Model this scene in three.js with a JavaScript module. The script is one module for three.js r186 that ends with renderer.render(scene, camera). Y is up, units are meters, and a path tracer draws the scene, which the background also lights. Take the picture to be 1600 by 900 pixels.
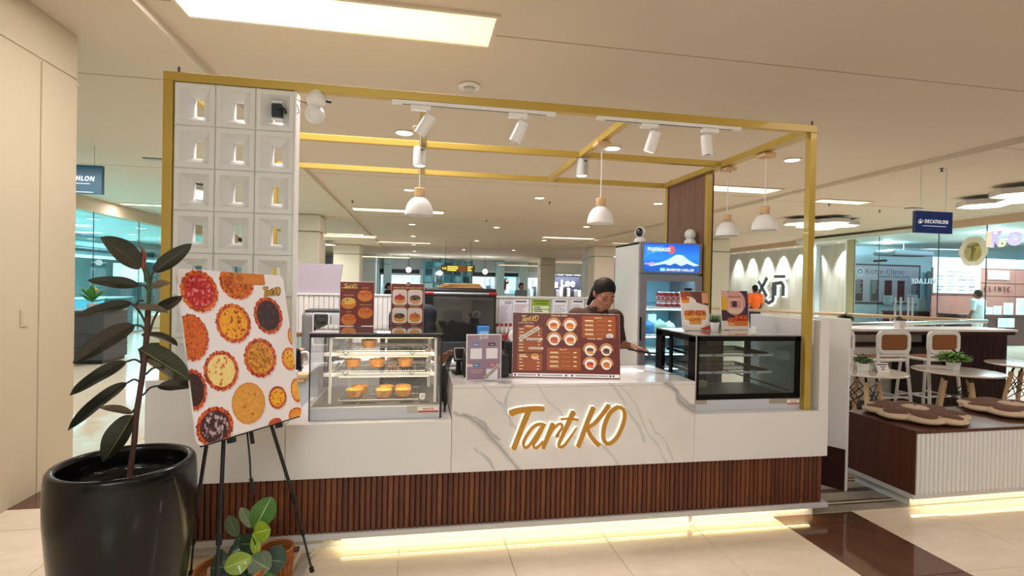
import * as THREE from 'three';
import { RoundedBoxGeometry } from 'three/addons/geometries/RoundedBoxGeometry.js';
import { mergeGeometries, mergeVertices, toCreasedNormals } from 'three/addons/utils/BufferGeometryUtils.js';
import { MarchingCubes } from 'three/addons/objects/MarchingCubes.js';
import { RectAreaLightUniformsLib } from 'three/addons/lights/RectAreaLightUniformsLib.js';
import { FontLoader } from 'three/addons/loaders/FontLoader.js';
import { TextGeometry } from 'three/addons/geometries/TextGeometry.js';

// ---------------------------------------------------------------- camera, light, exposure
const scene = new THREE.Scene();
const camera = new THREE.PerspectiveCamera(57.8, 1600 / 900, 0.05, 200);
const RIGHT = new THREE.Vector3(0.98362, 0.01992, 0.17914), UP = new THREE.Vector3(-0.01804, 0.99976, -0.01208), BACK = new THREE.Vector3(-0.17934, 0.00865, 0.98375);
camera.position.set(0, 1.6, 3.175);
camera.quaternion.setFromRotationMatrix(new THREE.Matrix4().makeBasis(RIGHT, UP, BACK));
scene.add(camera);
const renderer = new THREE.WebGLRenderer({ antialias: true });
renderer.toneMapping = THREE.LinearToneMapping;
renderer.toneMappingExposure = 1.13;
renderer.shadowMap.enabled = true;
scene.background = new THREE.Color(0.02, 0.02, 0.02);
RectAreaLightUniformsLib.init();
const WARM = new THREE.Color(1.0, 0.915, 0.94), NEUTRAL = new THREE.Color(1.0, 0.985, 0.97), SOFTCOOL = new THREE.Color(0.86, 0.98, 1.06), COOL = new THREE.Color(0.72, 0.9, 1.0);
const PANEL_L = 24, DOWN_I = 15, TROFFER_L = 11;
const CEIL = 3.5;

// ---------------------------------------------------------------- helpers
let seed = 12345;
const rnd = () => { seed = (seed * 1664525 + 1013904223) >>> 0; return seed / 4294967296; };
const rr = (a, b) => a + (b - a) * rnd();
const V = (x, y, z) => new THREE.Vector3(x, y, z);
const VA = (a) => new THREE.Vector3(a[0], a[1], a[2]);
const ORD = ['first', 'second', 'third', 'fourth', 'fifth', 'sixth', 'seventh', 'eighth', 'ninth', 'tenth'];
const used = new Map();
function numbered(name) { const n = used.get(name) || 0; used.set(name, n + 1); return n ? name + '_' + String(n).padStart(3, '0') : name; }
const shade = (m) => { m.castShadow = true; m.receiveShadow = true; return m; };
function thing(name, label, category, pos = [0, 0, 0], turn = 0, group) {
  const o = new THREE.Group(); o.name = numbered(name); scene.add(o);
  o.position.set(...pos); o.rotation.y = turn; o.userData = { label, category };
  if (group) o.userData.group = group;
  return o;
}
function part(parent, name, geo, mat) { const m = shade(new THREE.Mesh(Array.isArray(geo) ? merge(geo) : geo, mat)); m.name = name; parent.add(m); return m; }
function solo(name, label, category, geo, mat, group) {
  const m = shade(new THREE.Mesh(Array.isArray(geo) ? merge(geo) : geo, mat)); m.name = numbered(name); scene.add(m); m.userData = { label, category };
  if (group) m.userData.group = group;
  return m;
}
function struct(name, geo, mat) { const m = shade(new THREE.Mesh(Array.isArray(geo) ? merge(geo) : geo, mat)); m.name = numbered(name); m.userData = { kind: 'structure' }; scene.add(m); return m; }
function copyOf(src, label, pos, turn, group) {
  const c = src.clone(); c.name = numbered(src.name.replace(/_\d{3}$/, '')); scene.add(c); c.userData = { ...src.userData, label };
  if (pos) c.position.set(...pos);
  if (turn !== undefined) c.rotation.y = turn;
  if (group) c.userData.group = group;
  return c;
}
function flat(g) {
  let o = g.index ? g.toNonIndexed() : g;
  for (const k of Object.keys(o.attributes)) if (!['position', 'normal', 'uv'].includes(k)) o.deleteAttribute(k);
  if (!o.attributes.uv) o.setAttribute('uv', new THREE.BufferAttribute(new Float32Array(o.attributes.position.count * 2), 2));
  o.morphAttributes = {};
  return o;
}
function merge(list) { return list.length === 1 ? list[0] : mergeGeometries(list.map(flat)); }
const box = (w, h, d, x = 0, y = 0, z = 0) => new THREE.BoxGeometry(w, h, d).translate(x, y, z);
const rbox = (w, h, d, r, x = 0, y = 0, z = 0, s = 2) => new RoundedBoxGeometry(w, h, d, s, Math.min(r, w / 2.01, h / 2.01, d / 2.01)).translate(x, y, z);
// box from corner to corner
const bb = (x0, x1, y0, y1, z0, z1) => box(Math.abs(x1 - x0), Math.abs(y1 - y0), Math.abs(z1 - z0), (x0 + x1) / 2, (y0 + y1) / 2, (z0 + z1) / 2);
const rbb = (x0, x1, y0, y1, z0, z1, r) => rbox(Math.abs(x1 - x0), Math.abs(y1 - y0), Math.abs(z1 - z0), r, (x0 + x1) / 2, (y0 + y1) / 2, (z0 + z1) / 2);
const cyl = (r0, r1, h, x = 0, y = 0, z = 0, n = 24) => new THREE.CylinderGeometry(r1, r0, h, n).translate(x, y, z);
function bar(a, b, r, r2 = r, n = 10) {
  const d = new THREE.Vector3().subVectors(b, a), L = d.length();
  const g = new THREE.CylinderGeometry(r2, r, L, n); g.translate(0, L / 2, 0);
  g.applyQuaternion(new THREE.Quaternion().setFromUnitVectors(V(0, 1, 0), d.normalize())); g.translate(a.x, a.y, a.z); return g;
}
function beam(a, b, w, h) {
  const d = new THREE.Vector3().subVectors(b, a), L = d.length(); const g = new THREE.BoxGeometry(w, L, h); g.translate(0, L / 2, 0);
  g.applyQuaternion(new THREE.Quaternion().setFromUnitVectors(V(0, 1, 0), d.normalize())); g.translate(a.x, a.y, a.z); return g;
}
const tube = (pts, r, n = 24, k = 8) => new THREE.TubeGeometry(new THREE.CatmullRomCurve3(pts.map((p) => (Array.isArray(p) ? VA(p) : p))), n, r, k, false);
const lathe = (prof, n = 40) => new THREE.LatheGeometry(prof.map((p) => new THREE.Vector2(p[0], p[1])), n);
// planar texture coordinates in metres, by the face direction
function metreUV(g) {
  const o = flat(g), p = o.attributes.position, n = o.attributes.normal, uv = o.attributes.uv;
  for (let i = 0; i < p.count; i++) {
    const ax = Math.abs(n.getX(i)), ay = Math.abs(n.getY(i)), az = Math.abs(n.getZ(i));
    if (ay >= ax && ay >= az) uv.setXY(i, p.getX(i), -p.getZ(i)); else if (az >= ax) uv.setXY(i, p.getX(i), p.getY(i)); else uv.setXY(i, -p.getZ(i), p.getY(i));
  }
  return o;
}
function roundRect(w, h, r) {
  const s = new THREE.Shape(), x = -w / 2, y = -h / 2;
  s.moveTo(x + r, y); s.lineTo(x + w - r, y); s.absarc(x + w - r, y + r, r, -Math.PI / 2, 0); s.lineTo(x + w, y + h - r); s.absarc(x + w - r, y + h - r, r, 0, Math.PI / 2);
  s.lineTo(x + r, y + h); s.absarc(x + r, y + h - r, r, Math.PI / 2, Math.PI); s.lineTo(x, y + r); s.absarc(x + r, y + r, r, Math.PI, Math.PI * 1.5); return s;
}
const extr = (shape, depth, bevel = 0, curve = 10) => new THREE.ExtrudeGeometry(shape, { depth, bevelEnabled: bevel > 0, bevelThickness: bevel, bevelSize: bevel, bevelSegments: 2, curveSegments: curve });
// a printed sheet: front face (0..1 uv) of size w x h, centred at the origin, facing +z
const sheet = (w, h) => new THREE.PlaneGeometry(w, h);

// ---------------------------------------------------------------- procedural textures
const canvas = (w, h) => { const c = document.createElement('canvas'); c.width = w; c.height = h; return [c, c.getContext('2d')]; };
function texOf(c, srgb = true, rep) {
  const t = new THREE.CanvasTexture(c); if (srgb) t.colorSpace = THREE.SRGBColorSpace;
  t.wrapS = t.wrapT = THREE.RepeatWrapping; t.magFilter = THREE.LinearFilter; if (rep) t.repeat.set(rep[0], rep[1]); return t;
}
function hash2(x, y, s) { let h = (x * 374761393 + y * 668265263 + s * 974634777) | 0; h = Math.imul(h ^ (h >>> 13), 1274126177); return ((h ^ (h >>> 16)) >>> 0) / 4294967296; }
function vnoise(x, y, s = 1, px = 1e9, py = 1e9) {
  const xi = Math.floor(x), yi = Math.floor(y), fx = x - xi, fy = y - yi, u = fx * fx * (3 - 2 * fx), v = fy * fy * (3 - 2 * fy), m = (a, p) => ((a % p) + p) % p;
  const a = hash2(m(xi, px), m(yi, py), s), b = hash2(m(xi + 1, px), m(yi, py), s), c = hash2(m(xi, px), m(yi + 1, py), s), d = hash2(m(xi + 1, px), m(yi + 1, py), s);
  return a + (b - a) * u + (c - a) * v + (a - b - c + d) * u * v;
}
function fbm(x, y, s, o = 4, px = 1e9, py = 1e9) { let t = 0, a = 0.5, n = 0; for (let i = 0; i < o; i++) { t += a * vnoise(x, y, s + i, px, py); n += a; a *= 0.5; x *= 2; y *= 2; px *= 2; py *= 2; } return t / n; }
function paintPixels(w, h, fn, srgb = true) {
  const [c, g] = canvas(w, h), im = g.createImageData(w, h);
  for (let y = 0; y < h; y++) for (let x = 0; x < w; x++) { const v = fn(x, y), i = (y * w + x) * 4; im.data[i] = v[0]; im.data[i + 1] = v[1]; im.data[i + 2] = v[2]; im.data[i + 3] = 255; }
  g.putImageData(im, 0, 0); return c;
}
const mix = (a, b, t) => a.map((v, i) => v + (b[i] - v) * t);
function woodCanvas(a, b, s, w = 256, h = 512) {           // grain runs along y
  return paintPixels(w, h, (x, y) => {
    const n = fbm(x / 10, y / 110, s, 4, w / 10 | 0, 1e9), f = fbm(x / 3, y / 60, s + 9, 3), st = Math.abs(Math.sin((x / 14 + n * 7)));
    return mix(a, b, Math.min(1, 0.55 * n + 0.3 * f + 0.25 * st - 0.05));
  });
}
// ---------------------------------------------------------------- materials
const std = (color, rough = 0.6, metal = 0, extra = {}) => new THREE.MeshStandardMaterial({ color, roughness: rough, metalness: metal, ...extra });
const phys = (o) => new THREE.MeshPhysicalMaterial(o);
const glow = (color, k) => new THREE.MeshStandardMaterial({ color: 0xffffff, roughness: 0.6, emissive: color, emissiveIntensity: k });
const M = {};
M.paint = std(0xe9e2d8, 0.75); M.column = std(0xe0d6c2, 0.7); M.pier = std(0xc8bb9f, 0.75);
M.ceil = std(0xd4c8b7, 0.85); M.ceilSide = std(0xd6cbb8, 0.85); M.header = std(0xcdb79c, 0.7);
M.white = phys({ color: 0xe4e0dc, roughness: 0.35, clearcoat: 0.2, clearcoatRoughness: 0.3 });
M.whiteMatte = std(0xe8e6e2, 0.6); M.plastic = std(0xf0efec, 0.35); M.plasticGrey = std(0xc9c7c4, 0.4);
M.block = std(0xe2e2df, 0.55);
M.gold = phys({ color: 0xc0a24a, roughness: 0.36, metalness: 0.35, clearcoat: 0.15 });
M.goldLetter = std(0xc9933a, 0.35, 0.35);
M.black = std(0x111112, 0.35); M.blackGloss = phys({ color: 0x0c0c0d, roughness: 0.12, clearcoat: 1, clearcoatRoughness: 0.05 }); M.blackMatte = std(0x1a1918, 0.75);
M.steel = std(0xb9bbbd, 0.32, 0.85); M.chrome = std(0xd6d6d6, 0.15, 1); M.greyMetal = std(0x8e9092, 0.42, 0.35); M.steelDark = std(0x4b4c4e, 0.4, 0.6);
M.glass = phys({ color: 0xffffff, roughness: 0, transmission: 1, thickness: 0, ior: 1.45 });
M.glassTeal = phys({ color: 0xc4e6ea, roughness: 0, transmission: 1, thickness: 0, ior: 1.45 });
M.glassGreen = phys({ color: 0xe4eeee, roughness: 0, transmission: 1, thickness: 0, ior: 1.45 });
M.glassDark = phys({ color: 0x15181a, roughness: 0.03, metalness: 0, clearcoat: 1, clearcoatRoughness: 0.02 });
M.red = std(0xb01c20, 0.35); M.paper = std(0xf1efec, 0.8); M.rubber = std(0x161616, 0.8);
M.skin = std(0x94624a, 0.6); M.hair = phys({ color: 0x14100e, roughness: 0.7, specularIntensity: 0.5 }); M.caseBlack = phys({ color: 0x060606, roughness: 0.5, specularIntensity: 0.3 }); M.shirtBrown = std(0x3b2118, 0.85); M.darkCloth = std(0x17161a, 0.9);
const woodSrc = [woodCanvas([64, 29, 15], [132, 72, 40], 3), woodCanvas([72, 36, 19], [146, 84, 47], 17), woodCanvas([54, 24, 12], [112, 58, 32], 41)];
M.slat = woodSrc.map((c) => std(0xffffff, 0.45, 0, { map: texOf(c, true, [5, 2]) }));
M.walnut = std(0xffffff, 0.42, 0, { map: texOf(woodCanvas([64, 32, 20], [104, 58, 38], 77), true, [1.6, 0.9]) });
M.walnutDark = std(0xb09088, 0.4, 0, { map: texOf(woodCanvas([58, 30, 22], [86, 50, 38], 78), true, [1.6, 0.9]) });
M.oak = std(0xffffff, 0.5, 0, { map: texOf(woodCanvas([212, 172, 126], [230, 196, 152], 91), true, [8, 4]) });

// ---------------------------------------------------------------- floor
const PITCH = 0.6405, TX = -0.076, TZ = 0.077;
const creamTile = (s) => paintPixels(256, 256, (x, y) => { const n = fbm(x / 70, y / 26, s, 4), f = fbm(x / 12, y / 12, s + 5, 3); return mix([243, 228, 206], [226, 208, 182], Math.min(1, 0.75 * n + 0.3 * f)); });
const floorRough = texOf(paintPixels(128, 128, (x, y) => { const v = 8 + 15 * fbm(x / 16, y / 16, 61, 3, 8, 8); return [v, v, v]; }), false);
const tileMats = [11, 23, 37].map((s) => phys({ map: texOf(creamTile(s)), roughness: 1, roughnessMap: floorRough, specularIntensity: 0.9 }));
const brownTileMat = phys({ map: texOf(paintPixels(256, 256, (x, y) => mix([108, 74, 54], [88, 58, 42], fbm(x / 50, y / 40, 71, 4)))), roughness: 1, roughnessMap: floorRough });
const floorMap = texOf((() => { const [c, g] = canvas(512, 512); g.drawImage(creamTile(53), 0, 0, 512, 512); g.fillStyle = '#8f7d66'; g.fillRect(0, 0, 512, 3); g.fillRect(0, 0, 3, 512); return c; })());
floorMap.repeat.set(1 / PITCH, 1 / PITCH); floorMap.offset.set(-TX / PITCH, TZ / PITCH);
const floor = struct('floor', metreUV(bb(-26, 34, -0.3, -0.006, -50, 12)), phys({ map: floorMap, roughness: 0.16 }));
{
  const g = metreUV(rbox(PITCH - 0.004, 0.012, PITCH - 0.004, 0.0015, 0, 0, 0, 1)).toNonIndexed();
  const uv = g.attributes.uv; for (let i = 0; i < uv.count; i++) uv.setXY(i, uv.getX(i) / PITCH + 0.5, uv.getY(i) / PITCH + 0.5);
  let n = 0;
  for (let j = -9; j <= 3; j++) for (let i = -9; i <= 13; i++) {
    const x0 = TX + i * PITCH, z0 = TZ + (j - 1) * PITCH, xc = x0 + PITCH / 2, zc = z0 + PITCH / 2;
    if (xc > -1.4 && xc < 2.7 && z0 < -0.6) continue;                                 // under the kiosk
    if (xc > 2.4 && xc < 3.75 && z0 < 0 && z0 > -3.1) continue;                        // inlaid strip between kiosk and bench
    if (xc > 3.8 && xc < 6.2 && z0 < -0.2 && z0 > -0.7) continue;                       // under the bench
    const brown = i === 4 && z0 > 0, band = xc < -1.85 && Math.abs(zc + 0.884) < 0.1;
    const far = Math.hypot(xc, zc - 3.2);
    if (far > 9.5 || zc > 2.2) continue;
    if (band) { part(floor, 'tile', metreUV(bb(x0 + 0.002, x0 + PITCH - 0.002, -0.012, 0, -0.888, z0 + PITCH - 0.002)), tileMats[i & 1]); part(floor, 'tile', metreUV(bb(x0 + 0.002, x0 + PITCH - 0.002, -0.012, 0, z0 + 0.002, -0.892)), brownTileMat); continue; }
    const m = new THREE.Mesh(g, brown ? brownTileMat : tileMats[(i * 7 + j * 13 + 400) % 3]); m.name = 'tile'; m.receiveShadow = true;
    m.position.set(xc, -0.006, zc); m.rotation.y = Math.PI * ((i + 2 * j + 40) % 2); floor.add(m); n++;
  }
  // the inlaid strip: grey marble slabs with dark and cream bands
  const greyStone = std(0xffffff, 0.18, 0, { map: texOf(paintPixels(256, 128, (x, y) => mix([176, 164, 146], [128, 118, 106], Math.pow(fbm(x / 40, y / 14, 81, 5), 1.3)))) });
  const darkStone = std(0x3a2b22, 0.2), creamLine = std(0xd8c7a6, 0.25);
  part(floor, 'tile', metreUV(bb(2.486, 3.124, -0.012, 0, -0.078, TZ - 0.002)), brownTileMat);
  part(floor, 'tile', bb(3.128, 3.765, -0.012, 0, -0.088, TZ - 0.002), tileMats[1]);
  for (const [za, zb] of [[-0.092, -0.30], [-0.302, -0.62], [-0.622, -1.1], [-1.102, -1.7], [-1.702, -2.4], [-2.402, -3.1]]) part(floor, 'slab', metreUV(bb(2.46, 3.765, -0.012, 0, za, zb)), greyStone);
  for (const [x0, x1, za, zb, m] of [[2.5, 3.62, -0.192, -0.212, darkStone], [2.5, 3.66, -0.214, -0.236, creamLine], [2.5, 3.7, -0.238, -0.262, darkStone], [2.5, 3.70, -0.405, -0.47, darkStone],
    [2.5, 3.68, -0.60, -0.62, darkStone], [2.5, 3.70, -0.622, -0.645, creamLine], [2.5, 3.72, -0.647, -0.668, darkStone], [2.5, 3.68, -0.88, -0.95, darkStone]]) part(floor, 'inlay_strip', bb(x0, x1, -0.01, 0.0008, za, zb), m);
}
// ---------------------------------------------------------------- ceiling: middle field with a shallow step down to the side fields
const ceiling = struct('ceiling', bb(-1.96, 7.42, CEIL + 0.06, CEIL + 0.3, -50, 12), M.ceil);
part(ceiling, 'side_field', bb(-26, -1.96, CEIL, CEIL + 0.3, -50, 12), M.ceil);
part(ceiling, 'side_field', bb(7.42, 34, CEIL, CEIL + 0.3, -50, 12), M.ceil);
const seamMat = std(0xa8927a, 0.9);
for (const z of [-0.93, -6.9, -13.2, -19.6, -26]) part(ceiling, 'seam', bb(-1.9, 7.3, CEIL + 0.057, CEIL + 0.061, z, z - 0.006), seamMat);
for (const z of [-2.4, -6.9, -13.2]) { part(ceiling, 'seam', bb(-12, -2, CEIL - 0.003, CEIL + 0.001, z, z - 0.008), seamMat); part(ceiling, 'seam', bb(7.5, 20, CEIL - 0.003, CEIL + 0.001, z, z - 0.008), seamMat); }
part(ceiling, 'edge_bead', bb(-1.985, -1.955, CEIL - 0.012, CEIL + 0.062, -50, 12), M.ceilSide);
part(ceiling, 'edge_bead', bb(7.415, 7.445, CEIL - 0.012, CEIL + 0.062, -50, 12), M.ceilSide);
// outer walls of the hall
struct('wall_back', bb(-26, 34, 0, CEIL, 11.7, 12), M.paint);
struct('wall_left', bb(-26, -25.7, 0, CEIL, -50, 12), M.paint);
struct('wall_right', bb(33.7, 34, 0, CEIL, -50, 12), M.paint);

// ---------------------------------------------------------------- lights in the ceiling
const panelDaylightTint = texOf(paintPixels(256, 64, (x, y) => { const u = x / 256, v = y / 64, b = Math.exp(-Math.pow((v - 0.93 + 0.1 * u) / 0.16, 2)) * (u < 0.5 ? Math.min(1, 1.25 - 1.3 * u) : 0.0); let c = mix([255, 243, 222], [255, 238, 190], u * 0.8 + 0.2 * v); if (u > 0.5) c = mix(c, [255, 232, 165], Math.min(1, Math.exp(-(1 - u) * 9) + Math.exp(-(1 - Math.abs(v - 0.5) * 2) * 7))); return mix(c, [214, 232, 246], b); }));  // bluish band is reflected daylight put into the glow colour
function lampPanel(x0, x1, z0, z1, y, L, color, label, group, glowK = 1.25, glowColor = 0xfff2d2, pic) {
  const t = thing('ceiling_panel_light', label, 'ceiling light', [(x0 + x1) / 2, y, (z0 + z1) / 2], 0, group);
  const w = x1 - x0, d = z1 - z0, f = 0.03;
  part(t, 'frame', [bb(-w / 2 - f, w / 2 + f, -0.006, 0.02, -d / 2 - f, -d / 2), bb(-w / 2 - f, w / 2 + f, -0.006, 0.02, d / 2, d / 2 + f), bb(-w / 2 - f, -w / 2, -0.006, 0.02, -d / 2, d / 2), bb(w / 2, w / 2 + f, -0.006, 0.02, -d / 2, d / 2)], M.ceilSide);
  const gm = glow(glowColor, glowK); if (pic) gm.emissiveMap = pic;
  const df = bb(-w / 2, w / 2, 0.004, 0.02, -d / 2, d / 2); if (pic) { const p = df.attributes.position, u = df.attributes.uv; for (let i = 0; i < p.count; i++) u.setXY(i, p.getX(i) / w + 0.5, p.getZ(i) / d + 0.5); }
  part(t, 'diffuser', df, gm);
  const l = new THREE.RectAreaLight(color, L, w, d); l.name = 'panel_lamp'; l.rotation.x = -Math.PI / 2; l.position.y = -0.012; t.add(l);
  return t;
}
const CY = CEIL + 0.06 - 0.016;
lampPanel(-1.71, 0.54, -1.115, -0.63, CY, PANEL_L, WARM, 'large luminous ceiling panel above the front of the kiosk, upper left', undefined, 0.88, 0xffffff, panelDaylightTint);
lampPanel(4.95, 7.0, -6.45, -5.95, CY, PANEL_L * 0.6, WARM, 'luminous ceiling panel behind the pair of right-hand pendant lamps', undefined);
lampPanel(-1.75, 0.7, -11.9, -11.35, CY, PANEL_L * 0.42, WARM, 'luminous ceiling panel behind the left pendant lamp');
lampPanel(-1.95 + 0.05, 0.62, -23.9, -23.3, CY, PANEL_L * 0.45, NEUTRAL, 'distant luminous ceiling strip left of the small ceiling downlights');
lampPanel(5.1, 7.3, -18.2, -17.6, CY, PANEL_L * 0.42, WARM, 'luminous ceiling panel above the head of the staff member');
lampPanel(-1.71, 0.54, 4.3, 4.8, CY, PANEL_L * 1.25, SOFTCOOL, 'added unseen luminous ceiling panel behind the viewer, on the left');  // this panel and the next three are added, unseen, to light the kiosk
lampPanel(4.0, 6.4, 2.2, 2.7, CY, PANEL_L * 0.3, WARM, 'added unseen luminous ceiling panel nearer than the frame, on the right');
lampPanel(-1.71, 0.54, 8.8, 9.3, CY, PANEL_L * 1.25, SOFTCOOL, 'added unseen luminous ceiling panel farthest behind the viewer');
lampPanel(4.0, 6.4, 7.2, 7.7, CY, PANEL_L * 0.8, WARM, 'added unseen luminous ceiling panel behind the viewer, on the right');
lampPanel(-7.7, -6.5, -12.35, -12.05, CEIL - 0.016, PANEL_L, WARM, 'narrow ceiling strip light seen between wall and plant, above the glass shop');
lampPanel(-3.65, -2.2, -19.3, -18.9, CEIL - 0.016, PANEL_L, WARM, 'narrow ceiling strip light behind the left bracket lamp');
lampPanel(8.3, 9.5, -6.75, -6.4, CEIL - 0.016, PANEL_L, WARM, 'narrow ceiling panel just right of the front gold post');
lampPanel(8.5, 9.5, -19.0, -18.7, CEIL - 0.016, PANEL_L, WARM, 'short ceiling strip right of the far downlight row');
lampPanel(-9.2, -7.2, 2.2, 2.7, CEIL - 0.016, PANEL_L * 1.6, SOFTCOOL, 'added unseen ceiling panel in the passage left of the viewer');  // off-view passage panels are added; the cool tint lights the left side
lampPanel(8.6, 11.0, 2.2, 2.7, CEIL - 0.016, PANEL_L * 0.6, WARM, 'added unseen ceiling panel over the right-hand passage, outside the frame');
// round recessed downlights
const dlRows = [[-0.2, [-3.85, -8.2, -15, -19.7, -25, -31], 'left'], [2.7, [-3.9, -8.37, -14.9, -21, -28], 'middle'], [5.55, [-3.85, -8.32, -13.6, -19.5, -27], 'right']];
for (const [x, zs, col] of dlRows) zs.forEach((z, i) => {
  const t = thing('downlight', `round recessed downlight, ${ORD[i]} from the front in the ${col} row of the ceiling`, 'downlight', [x, CEIL + 0.045, z], 0, 'round recessed ceiling downlights');
  part(t, 'trim_ring', lathe([[0.1, 0.012], [0.125, 0.012], [0.13, 0.0], [0.115, -0.004], [0.1, 0.002]], 28), M.plastic);
  part(t, 'lens', cyl(0.1, 0.1, 0.006, 0, 0.002, 0, 28), glow(0xffe6c0, 7));
  if (z > -10) { const l = new THREE.SpotLight(WARM, DOWN_I * (z < -5 ? 0.4 : 0.85), 0, 1.0, 0.8, 2); l.name = 'downlight_lamp'; l.position.set(0, -0.02, 0); l.target.position.set(0, -2, 0); l.shadow.radius = 4; t.add(l, l.target); }
});
// clusters of hexagonal light boxes hung under the side fields
function hexCluster(x, z, cells, label, r = 0.42) {
  const t = thing('hexagon_light_cluster', label, 'ceiling light', [x, 0, z]);
  const s = new THREE.Shape(); for (let k = 0; k < 6; k++) { const a = k * Math.PI / 3; k ? s.lineTo(r * Math.cos(a), r * Math.sin(a)) : s.moveTo(r, 0); }
  const side = extr(s, 0.1).rotateX(Math.PI / 2), face = extr(s, 0.006).rotateX(Math.PI / 2).scale(0.94, 1, 0.94);
  for (const [i, j] of cells) {
    const px = i * r * 1.52, pz = (j + (i & 1 ? 0.5 : 0)) * r * 1.76, h = part(t, 'light_box', side, M.plasticGrey); h.position.set(px, CEIL - 0.08, pz);
    const f = new THREE.Mesh(face, glow(0xfff0de, 2)); f.name = 'diffuser'; f.position.y = -0.101; h.add(f);
    part(t, 'hanger', cyl(0.012, 0.012, 0.08, px, CEIL - 0.04, pz, 8), M.plasticGrey);
  }
  const l = new THREE.RectAreaLight(NEUTRAL, 9, r * 4, r * 3); l.name = 'hexagon_lamp'; l.rotation.x = -Math.PI / 2; l.position.set(cells[0][0] * r * 1.5, CEIL - 0.3, 0); t.add(l);
}
hexCluster(10.55, -9.4, [[0, 0], [1, 0], [0, 1], [1, -1], [-1, 0]], 'cluster of hexagonal ceiling lights hung behind the front gold post');
hexCluster(11.0, -4.6, [[0, 0], [-1, 0], [0, -1], [1, 0]], 'cluster of hexagonal ceiling lights at the right edge of the view');
hexCluster(-4.55, -8.3, [[0, 0], [0, -1]], 'cluster of hexagonal ceiling lights behind the left gold post');
hexCluster(-5.0, -4.3, [[0, 0]], 'single hexagonal ceiling light beside the wall above the blue sign');
hexCluster(11.4, -27, [[0, 0], [1, 0], [0, 1]], 'far cluster of hexagonal ceiling lights above the dark shop');
hexCluster(-5.0, -24, [[0, 0], [1, 0], [0, 1]], 'far cluster of hexagonal ceiling lights between the two left columns');
// small ceiling fittings
{
  const t = thing('smoke_detector', 'white round detector on the ceiling above the front gold beam', 'detector', [0.476, CEIL + 0.06, -2.02]);
  part(t, 'base', lathe([[0, -0.001], [0.105, -0.001], [0.11, -0.014], [0.1, -0.03], [0, -0.03]], 32), M.plastic); part(t, 'sensor', lathe([[0, -0.03], [0.06, -0.03], [0.05, -0.055], [0, -0.06]], 24), M.plasticGrey);
  const sp = [[7.9, -3.55, 'right of the front gold post, high up'], [3.07, -8.9, 'beside the middle pendant lamp'], [-1.6, -10.2, 'above the left end of a long ceiling panel'], [2.1, -13, 'among the downlights in the middle of the ceiling'], [8.9, -6.9, 'beside the narrow ceiling panel at the right'], [10.7, -7.4, 'left of the blue hanging sign']];
  for (const [x, z, where] of sp) {
    const yy = x > -1.96 && x < 7.42 ? CEIL + 0.06 : CEIL, q = thing('sprinkler', `small dark ceiling sprinkler ${where}`, 'sprinkler', [x, yy, z]);
    part(q, 'escutcheon', cyl(0.035, 0.035, 0.006, 0, -0.003, 0, 16), M.steelDark); part(q, 'head', [cyl(0.012, 0.012, 0.04, 0, -0.025, 0, 8), cyl(0.028, 0.028, 0.004, 0, -0.05, 0, 10)], M.steelDark);
  }
  for (const [x, z, where] of [[11.1, -6.9, 'left of the blue hanging sign at right'], [11.9, -5.2, 'right of the blue hanging sign'], [-4.2, -6.2, 'above the hexagonal lights at left']]) {
    const q = thing('ceiling_vent', `small slotted ceiling vent ${where}`, 'vent', [x, CEIL, z]);
    part(q, 'frame', bb(-0.16, 0.16, -0.01, -0.001, -0.09, 0.09), M.steelDark); for (let k = -2; k <= 2; k++) part(q, 'louver', bb(-0.14, 0.14, -0.014, -0.01, k * 0.03 - 0.008, k * 0.03 + 0.008), M.plasticGrey);
  }
}
// ---------------------------------------------------------------- wall pier at the left edge of the view
{
  const w = struct('wall_pier', bb(-4.4, -2.706, 0, CEIL, -1.55, 3.4), M.pier);
  part(w, 'panel', rbb(-2.72, -2.694, 0.0, 3.145, -1.565, -1.17, 0.006), M.pier);
  part(w, 'panel', rbb(-2.72, -2.70, 0.0, 3.145, -1.16, 3.3, 0.004), M.pier);
  part(w, 'panel', rbb(-2.72, -2.694, 3.158, CEIL, -1.565, 3.3, 0.006), M.pier);
  part(w, 'corner_bead', bb(-2.73, -2.688, 3.10, 3.13, -1.57, -1.545), M.pier);
  const s = thing('wall_plate', 'blank cream wall plate on the pier at the left edge', 'wall plate', [-2.694, 1.29, -1.02]);
  part(s, 'plate', rbb(-0.006, 0.004, -0.06, 0.06, -0.035, 0.035, 0.003), M.pier); part(s, 'cover', rbb(0.004, 0.006, -0.045, 0.045, -0.022, 0.022, 0.001), M.pier);
}
// ---------------------------------------------------------------- columns of the hall
function column(label, x0, x1, z0, z1, mat = M.column) {
  const t = thing('hall_column', label, 'column', [(x0 + x1) / 2, 0, (z0 + z1) / 2]); const w = x1 - x0, d = z1 - z0;
  t.userData.kind = 'structure';
  part(t, 'shaft', rbox(w, CEIL - 0.5, d, 0.06, 0, (CEIL - 0.5) / 2, 0), mat); part(t, 'capital', rbox(w * 1.015, 0.49, d * 1.015, 0.06, 0, CEIL - 0.245, 0), mat);
  return t;
}
column('cream column behind the breeze-block screen with a bracket lamp', -4.1, -2.82, -13.9, -12.8);
column('cream column behind the orange pastry sign', -4.36, -3.0, -27, -25.5);
const bluish = std(0xdde6ea, 0.6);
column('pale column right of the cream column behind the pastry signs', -4.07, -2.95, -37, -36, bluish);
column('cream column just behind the head of the staff member', 8.43, 9.5, -22, -21);
column('narrow grey column right of the dark shop', 9.13, 9.62, -25, -24.5, bluish);
column('cream column left of the dark shop', 8.87, 10.0, -35, -34);
column('cream column between wood panel and grey shop wall', 10.9, 11.98, -16.2, -15.3);
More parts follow.
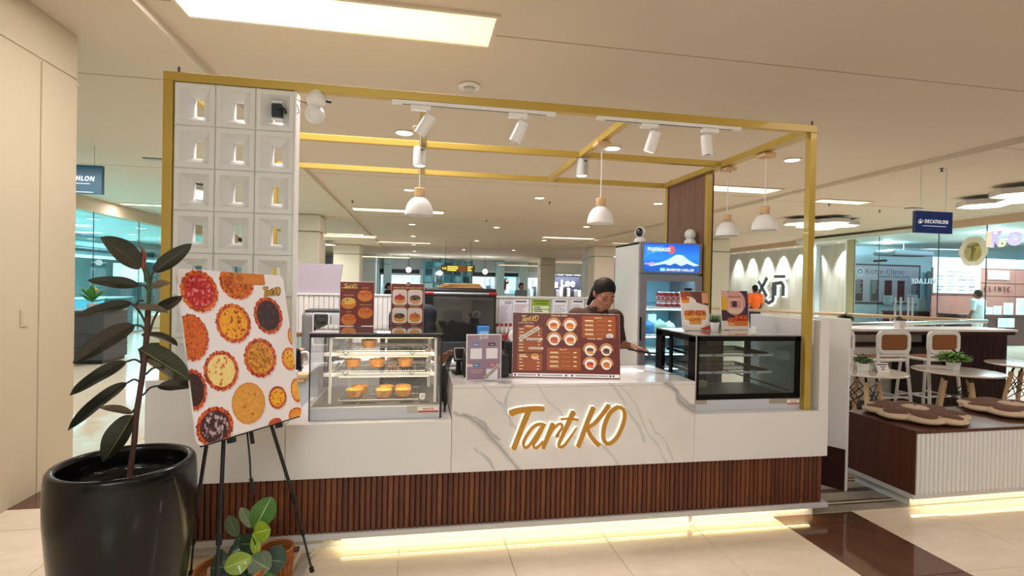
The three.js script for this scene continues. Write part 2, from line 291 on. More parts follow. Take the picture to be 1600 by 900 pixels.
for (const [x0, x1, w] of [[6.72, 7.45, 'left of the picture of a dark-haired woman'], [8.77, 9.55, 'right of the picture of a dark-haired woman'], [-2.75, -2.1, 'left of the far glass shaft'], [-3.9, -3.1, 'farthest left in the background']]) column(`slim teal column ${w}`, x0, x1, -42, -41.4, std(0xb6d2d4, 0.4));
{ // bracket lamps on the two left columns
  for (const [x, y, z, L, label] of [[-2.82, 2.93, -13.3, 1.55, 'long bracket lamp sticking out of the nearer left column'], [-3.0, 2.9, -26.2, 2.6, 'long bracket lamp sticking out of the farther left column'], [8.87, 2.93, -34.5, -3.0, 'bracket lamp sticking out of the right-hand column']]) {
    const s = Math.sign(L), t = thing('bracket_lamp', label, 'bracket lamp', [x, y, z]);
    part(t, 'wall_plate', rbb(s * 0.002, s * 0.05, -0.16, 0.1, -0.1, 0.1, 0.01), M.column); part(t, 'arm', rbb(Math.min(0.05 * s, L), Math.max(0.05 * s, L), -0.03, 0.03, -0.05, 0.05, 0.01), glow(0xffe2b4, 0.75)); part(t, 'end_cap', rbb(L - 0.03, L + 0.03, -0.05, 0.05, -0.06, 0.06, 0.01), M.column);
  }
}
// ---------------------------------------------------------------- lettering
const fontBold = await new FontLoader().loadAsync('fonts/droid/droid_sans_bold.typeface.json');
const fontReg = await new FontLoader().loadAsync('fonts/droid/droid_sans_regular.typeface.json');
function textGeo(str, size, depth, font = fontBold, center = true) {
  const g = new TextGeometry(str, { font, size, depth, curveSegments: 4, bevelEnabled: false }); g.computeBoundingBox();
  if (center) { const b = g.boundingBox; g.translate(-(b.min.x + b.max.x) / 2, -(b.min.y + b.max.y) / 2, 0); } return g;
}
// brush strokes of the stall's name: [points, start width, end width] in a 1600 x 800 field, y down
const LOGO = {
  T: [[[[118, 262], [180, 235], [300, 214], [400, 205], [487, 208]], 74, 56], [[[322, 225], [268, 360], [215, 500], [152, 662]], 62, 56]],
  a: [[[[500, 398], [452, 380], [380, 405], [310, 490], [262, 590], [280, 648], [335, 610], [400, 510], [455, 420]], 40, 30], [[[488, 378], [420, 530], [372, 620], [395, 650], [440, 620], [478, 575]], 46, 28]],
  r: [[[[588, 372], [545, 480], [478, 655]], 50, 46], [[[520, 560], [580, 450], [640, 388], [682, 378], [690, 420], [650, 480], [622, 525], [650, 515]], 34, 26]],
  t: [[[[822, 240], [760, 370], [700, 500], [655, 610], [668, 645], [720, 615], [790, 520], [856, 420]], 62, 16], [[[676, 325], [760, 318], [872, 332]], 22, 30]],
  K: [[[[1048, 192], [985, 340], [925, 500], [872, 638]], 58, 52], [[[1228, 165], [1150, 270], [1060, 370], [980, 418]], 56, 40], [[[968, 405], [1010, 500], [1060, 570], [1112, 620]], 44, 58]],
  O: [[[[1330, 188], [1245, 245], [1180, 380], [1160, 510], [1185, 590], [1240, 600], [1320, 530], [1385, 400], [1412, 280], [1390, 205], [1325, 188]], 52, 44]],
};
function strokeOutline(pts, w0, w1, grow = 0, n = 26) {
  const c = new THREE.SplineCurve(pts.map((p) => new THREE.Vector2(p[0], p[1]))), P = c.getSpacedPoints(n), L = [], R = [];
  const closed = Math.hypot(pts[0][0] - pts.at(-1)[0], pts[0][1] - pts.at(-1)[1]) < 12;
  P.forEach((p, i) => {
    let a = P[Math.max(0, i - 1)], b = P[Math.min(n, i + 1)];
    if (closed && (i === 0 || i === n)) { a = P[n - 1]; b = P[1]; }
    const d = b.clone().sub(a).normalize(), w = (w0 + (w1 - w0) * i / n) / 2 + grow; L.push(new THREE.Vector2(p.x - d.y * w, p.y + d.x * w)); R.push(new THREE.Vector2(p.x + d.y * w, p.y - d.x * w));
  });
  if (closed) return { closed, L, R };
  const e = P[n].clone().sub(P[n - 1]).normalize().multiplyScalar(w1 * 0.22 + grow), s = P[0].clone().sub(P[1]).normalize().multiplyScalar(w0 * 0.2 + grow);
  return { closed, ring: [...L, P[n].clone().add(e), ...R.reverse(), P[0].clone().add(s)] };
}
function logoShapes(letter, map, grow = 0) {
  return LOGO[letter].map(([pts, a, b]) => {
    const o = strokeOutline(pts, a, b, grow), f = (v) => { const q = map(v.x, v.y); return new THREE.Vector2(q[0], q[1]); };
    if (!o.closed) return new THREE.Shape(o.ring.map(f));
    const area = (r) => Math.abs(THREE.ShapeUtils.area(r)); const [out, inn] = area(o.L) > area(o.R) ? [o.L, o.R] : [o.R, o.L];
    const s = new THREE.Shape(out.map(f)); s.holes.push(new THREE.Path(inn.map(f))); return s;
  });
}
function drawLogo(g, x, y, w, fill, outline, ow = 40) {          // on a canvas, field width w
  const k = w / 1600; g.save(); g.translate(x, y); g.scale(k, k);
  for (const pass of outline ? [1, 0] : [0]) {
    g.fillStyle = pass ? outline : fill;
    for (const l of Object.keys(LOGO)) for (const [pts, a, b] of LOGO[l]) {
      const o = strokeOutline(pts, a, b, pass ? ow : 0); g.beginPath();
      const ring = (r) => { r.forEach((p, i) => (i ? g.lineTo(p.x, p.y) : g.moveTo(p.x, p.y))); g.closePath(); };
      if (o.closed) { ring(o.L); ring(o.R); g.fill('evenodd'); } else { ring(o.ring); g.fill(); }
    }
  }
  g.restore();
}
function lines(g, x, y, w, n, dy, h, fill, s = 1) { g.fillStyle = fill; for (let i = 0; i < n; i++) g.fillRect(x, y + i * dy, w * (0.55 + 0.45 * hash2(i, s, 7)), h); }

// ---------------------------------------------------------------- glass shop on the left
{
  const X = -7.9, zs = [-2, -4.2, -6.6, -9.0, -11.45, -13.6, -16, -18.5, -22];
  const hd = struct('wall_shop_left', bb(X - 0.25, X, 3.17, CEIL, -22, 4), M.header);
  part(hd, 'lip', bb(X - 0.02, X + 0.015, 3.165, 3.2, -22, 4), M.header);
  const win = struct('window_1', bb(X - 0.06, X + 0.0, 0, 0.05, -22, 4), M.steel);
  for (let i = 0; i + 1 < zs.length; i++) part(win, 'pane', bb(X - 0.03, X - 0.018, 0.05, 3.17, zs[i] - 0.006, zs[i + 1] + 0.006), M.glassTeal);
  for (const z of zs) part(win, 'glass_joint', bb(X - 0.034, X - 0.014, 0.05, 3.17, z - 0.006, z + 0.006), M.steelDark);
  const cool = std(0xcfe9f0, 0.6), coolD = std(0x9cc9d6, 0.5);
  struct('wall_shop_left_back', bb(-16.2, -16, 0, 3.4, -34, 0), cool); struct('wall_shop_left_far', bb(-16, X, 0, 3.4, -34.2, -34), cool);
  struct('wall_shop_left_near', bb(-16, X, 0, 3.4, -1.2, -1), cool);
  const pc = std(0xd6edf2, 0.7), ceilL = struct('ceiling_shop_left', bb(-16, X - 0.25, 3.22, 3.3, -34, -1), pc);
  for (let k = 0; k < 22; k++) part(ceilL, 'plank', bb(-16, X - 0.26, 3.205, 3.219, -4 - k * 1.0, -4.94 - k * 1.0), pc);
  let n = 0;
  for (const z of [-8.5, -11, -13.4, -16, -19, -22.5]) for (const x of [-9.0, -10.7, -12.4, -14]) {
    const t = thing('shop_downlight', `white disc light, ${ORD[n % 4]} from the glass in the ${ORD[(n / 4) | 0]} row of the left shop ceiling`, 'downlight', [x, 3.2, z], 0, 'disc lights in the left glass shop'); n++;
    part(t, 'trim_ring', cyl(0.17, 0.17, 0.02, 0, -0.01, 0, 20), M.plastic); part(t, 'lens', cyl(0.15, 0.15, 0.006, 0, -0.022, 0, 20), glow(0xffffff, 2.6));
  }
  for (const [x, z] of [[-9.6, -10], [-12, -15], [-11, -21]]) { const l = new THREE.RectAreaLight(COOL, 24, 2.6, 2.6); l.name = 'shop_fill_light'; l.rotation.x = -Math.PI / 2; l.position.set(x, 3.16, z); scene.add(l); }  // added area lights without fittings, approximating the output of the disc lights
  const duct = thing('ceiling_duct', 'grey blue air duct and bulkhead under the left shop ceiling', 'duct', [-13.5, 0, -22.5]);
  part(duct, 'bulkhead', rbox(0.5, 0.5, 14, 0.05, 0, 2.62, 0), cool); part(duct, 'pipe', cyl(0.16, 0.16, 13, 0, 0, 0, 16).rotateX(Math.PI / 2).translate(0.5, 2.78, 0), coolD); part(duct, 'pipe', cyl(0.1, 0.1, 13, 0, 0, 0, 12).rotateX(Math.PI / 2).translate(0.75, 2.62, 0), M.steelDark);
  part(duct, 'light_strip', bb(0.26, 0.3, 2.3, 2.42, -6.5, 6.5), glow(0xf4fdff, 1.4));
  // furniture seen through and in front of the glass
  const cab = (name, label, cat, x0, x1, h, z0, z1, m, mt) => { const t = thing(name, label, cat, [(x0 + x1) / 2, 0, (z0 + z1) / 2]); const w = x1 - x0, d = z0 - z1; part(t, 'carcass', rbb(-w / 2, w / 2, 0.06, h - 0.04, -d / 2, d / 2, 0.01), m); part(t, 'top', rbb(-w / 2 - 0.02, w / 2 + 0.02, h - 0.04, h, -d / 2 - 0.02, d / 2 + 0.02, 0.008), mt || m); part(t, 'plinth', bb(-w / 2 + 0.03, w / 2 - 0.03, 0, 0.06, -d / 2 + 0.03, d / 2 - 0.03), M.black); for (const s of [0.3, 0.55]) part(t, 'dark_line', bb(-w / 2 - 0.004, w / 2 + 0.004, h * s, h * s + 0.012, -d / 2 - 0.004, d / 2 + 0.004), M.black); return t; };  // black strips run round the carcass at two heights
  cab('display_counter', 'dark grey counter behind the long plant leaves at left', 'counter', -6.9, -5.55, 0.96, -7.4, -8.2, std(0x47474a, 0.5), std(0x55565a, 0.35));
  cab('display_counter', 'teal cabinet behind the stem of the rubber plant', 'counter', -8.9, -8.05, 1.0, -12.2, -13.6, std(0x4f9aa8, 0.45), std(0xd7e9ec, 0.3));
  cab('display_counter', 'low cream counter beside the left gold post', 'counter', -6.1, -5.0, 0.72, -10.2, -10.9, std(0xc9b79c, 0.5), std(0xe8e1d4, 0.3));
  cab('display_counter', 'pale display table inside the left glass shop', 'table', -10.5, -9.2, 0.85, -14.5, -16, std(0xbfd4d6, 0.5), std(0xe5f0f1, 0.3));
  const scr = (label, w, h, pos, turn, m) => { const t = thing('wall_screen', label, 'screen', pos, turn); part(t, 'frame', rbox(w, h, 0.05, 0.01), M.black); part(t, 'display', box(w - 0.06, h - 0.06, 0.01, 0, 0, 0.026), m); };
  scr('bright white screen inside the left glass shop', 1.25, 0.95, [-13.5, 1.75, -24.5], 0.6, glow(0xe6f7ff, 1.2));
  scr('dark teal screen inside the left glass shop', 1.35, 1.3, [-12.2, 1.75, -16.3], 0.7, std(0x1f6470, 0.2));
  scr('tall dark poster panel behind the left gold post', 0.9, 2.0, [-9.8, 1.5, -20], 0.5, std(0x23404e, 0.4));
  { const [c, g] = canvas(128, 256); g.fillStyle = '#b9c6c4'; g.fillRect(0, 0, 128, 256); g.fillStyle = '#a5643c'; g.beginPath(); g.ellipse(60, 50, 22, 30, 0, 0, 7); g.fill(); g.fillStyle = '#caa58a'; g.beginPath(); g.ellipse(62, 62, 14, 20, 0, 0, 7); g.fill(); g.fillStyle = '#33413f'; g.beginPath(); g.moveTo(20, 240); g.lineTo(40, 100); g.lineTo(90, 100); g.lineTo(112, 240); g.fill();
    const t = thing('shop_poster', 'tall poster of a person in dark clothes beside the left wall', 'poster', [-8.6, 1.72, -9.05], 0.4); part(t, 'board', rbox(0.6, 1.15, 0.03, 0.005), M.paper); part(t, 'print', sheet(0.58, 1.13).translate(0, 0, 0.0165), std(0xffffff, 0.5, 0, { map: texOf(c) })); }
  const st = thing('escalator_side', 'teal stair-like unit with dark treads in the left glass shop', 'stairs', [-10.9, 0, -12.4]);
  for (let k = 0; k < 8; k++) part(st, 'tread', rbb(-0.5 + k * 0.1, 0.5 - k * 0.02, 0.2 * k, 0.2 * k + 0.17, -0.5, 0.5, 0.01), k % 2 ? M.steelDark : coolD);
  // potted plant on the dark counter
  const p = thing('counter_plant', 'leafy green plant with a yellow flower on the dark counter', 'plant', [-5.95, 0.96, -7.8]);
  part(p, 'pot', lathe([[0, 0], [0.07, 0], [0.09, 0.12], [0.08, 0.12], [0, 0.11]], 16), M.plastic);
  const lf = std(0x4f8a3a, 0.6); for (let k = 0; k < 16; k++) { const a = k * 2.4, e = rr(0.25, 1.1); const g = new THREE.SphereGeometry(1, 8, 6).scale(0.15, 0.012, 0.05).translate(0.14, 0, 0).rotateZ(e).rotateY(a).translate(0, 0.14 + 0.1 * rnd(), 0); part(p, 'leaf', g, lf); }
  part(p, 'flower', new THREE.SphereGeometry(0.06, 10, 8).translate(0.02, 0.36, 0), std(0xb9a03a, 0.7));
}
// hanging shop signs
function hangSign(label, x, y, z, w, h, color, extra, turn = 0) {
  const [c, g] = canvas(512, 320); g.fillStyle = color; g.fillRect(0, 0, 512, 320); g.fillStyle = '#fff'; g.font = 'bold 64px sans-serif'; g.textAlign = 'left';
  g.save(); g.translate(110, 178); g.transform(1, 0, -0.12, 1, 0, 0); g.scale(0.9, 1.15); g.fillText('DECATHLON', 0, 0); g.restore();
  g.strokeStyle = '#fff'; g.lineWidth = 7; g.beginPath(); g.ellipse(62, 152, 38, 24, -0.8, 0.3, 5.6); g.stroke(); g.beginPath(); g.moveTo(42, 180); g.lineTo(66, 128); g.lineTo(72, 178); g.closePath(); g.fillStyle = '#fff'; g.fill();
  extra(g);
  const t = thing('hanging_sign', label, 'sign', [x, y, z], turn); const m = std(0xffffff, 0.4, 0, { map: texOf(c), emissive: 0xffffff, emissiveIntensity: 0.4, emissiveMap: texOf(c) });  // the print glows by itself, added to brighten the sign
  part(t, 'board', rbox(w, h, 0.06, 0.006), std(color, 0.4)); part(t, 'print', sheet(w - 0.006, h - 0.006).translate(0, 0, 0.0315), m); part(t, 'print', sheet(w - 0.006, h - 0.006).rotateY(Math.PI).translate(0, 0, -0.0315), m);
  for (const s of [-1, 1]) part(t, 'hanging_wire', bar(V(s * w * 0.35, h / 2, 0), V(s * w * 0.35, CEIL - y, 0), 0.004, 0.004, 6), M.steel);
}
hangSign('dark blue hanging sign with white lettering above the right-hand bar', 7.7, 2.655, -3.5, 0.66, 0.33, '#12275e', (g) => { g.fillStyle = '#dfe6f2'; g.fillRect(90, 214, 330, 9); });
hangSign('teal blue hanging sign with an orange square, cut by the left wall', -4.98, 3.0, -5.5, 0.8, 0.42, '#0f4358', (g) => { g.fillStyle = '#e39028'; g.fillRect(190, 225, 60, 60); g.fillStyle = '#bcd'; g.fillRect(270, 300, 170, 8); g.fillRect(150, 205, 260, 8); });

// ---------------------------------------------------------------- far end of the hall
{
  const teal = std(0x9fc3c8, 0.4), wallF = struct('wall_far', bb(-26, 34, 0, CEIL, -50, -47.5), std(0xc9d8da, 0.6));
  part(wallF, 'fascia', bb(-26, 34, 2.65, CEIL + 0.05, -42.3, -42), std(0xb9c4c6, 0.6)); part(wallF, 'dark_band', bb(-26, 0.2, 2.28, 2.62, -42.25, -41.95), std(0x2c3236, 0.5)); part(wallF, 'dark_band', bb(4.6, 9.0, 2.2, 2.52, -42.25, -41.95), std(0x23282b, 0.5));
  const shops = [['bright far shop with a green sign left of the glass shaft', -3.0, 0.3, 0x8fd2e6, '#2f9a5c'], ['bright far shop right of the glass shaft', 4.6, 6.7, 0xbfe4ee, '#5fa8d8'], ['bright far shop left of the cream column', 9.55, 10.8, 0xeff4f2, '#9fb0b4']];
  for (const [label, x0, x1, col, acc] of shops) {
    const t = thing('far_shop', label, 'shop', [(x0 + x1) / 2, 0, -44]); const w = x1 - x0;
    part(t, 'back_wall', bb(-w / 2, w / 2, 0, 2.25, -1.6, -1.5), std(0xe6f2f6, 0.6)); part(t, 'side_wall', [bb(-w / 2 - 0.05, -w / 2, 0, 2.25, -1.5, 2), bb(w / 2, w / 2 + 0.05, 0, 2.25, -1.5, 2)], std(0xd5dde0, 0.6));
    part(t, 'light_box', bb(-w / 2 + 0.1, w * 0.25, 0.9, 1.95, -1.45, -1.35), glow(col, 0.42)); part(t, 'light_box', bb(w * 0.32, w / 2 - 0.05, 0.6, 2.0, -1.4, -1.3), glow(acc, 0.4)); part(t, 'header', bb(-w / 2, w / 2, 2.1, 2.3, 1.6, 1.95), std(0xdfe6e8, 0.5)); part(t, 'light_strip', bb(-w / 2, w / 2, 2.06, 2.1, 1.2, 1.4), glow(0xffffff, 2.4));
    for (let k = 0; k < 4; k++) part(t, 'shelf_unit', rbb(-w / 2 + k * w / 4 + 0.05, -w / 2 + k * w / 4 + 0.35, 0, 1.1 + 0.3 * hash2(k, x0 | 0, 3), -0.4, 0.4, 0.02), std([0xd8e8ee, 0x8fa3ab, 0xf2f2f0, 0x54666e][k], 0.5));
  }
  // picture of a woman with dark hair, on a light box
  { const [c, g] = canvas(256, 300); g.fillStyle = '#8fd3ee'; g.fillRect(0, 0, 256, 300); g.fillStyle = '#cfeefa'; g.fillRect(90, 40, 160, 200); g.fillStyle = '#2a2326'; g.beginPath(); g.ellipse(78, 120, 44, 78, 0.1, 0, 7); g.fill(); g.fillStyle = '#e8c3a8'; g.beginPath(); g.ellipse(92, 84, 20, 28, 0, 0, 7); g.fill(); g.fillStyle = '#f3f3f0'; g.beginPath(); g.moveTo(70, 300); g.lineTo(84, 140); g.lineTo(128, 140); g.lineTo(140, 300); g.fill(); g.fillStyle = '#2a2326'; g.beginPath(); g.ellipse(60, 190, 20, 60, 0, 0, 7); g.fill();
    const t = thing('light_box_picture', 'lit picture of a dark-haired woman on pale blue, far away', 'picture', [8.05, 1.5, -42.6]); part(t, 'frame', rbox(1.36, 1.7, 0.1, 0.02), M.steelDark); part(t, 'print', sheet(1.3, 1.62).translate(0, 0, 0.052), std(0xffffff, 0.5, 0, { map: texOf(c), emissive: 0xffffff, emissiveMap: texOf(c), emissiveIntensity: 0.75 })); }
  // shop with dark interior and white letters
  { const t = thing('far_shop', 'dark blue far shop with glowing white letters, left of the staff member', 'shop', [13.55, 0, -42]); const navy = std(0x2a3147, 0.6);
    part(t, 'back_wall', bb(-1.65, 1.65, 0, 2.5, -2.6, -2.5), navy); part(t, 'ceiling', bb(-1.65, 1.65, 2.5, 2.6, -2.6, 0), std(0xb9c2c8, 0.6)); part(t, 'letters', textGeo('Lee', 0.62, 0.06).translate(0.45, 1.72, -2.3), glow(0xffffff, 1.6)); part(t, 'screen', bb(-1.5, -0.5, 1.3, 1.8, -2.48, -2.42), glow(0x4f88cc, 0.9));
    for (let k = 0; k < 9; k++) { const g = part(t, 'clothes_rail', rbb(-1.6 + k * 0.35, -1.38 + k * 0.35, 0.5, 1.0 + 0.4 * hash2(k, 4, 9), -1.6, -1.2, 0.04), std([0xe8e8e8, 0x32343c, 0x9aa0a8, 0xf4f4f4, 0x1f2228][k % 5], 0.7)); g.receiveShadow = true; }
    for (let k = 0; k < 4; k++) part(t, 'light_strip', bb(-1.5 + k * 0.8, -1.0 + k * 0.8, 2.46, 2.5, -1.8, -1.5), glow(0xffffff, 2.5)); }
  const l = new THREE.RectAreaLight(COOL, 6, 14, 1.5); l.name = 'far_shop_fill_light'; l.rotation.x = -Math.PI / 2; l.position.set(4, 2.6, -43.2); scene.add(l);  // both far area lights are added without fittings to brighten the shops
  const l2 = new THREE.RectAreaLight(NEUTRAL, 12, 5, 2); l2.name = 'far_shop_fill_light'; l2.rotation.x = -Math.PI / 2; l2.position.set(13, 2.4, -43.4); scene.add(l2);
  // glass lift shaft
  const e = thing('glass_shaft', 'teal glass and steel lift shaft at the far end of the hall', 'lift', [2.5, 0, -40]); const dk = std(0x24565f, 0.4);
  for (let i = 0; i < 6; i++) part(e, 'post', bb(-1.95 + i * 0.78 - 0.07, -1.95 + i * 0.78 + 0.07, 0, CEIL - 0.01, -0.07, 0.07), i % 2 ? dk : std(0x3a737b, 0.4));
  for (const y of [0.9, 1.5, 2.1, 2.7, 3.2]) part(e, 'rail', bb(-1.95, 1.95, y, y + 0.1, -0.06, 0.06), dk);
  for (let i = 0; i < 5; i++) for (let j = 0; j < 4; j++) if ((i * 3 + j) % 4) part(e, 'pane', bb(-1.86 + i * 0.78, -1.26 + i * 0.78, 0.97 + j * 0.6, 1.5 + j * 0.6, -0.3, -0.28), [std(0x2f7680, 0.15), std(0x6fb3b8, 0.15), std(0x1d474f, 0.15)][(i + j) % 3]);
  part(e, 'car', rbb(-0.9, 0.7, 0.3, 2.6, -1.4, -0.4, 0.05), std(0x2b3a3c, 0.3));
  // direction sign
  { const [c, g] = canvas(512, 100); g.fillStyle = '#3a2a14'; g.fillRect(0, 0, 512, 100); g.fillStyle = '#6a3f20'; g.fillRect(262, 0, 120, 100); g.fillStyle = '#ffe86a'; g.font = 'bold 52px sans-serif'; g.fillText('UG', 8, 70); lines(g, 92, 16, 165, 3, 28, 17, '#ffe86a', 3); lines(g, 400, 16, 90, 3, 28, 15, '#ffe86a', 5);
    const t = thing('direction_sign', 'brown hanging direction sign with yellow lettering before the lift shaft', 'sign', [1.93, 2.27, -22]); part(t, 'board', rbox(1.62, 0.32, 0.1, 0.01), std(0x3a2a14, 0.5)); part(t, 'print', sheet(1.6, 0.31).translate(0, 0, 0.0505), std(0xffffff, 0.5, 0, { map: texOf(c), emissive: 0xffffff, emissiveMap: texOf(c), emissiveIntensity: 0.9 })); for (const s of [-0.6, 0.6]) part(t, 'hanging_wire', bar(V(s, 0.16, 0), V(s, CEIL + 0.06 - 2.27, 0), 0.008, 0.008, 6), M.steelDark); }
  for (const [x, y, z, w] of [[-0.62, 2.45, -36, 'left of the lift shaft'], [5.05, 2.45, -36, 'right of the lift shaft'], [1.75, 2.3, -38, 'in front of the lift shaft']]) { const t = thing('globe_lamp', `glowing round globe lamp ${w}`, 'lamp', [x, y, z]); part(t, 'globe', new THREE.SphereGeometry(0.2, 16, 12), glow(0xf2fbff, 3)); part(t, 'stem', bar(V(0, 0.19, 0), V(0, CEIL + 0.06 - y, 0), 0.015, 0.015, 6), M.steelDark); const p = new THREE.PointLight(0xe8f6ff, 6); p.name = 'globe_bulb'; p.shadow.radius = 5; t.add(p); }
}

// ---------------------------------------------------------------- shop front on the right: grey wall, pillar, glass
const SFO = [13.9, 0, -6.5], SFT = -1.6476;                       // local x runs towards the viewer, z faces the hall
const sfGroup = (name) => { const o = new THREE.Group(); o.name = name; o.position.set(...SFO); o.rotation.y = SFT; o.userData = { kind: 'structure' }; scene.add(o); return o; };
{
  const w = sfGroup('wall_shop_right'), grey = std(0xffffff, 0.7, 0, { map: texOf(paintPixels(256, 256, (x, y) => mix([206, 210, 198], [180, 186, 175], fbm(x / 30, y / 60, 91, 4)))) });
  for (let k = 0; k < 9; k++) part(w, 'panel', rbb(-14.4 + k * 0.893, -14.4 + (k + 1) * 0.893 - 0.006, 0, 3.3, -0.5, -0.45, 0.004), grey);
  part(w, 'backing', bb(-14.6, -6.5, 0, 3.3, -0.6, -0.5), M.steelDark); part(w, 'return', bb(-5.76, -5.72, 0, 3.3, -0.15, 0), grey);
  const hd = part(w, 'header', bb(-15, 5, 3.3, CEIL, -0.6, 0), M.header); hd.castShadow = true;
  part(w, 'soffit_strip', bb(-14.6, -5.74, 3.285, 3.299, -0.44, -0.02), M.whiteMatte);
  part(w, 'lip', bb(-14.6, -5.74, 3.24, 3.299, -0.45, -0.42), M.whiteMatte);
  part(w, 'pillar', rbb(-5.72, -5.4, 0, 3.3, -0.05, 0.0, 0.01), std(0xb9bd96, 0.5));
  const t = thing('wall_lettering', 'dark grey lower-case lettering on the grey shop wall at right', 'sign', SFO, SFT);
  const dk = std(0x3c4547, 0.4), halo = glow(0xf4fffa, 0.9);
  const put = (gs, name) => { for (const [grow, m, z, nm] of [[0, dk, -0.37, name], [1, halo, -0.43, 'halo']]) part(t, nm, gs(grow).map((g) => g.translate(0, 0.06, z)), m); };
  const ring = (x, y, rx, ry, wd) => { const s = new THREE.Shape(); s.absellipse(x, y, rx, ry, 0, 7, false); const h = new THREE.Path(); h.absellipse(x, y, rx - wd, ry - wd, 0, 7, false); s.holes.push(h); return extr(s, 0.05, 0, 24); };
  const stick = (x0, y0, x1, y1, wd) => beam(V(x0, y0, 0.025), V(x1, y1, 0.025), wd, 0.05);
  const hx = [-11.95, -11.2, -10.66, -9.96];
  put((k) => [ring(hx[0], 1.52, 0.36 + k * 0.04, 0.27 + k * 0.04, 0.15 + k * 0.08)], 'letter');
  put((k) => [stick(hx[1] - 0.38, 1.18, hx[1] + 0.34, 2.02, 0.15 + k * 0.12), stick(hx[1] - 0.3, 1.86, hx[1] + 0.34, 1.2, 0.15 + k * 0.08)], 'letter');
  put((k) => [ring(hx[2], 1.5, 0.32 + k * 0.06, 0.27 + k * 0.06, 0.14 + k * 0.12), stick(hx[2] + 0.27, 1.82 + k * 0.05, hx[2] + 0.27, 1.05, 0.14 + k * 0.12), stick(hx[2] + 0.3, 1.05, hx[2] - 0.05, 0.9, 0.14 + k * 0.12), stick(hx[2] - 0.05, 0.9, hx[2] - 0.28, 1.02, 0.14 + k * 0.12)], 'letter');
  put((k) => [stick(hx[3] - 0.3, 1.24 - k * 0.05, hx[3] - 0.3, 1.84, 0.14 + k * 0.12), stick(hx[3] - 0.3, 1.76, hx[3] + 0.1, 1.8, 0.14 + k * 0.12), stick(hx[3] + 0.1, 1.82, hx[3] + 0.26, 1.68, 0.14 + k * 0.12), stick(hx[3] + 0.26, 1.7, hx[3] + 0.26, 1.24 - k * 0.05, 0.14 + k * 0.12), stick(hx[3] - 0.36 - k * 0.06, 2.06, hx[3] + 0.34 + k * 0.06, 2.06, 0.13 + k * 0.1)], 'letter');
  [-13.4, -12.2, -11.0, -9.9, -8.8, -7.7, -6.4].forEach((lx, i) => {
    const d = thing('wall_washer', `small spotlight above the grey shop wall, ${ORD[i]} from the cream column`, 'spotlight', SFO, SFT, 'wall washers over the grey shop wall');
    part(d, 'trim_ring', cyl(0.06, 0.06, 0.012, lx, 3.278, -0.2, 14), M.plastic); part(d, 'lens', cyl(0.045, 0.045, 0.004, lx, 3.271, -0.2, 14), glow(0xffffff, 3));
    const s = new THREE.SpotLight(NEUTRAL, 24, 0, 0.66, 0.55, 2); s.name = 'washer_lamp'; s.position.set(lx, 3.25, -0.2); s.target.position.set(lx, 0.6, -0.47); s.shadow.radius = 2; d.add(s, s.target);
  });
  // glazing
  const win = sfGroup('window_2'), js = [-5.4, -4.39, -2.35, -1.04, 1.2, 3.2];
  for (let i = 0; i + 1 < js.length; i++) part(win, 'pane', bb(js[i] + 0.006, js[i + 1] - 0.006, 0.04, 3.3, -0.012, 0.0), M.glassGreen);
  for (const x of js) part(win, 'glass_joint', bb(x - 0.006, x + 0.006, 0.04, 3.3, -0.016, 0.004), M.steelDark);
  part(win, 'sill', bb(-5.4, 3.2, 0, 0.04, -0.05, 0.03), M.steel);
  part(win, 'door_closer', rbb(-4.55, -4.05, 2.5, 2.57, 0.002, 0.05, 0.01), M.steelDark);
  for (const x of [-3.66, -3.46, -3.2, -3.06]) part(win, 'pull_handle', [cyl(0.03, 0.03, 0.95, x, 0.95, 0.06, 12), bar(V(x, 1.3, 0), V(x, 1.3, 0.06), 0.012), bar(V(x, 0.6, 0), V(x, 0.6, 0.06), 0.012)], M.steel);
  // a reflection built as glowing mirrored letters; emblem and lettering on the glass
  const reflectionText = part(win, 'lettering', textGeo('VILLAGE', 0.145, 0.01).scale(-1, 1, 1).translate(-2.82, 1.9, -0.04), glow(0xe8fbff, 1.0)); reflectionText.userData.label = 'reflection of VILLAGE built as glowing white letters in mirror writing';
  const em = thing('glass_emblem', 'yellow flower emblem on the shop glass below the ceiling at right', 'emblem', SFO, SFT);
  { const s = new THREE.Shape(); for (let i = 0; i <= 64; i++) { const a = i / 64 * Math.PI * 2, r = 0.36 + 0.035 * Math.abs(Math.cos(a * 3)); const p = [-1.36 + r * Math.cos(a) * 0.95, 2.66 + r * Math.sin(a)]; i ? s.lineTo(...p) : s.moveTo(...p); } const h = new THREE.Path(); h.absellipse(-1.36, 2.66, 0.31, 0.335, 0, 7, false); s.holes.push(h);
    part(em, 'petal_outline', extr(s, 0.02).translate(0, 0, 0.01), std(0xdfe3cf, 0.5)); part(em, 'disc', cyl(0.25, 0.25, 0.02, 0, 0, 0, 32).rotateX(Math.PI / 2).scale(0.95, 1, 1).translate(-1.36, 2.64, 0.02), std(0xfbe56a, 0.5));
    part(em, 'stem_mark', [stick(-1.37, 2.45, -1.35, 2.78, 0.03).translate(0, 0, 0.02), stick(-1.48, 2.78, -1.22, 2.82, 0.04).translate(0, 0, 0.02), stick(-1.36, 2.62, -1.28, 2.72, 0.025).translate(0, 0, 0.02)], std(0x8a8458, 0.5)); }
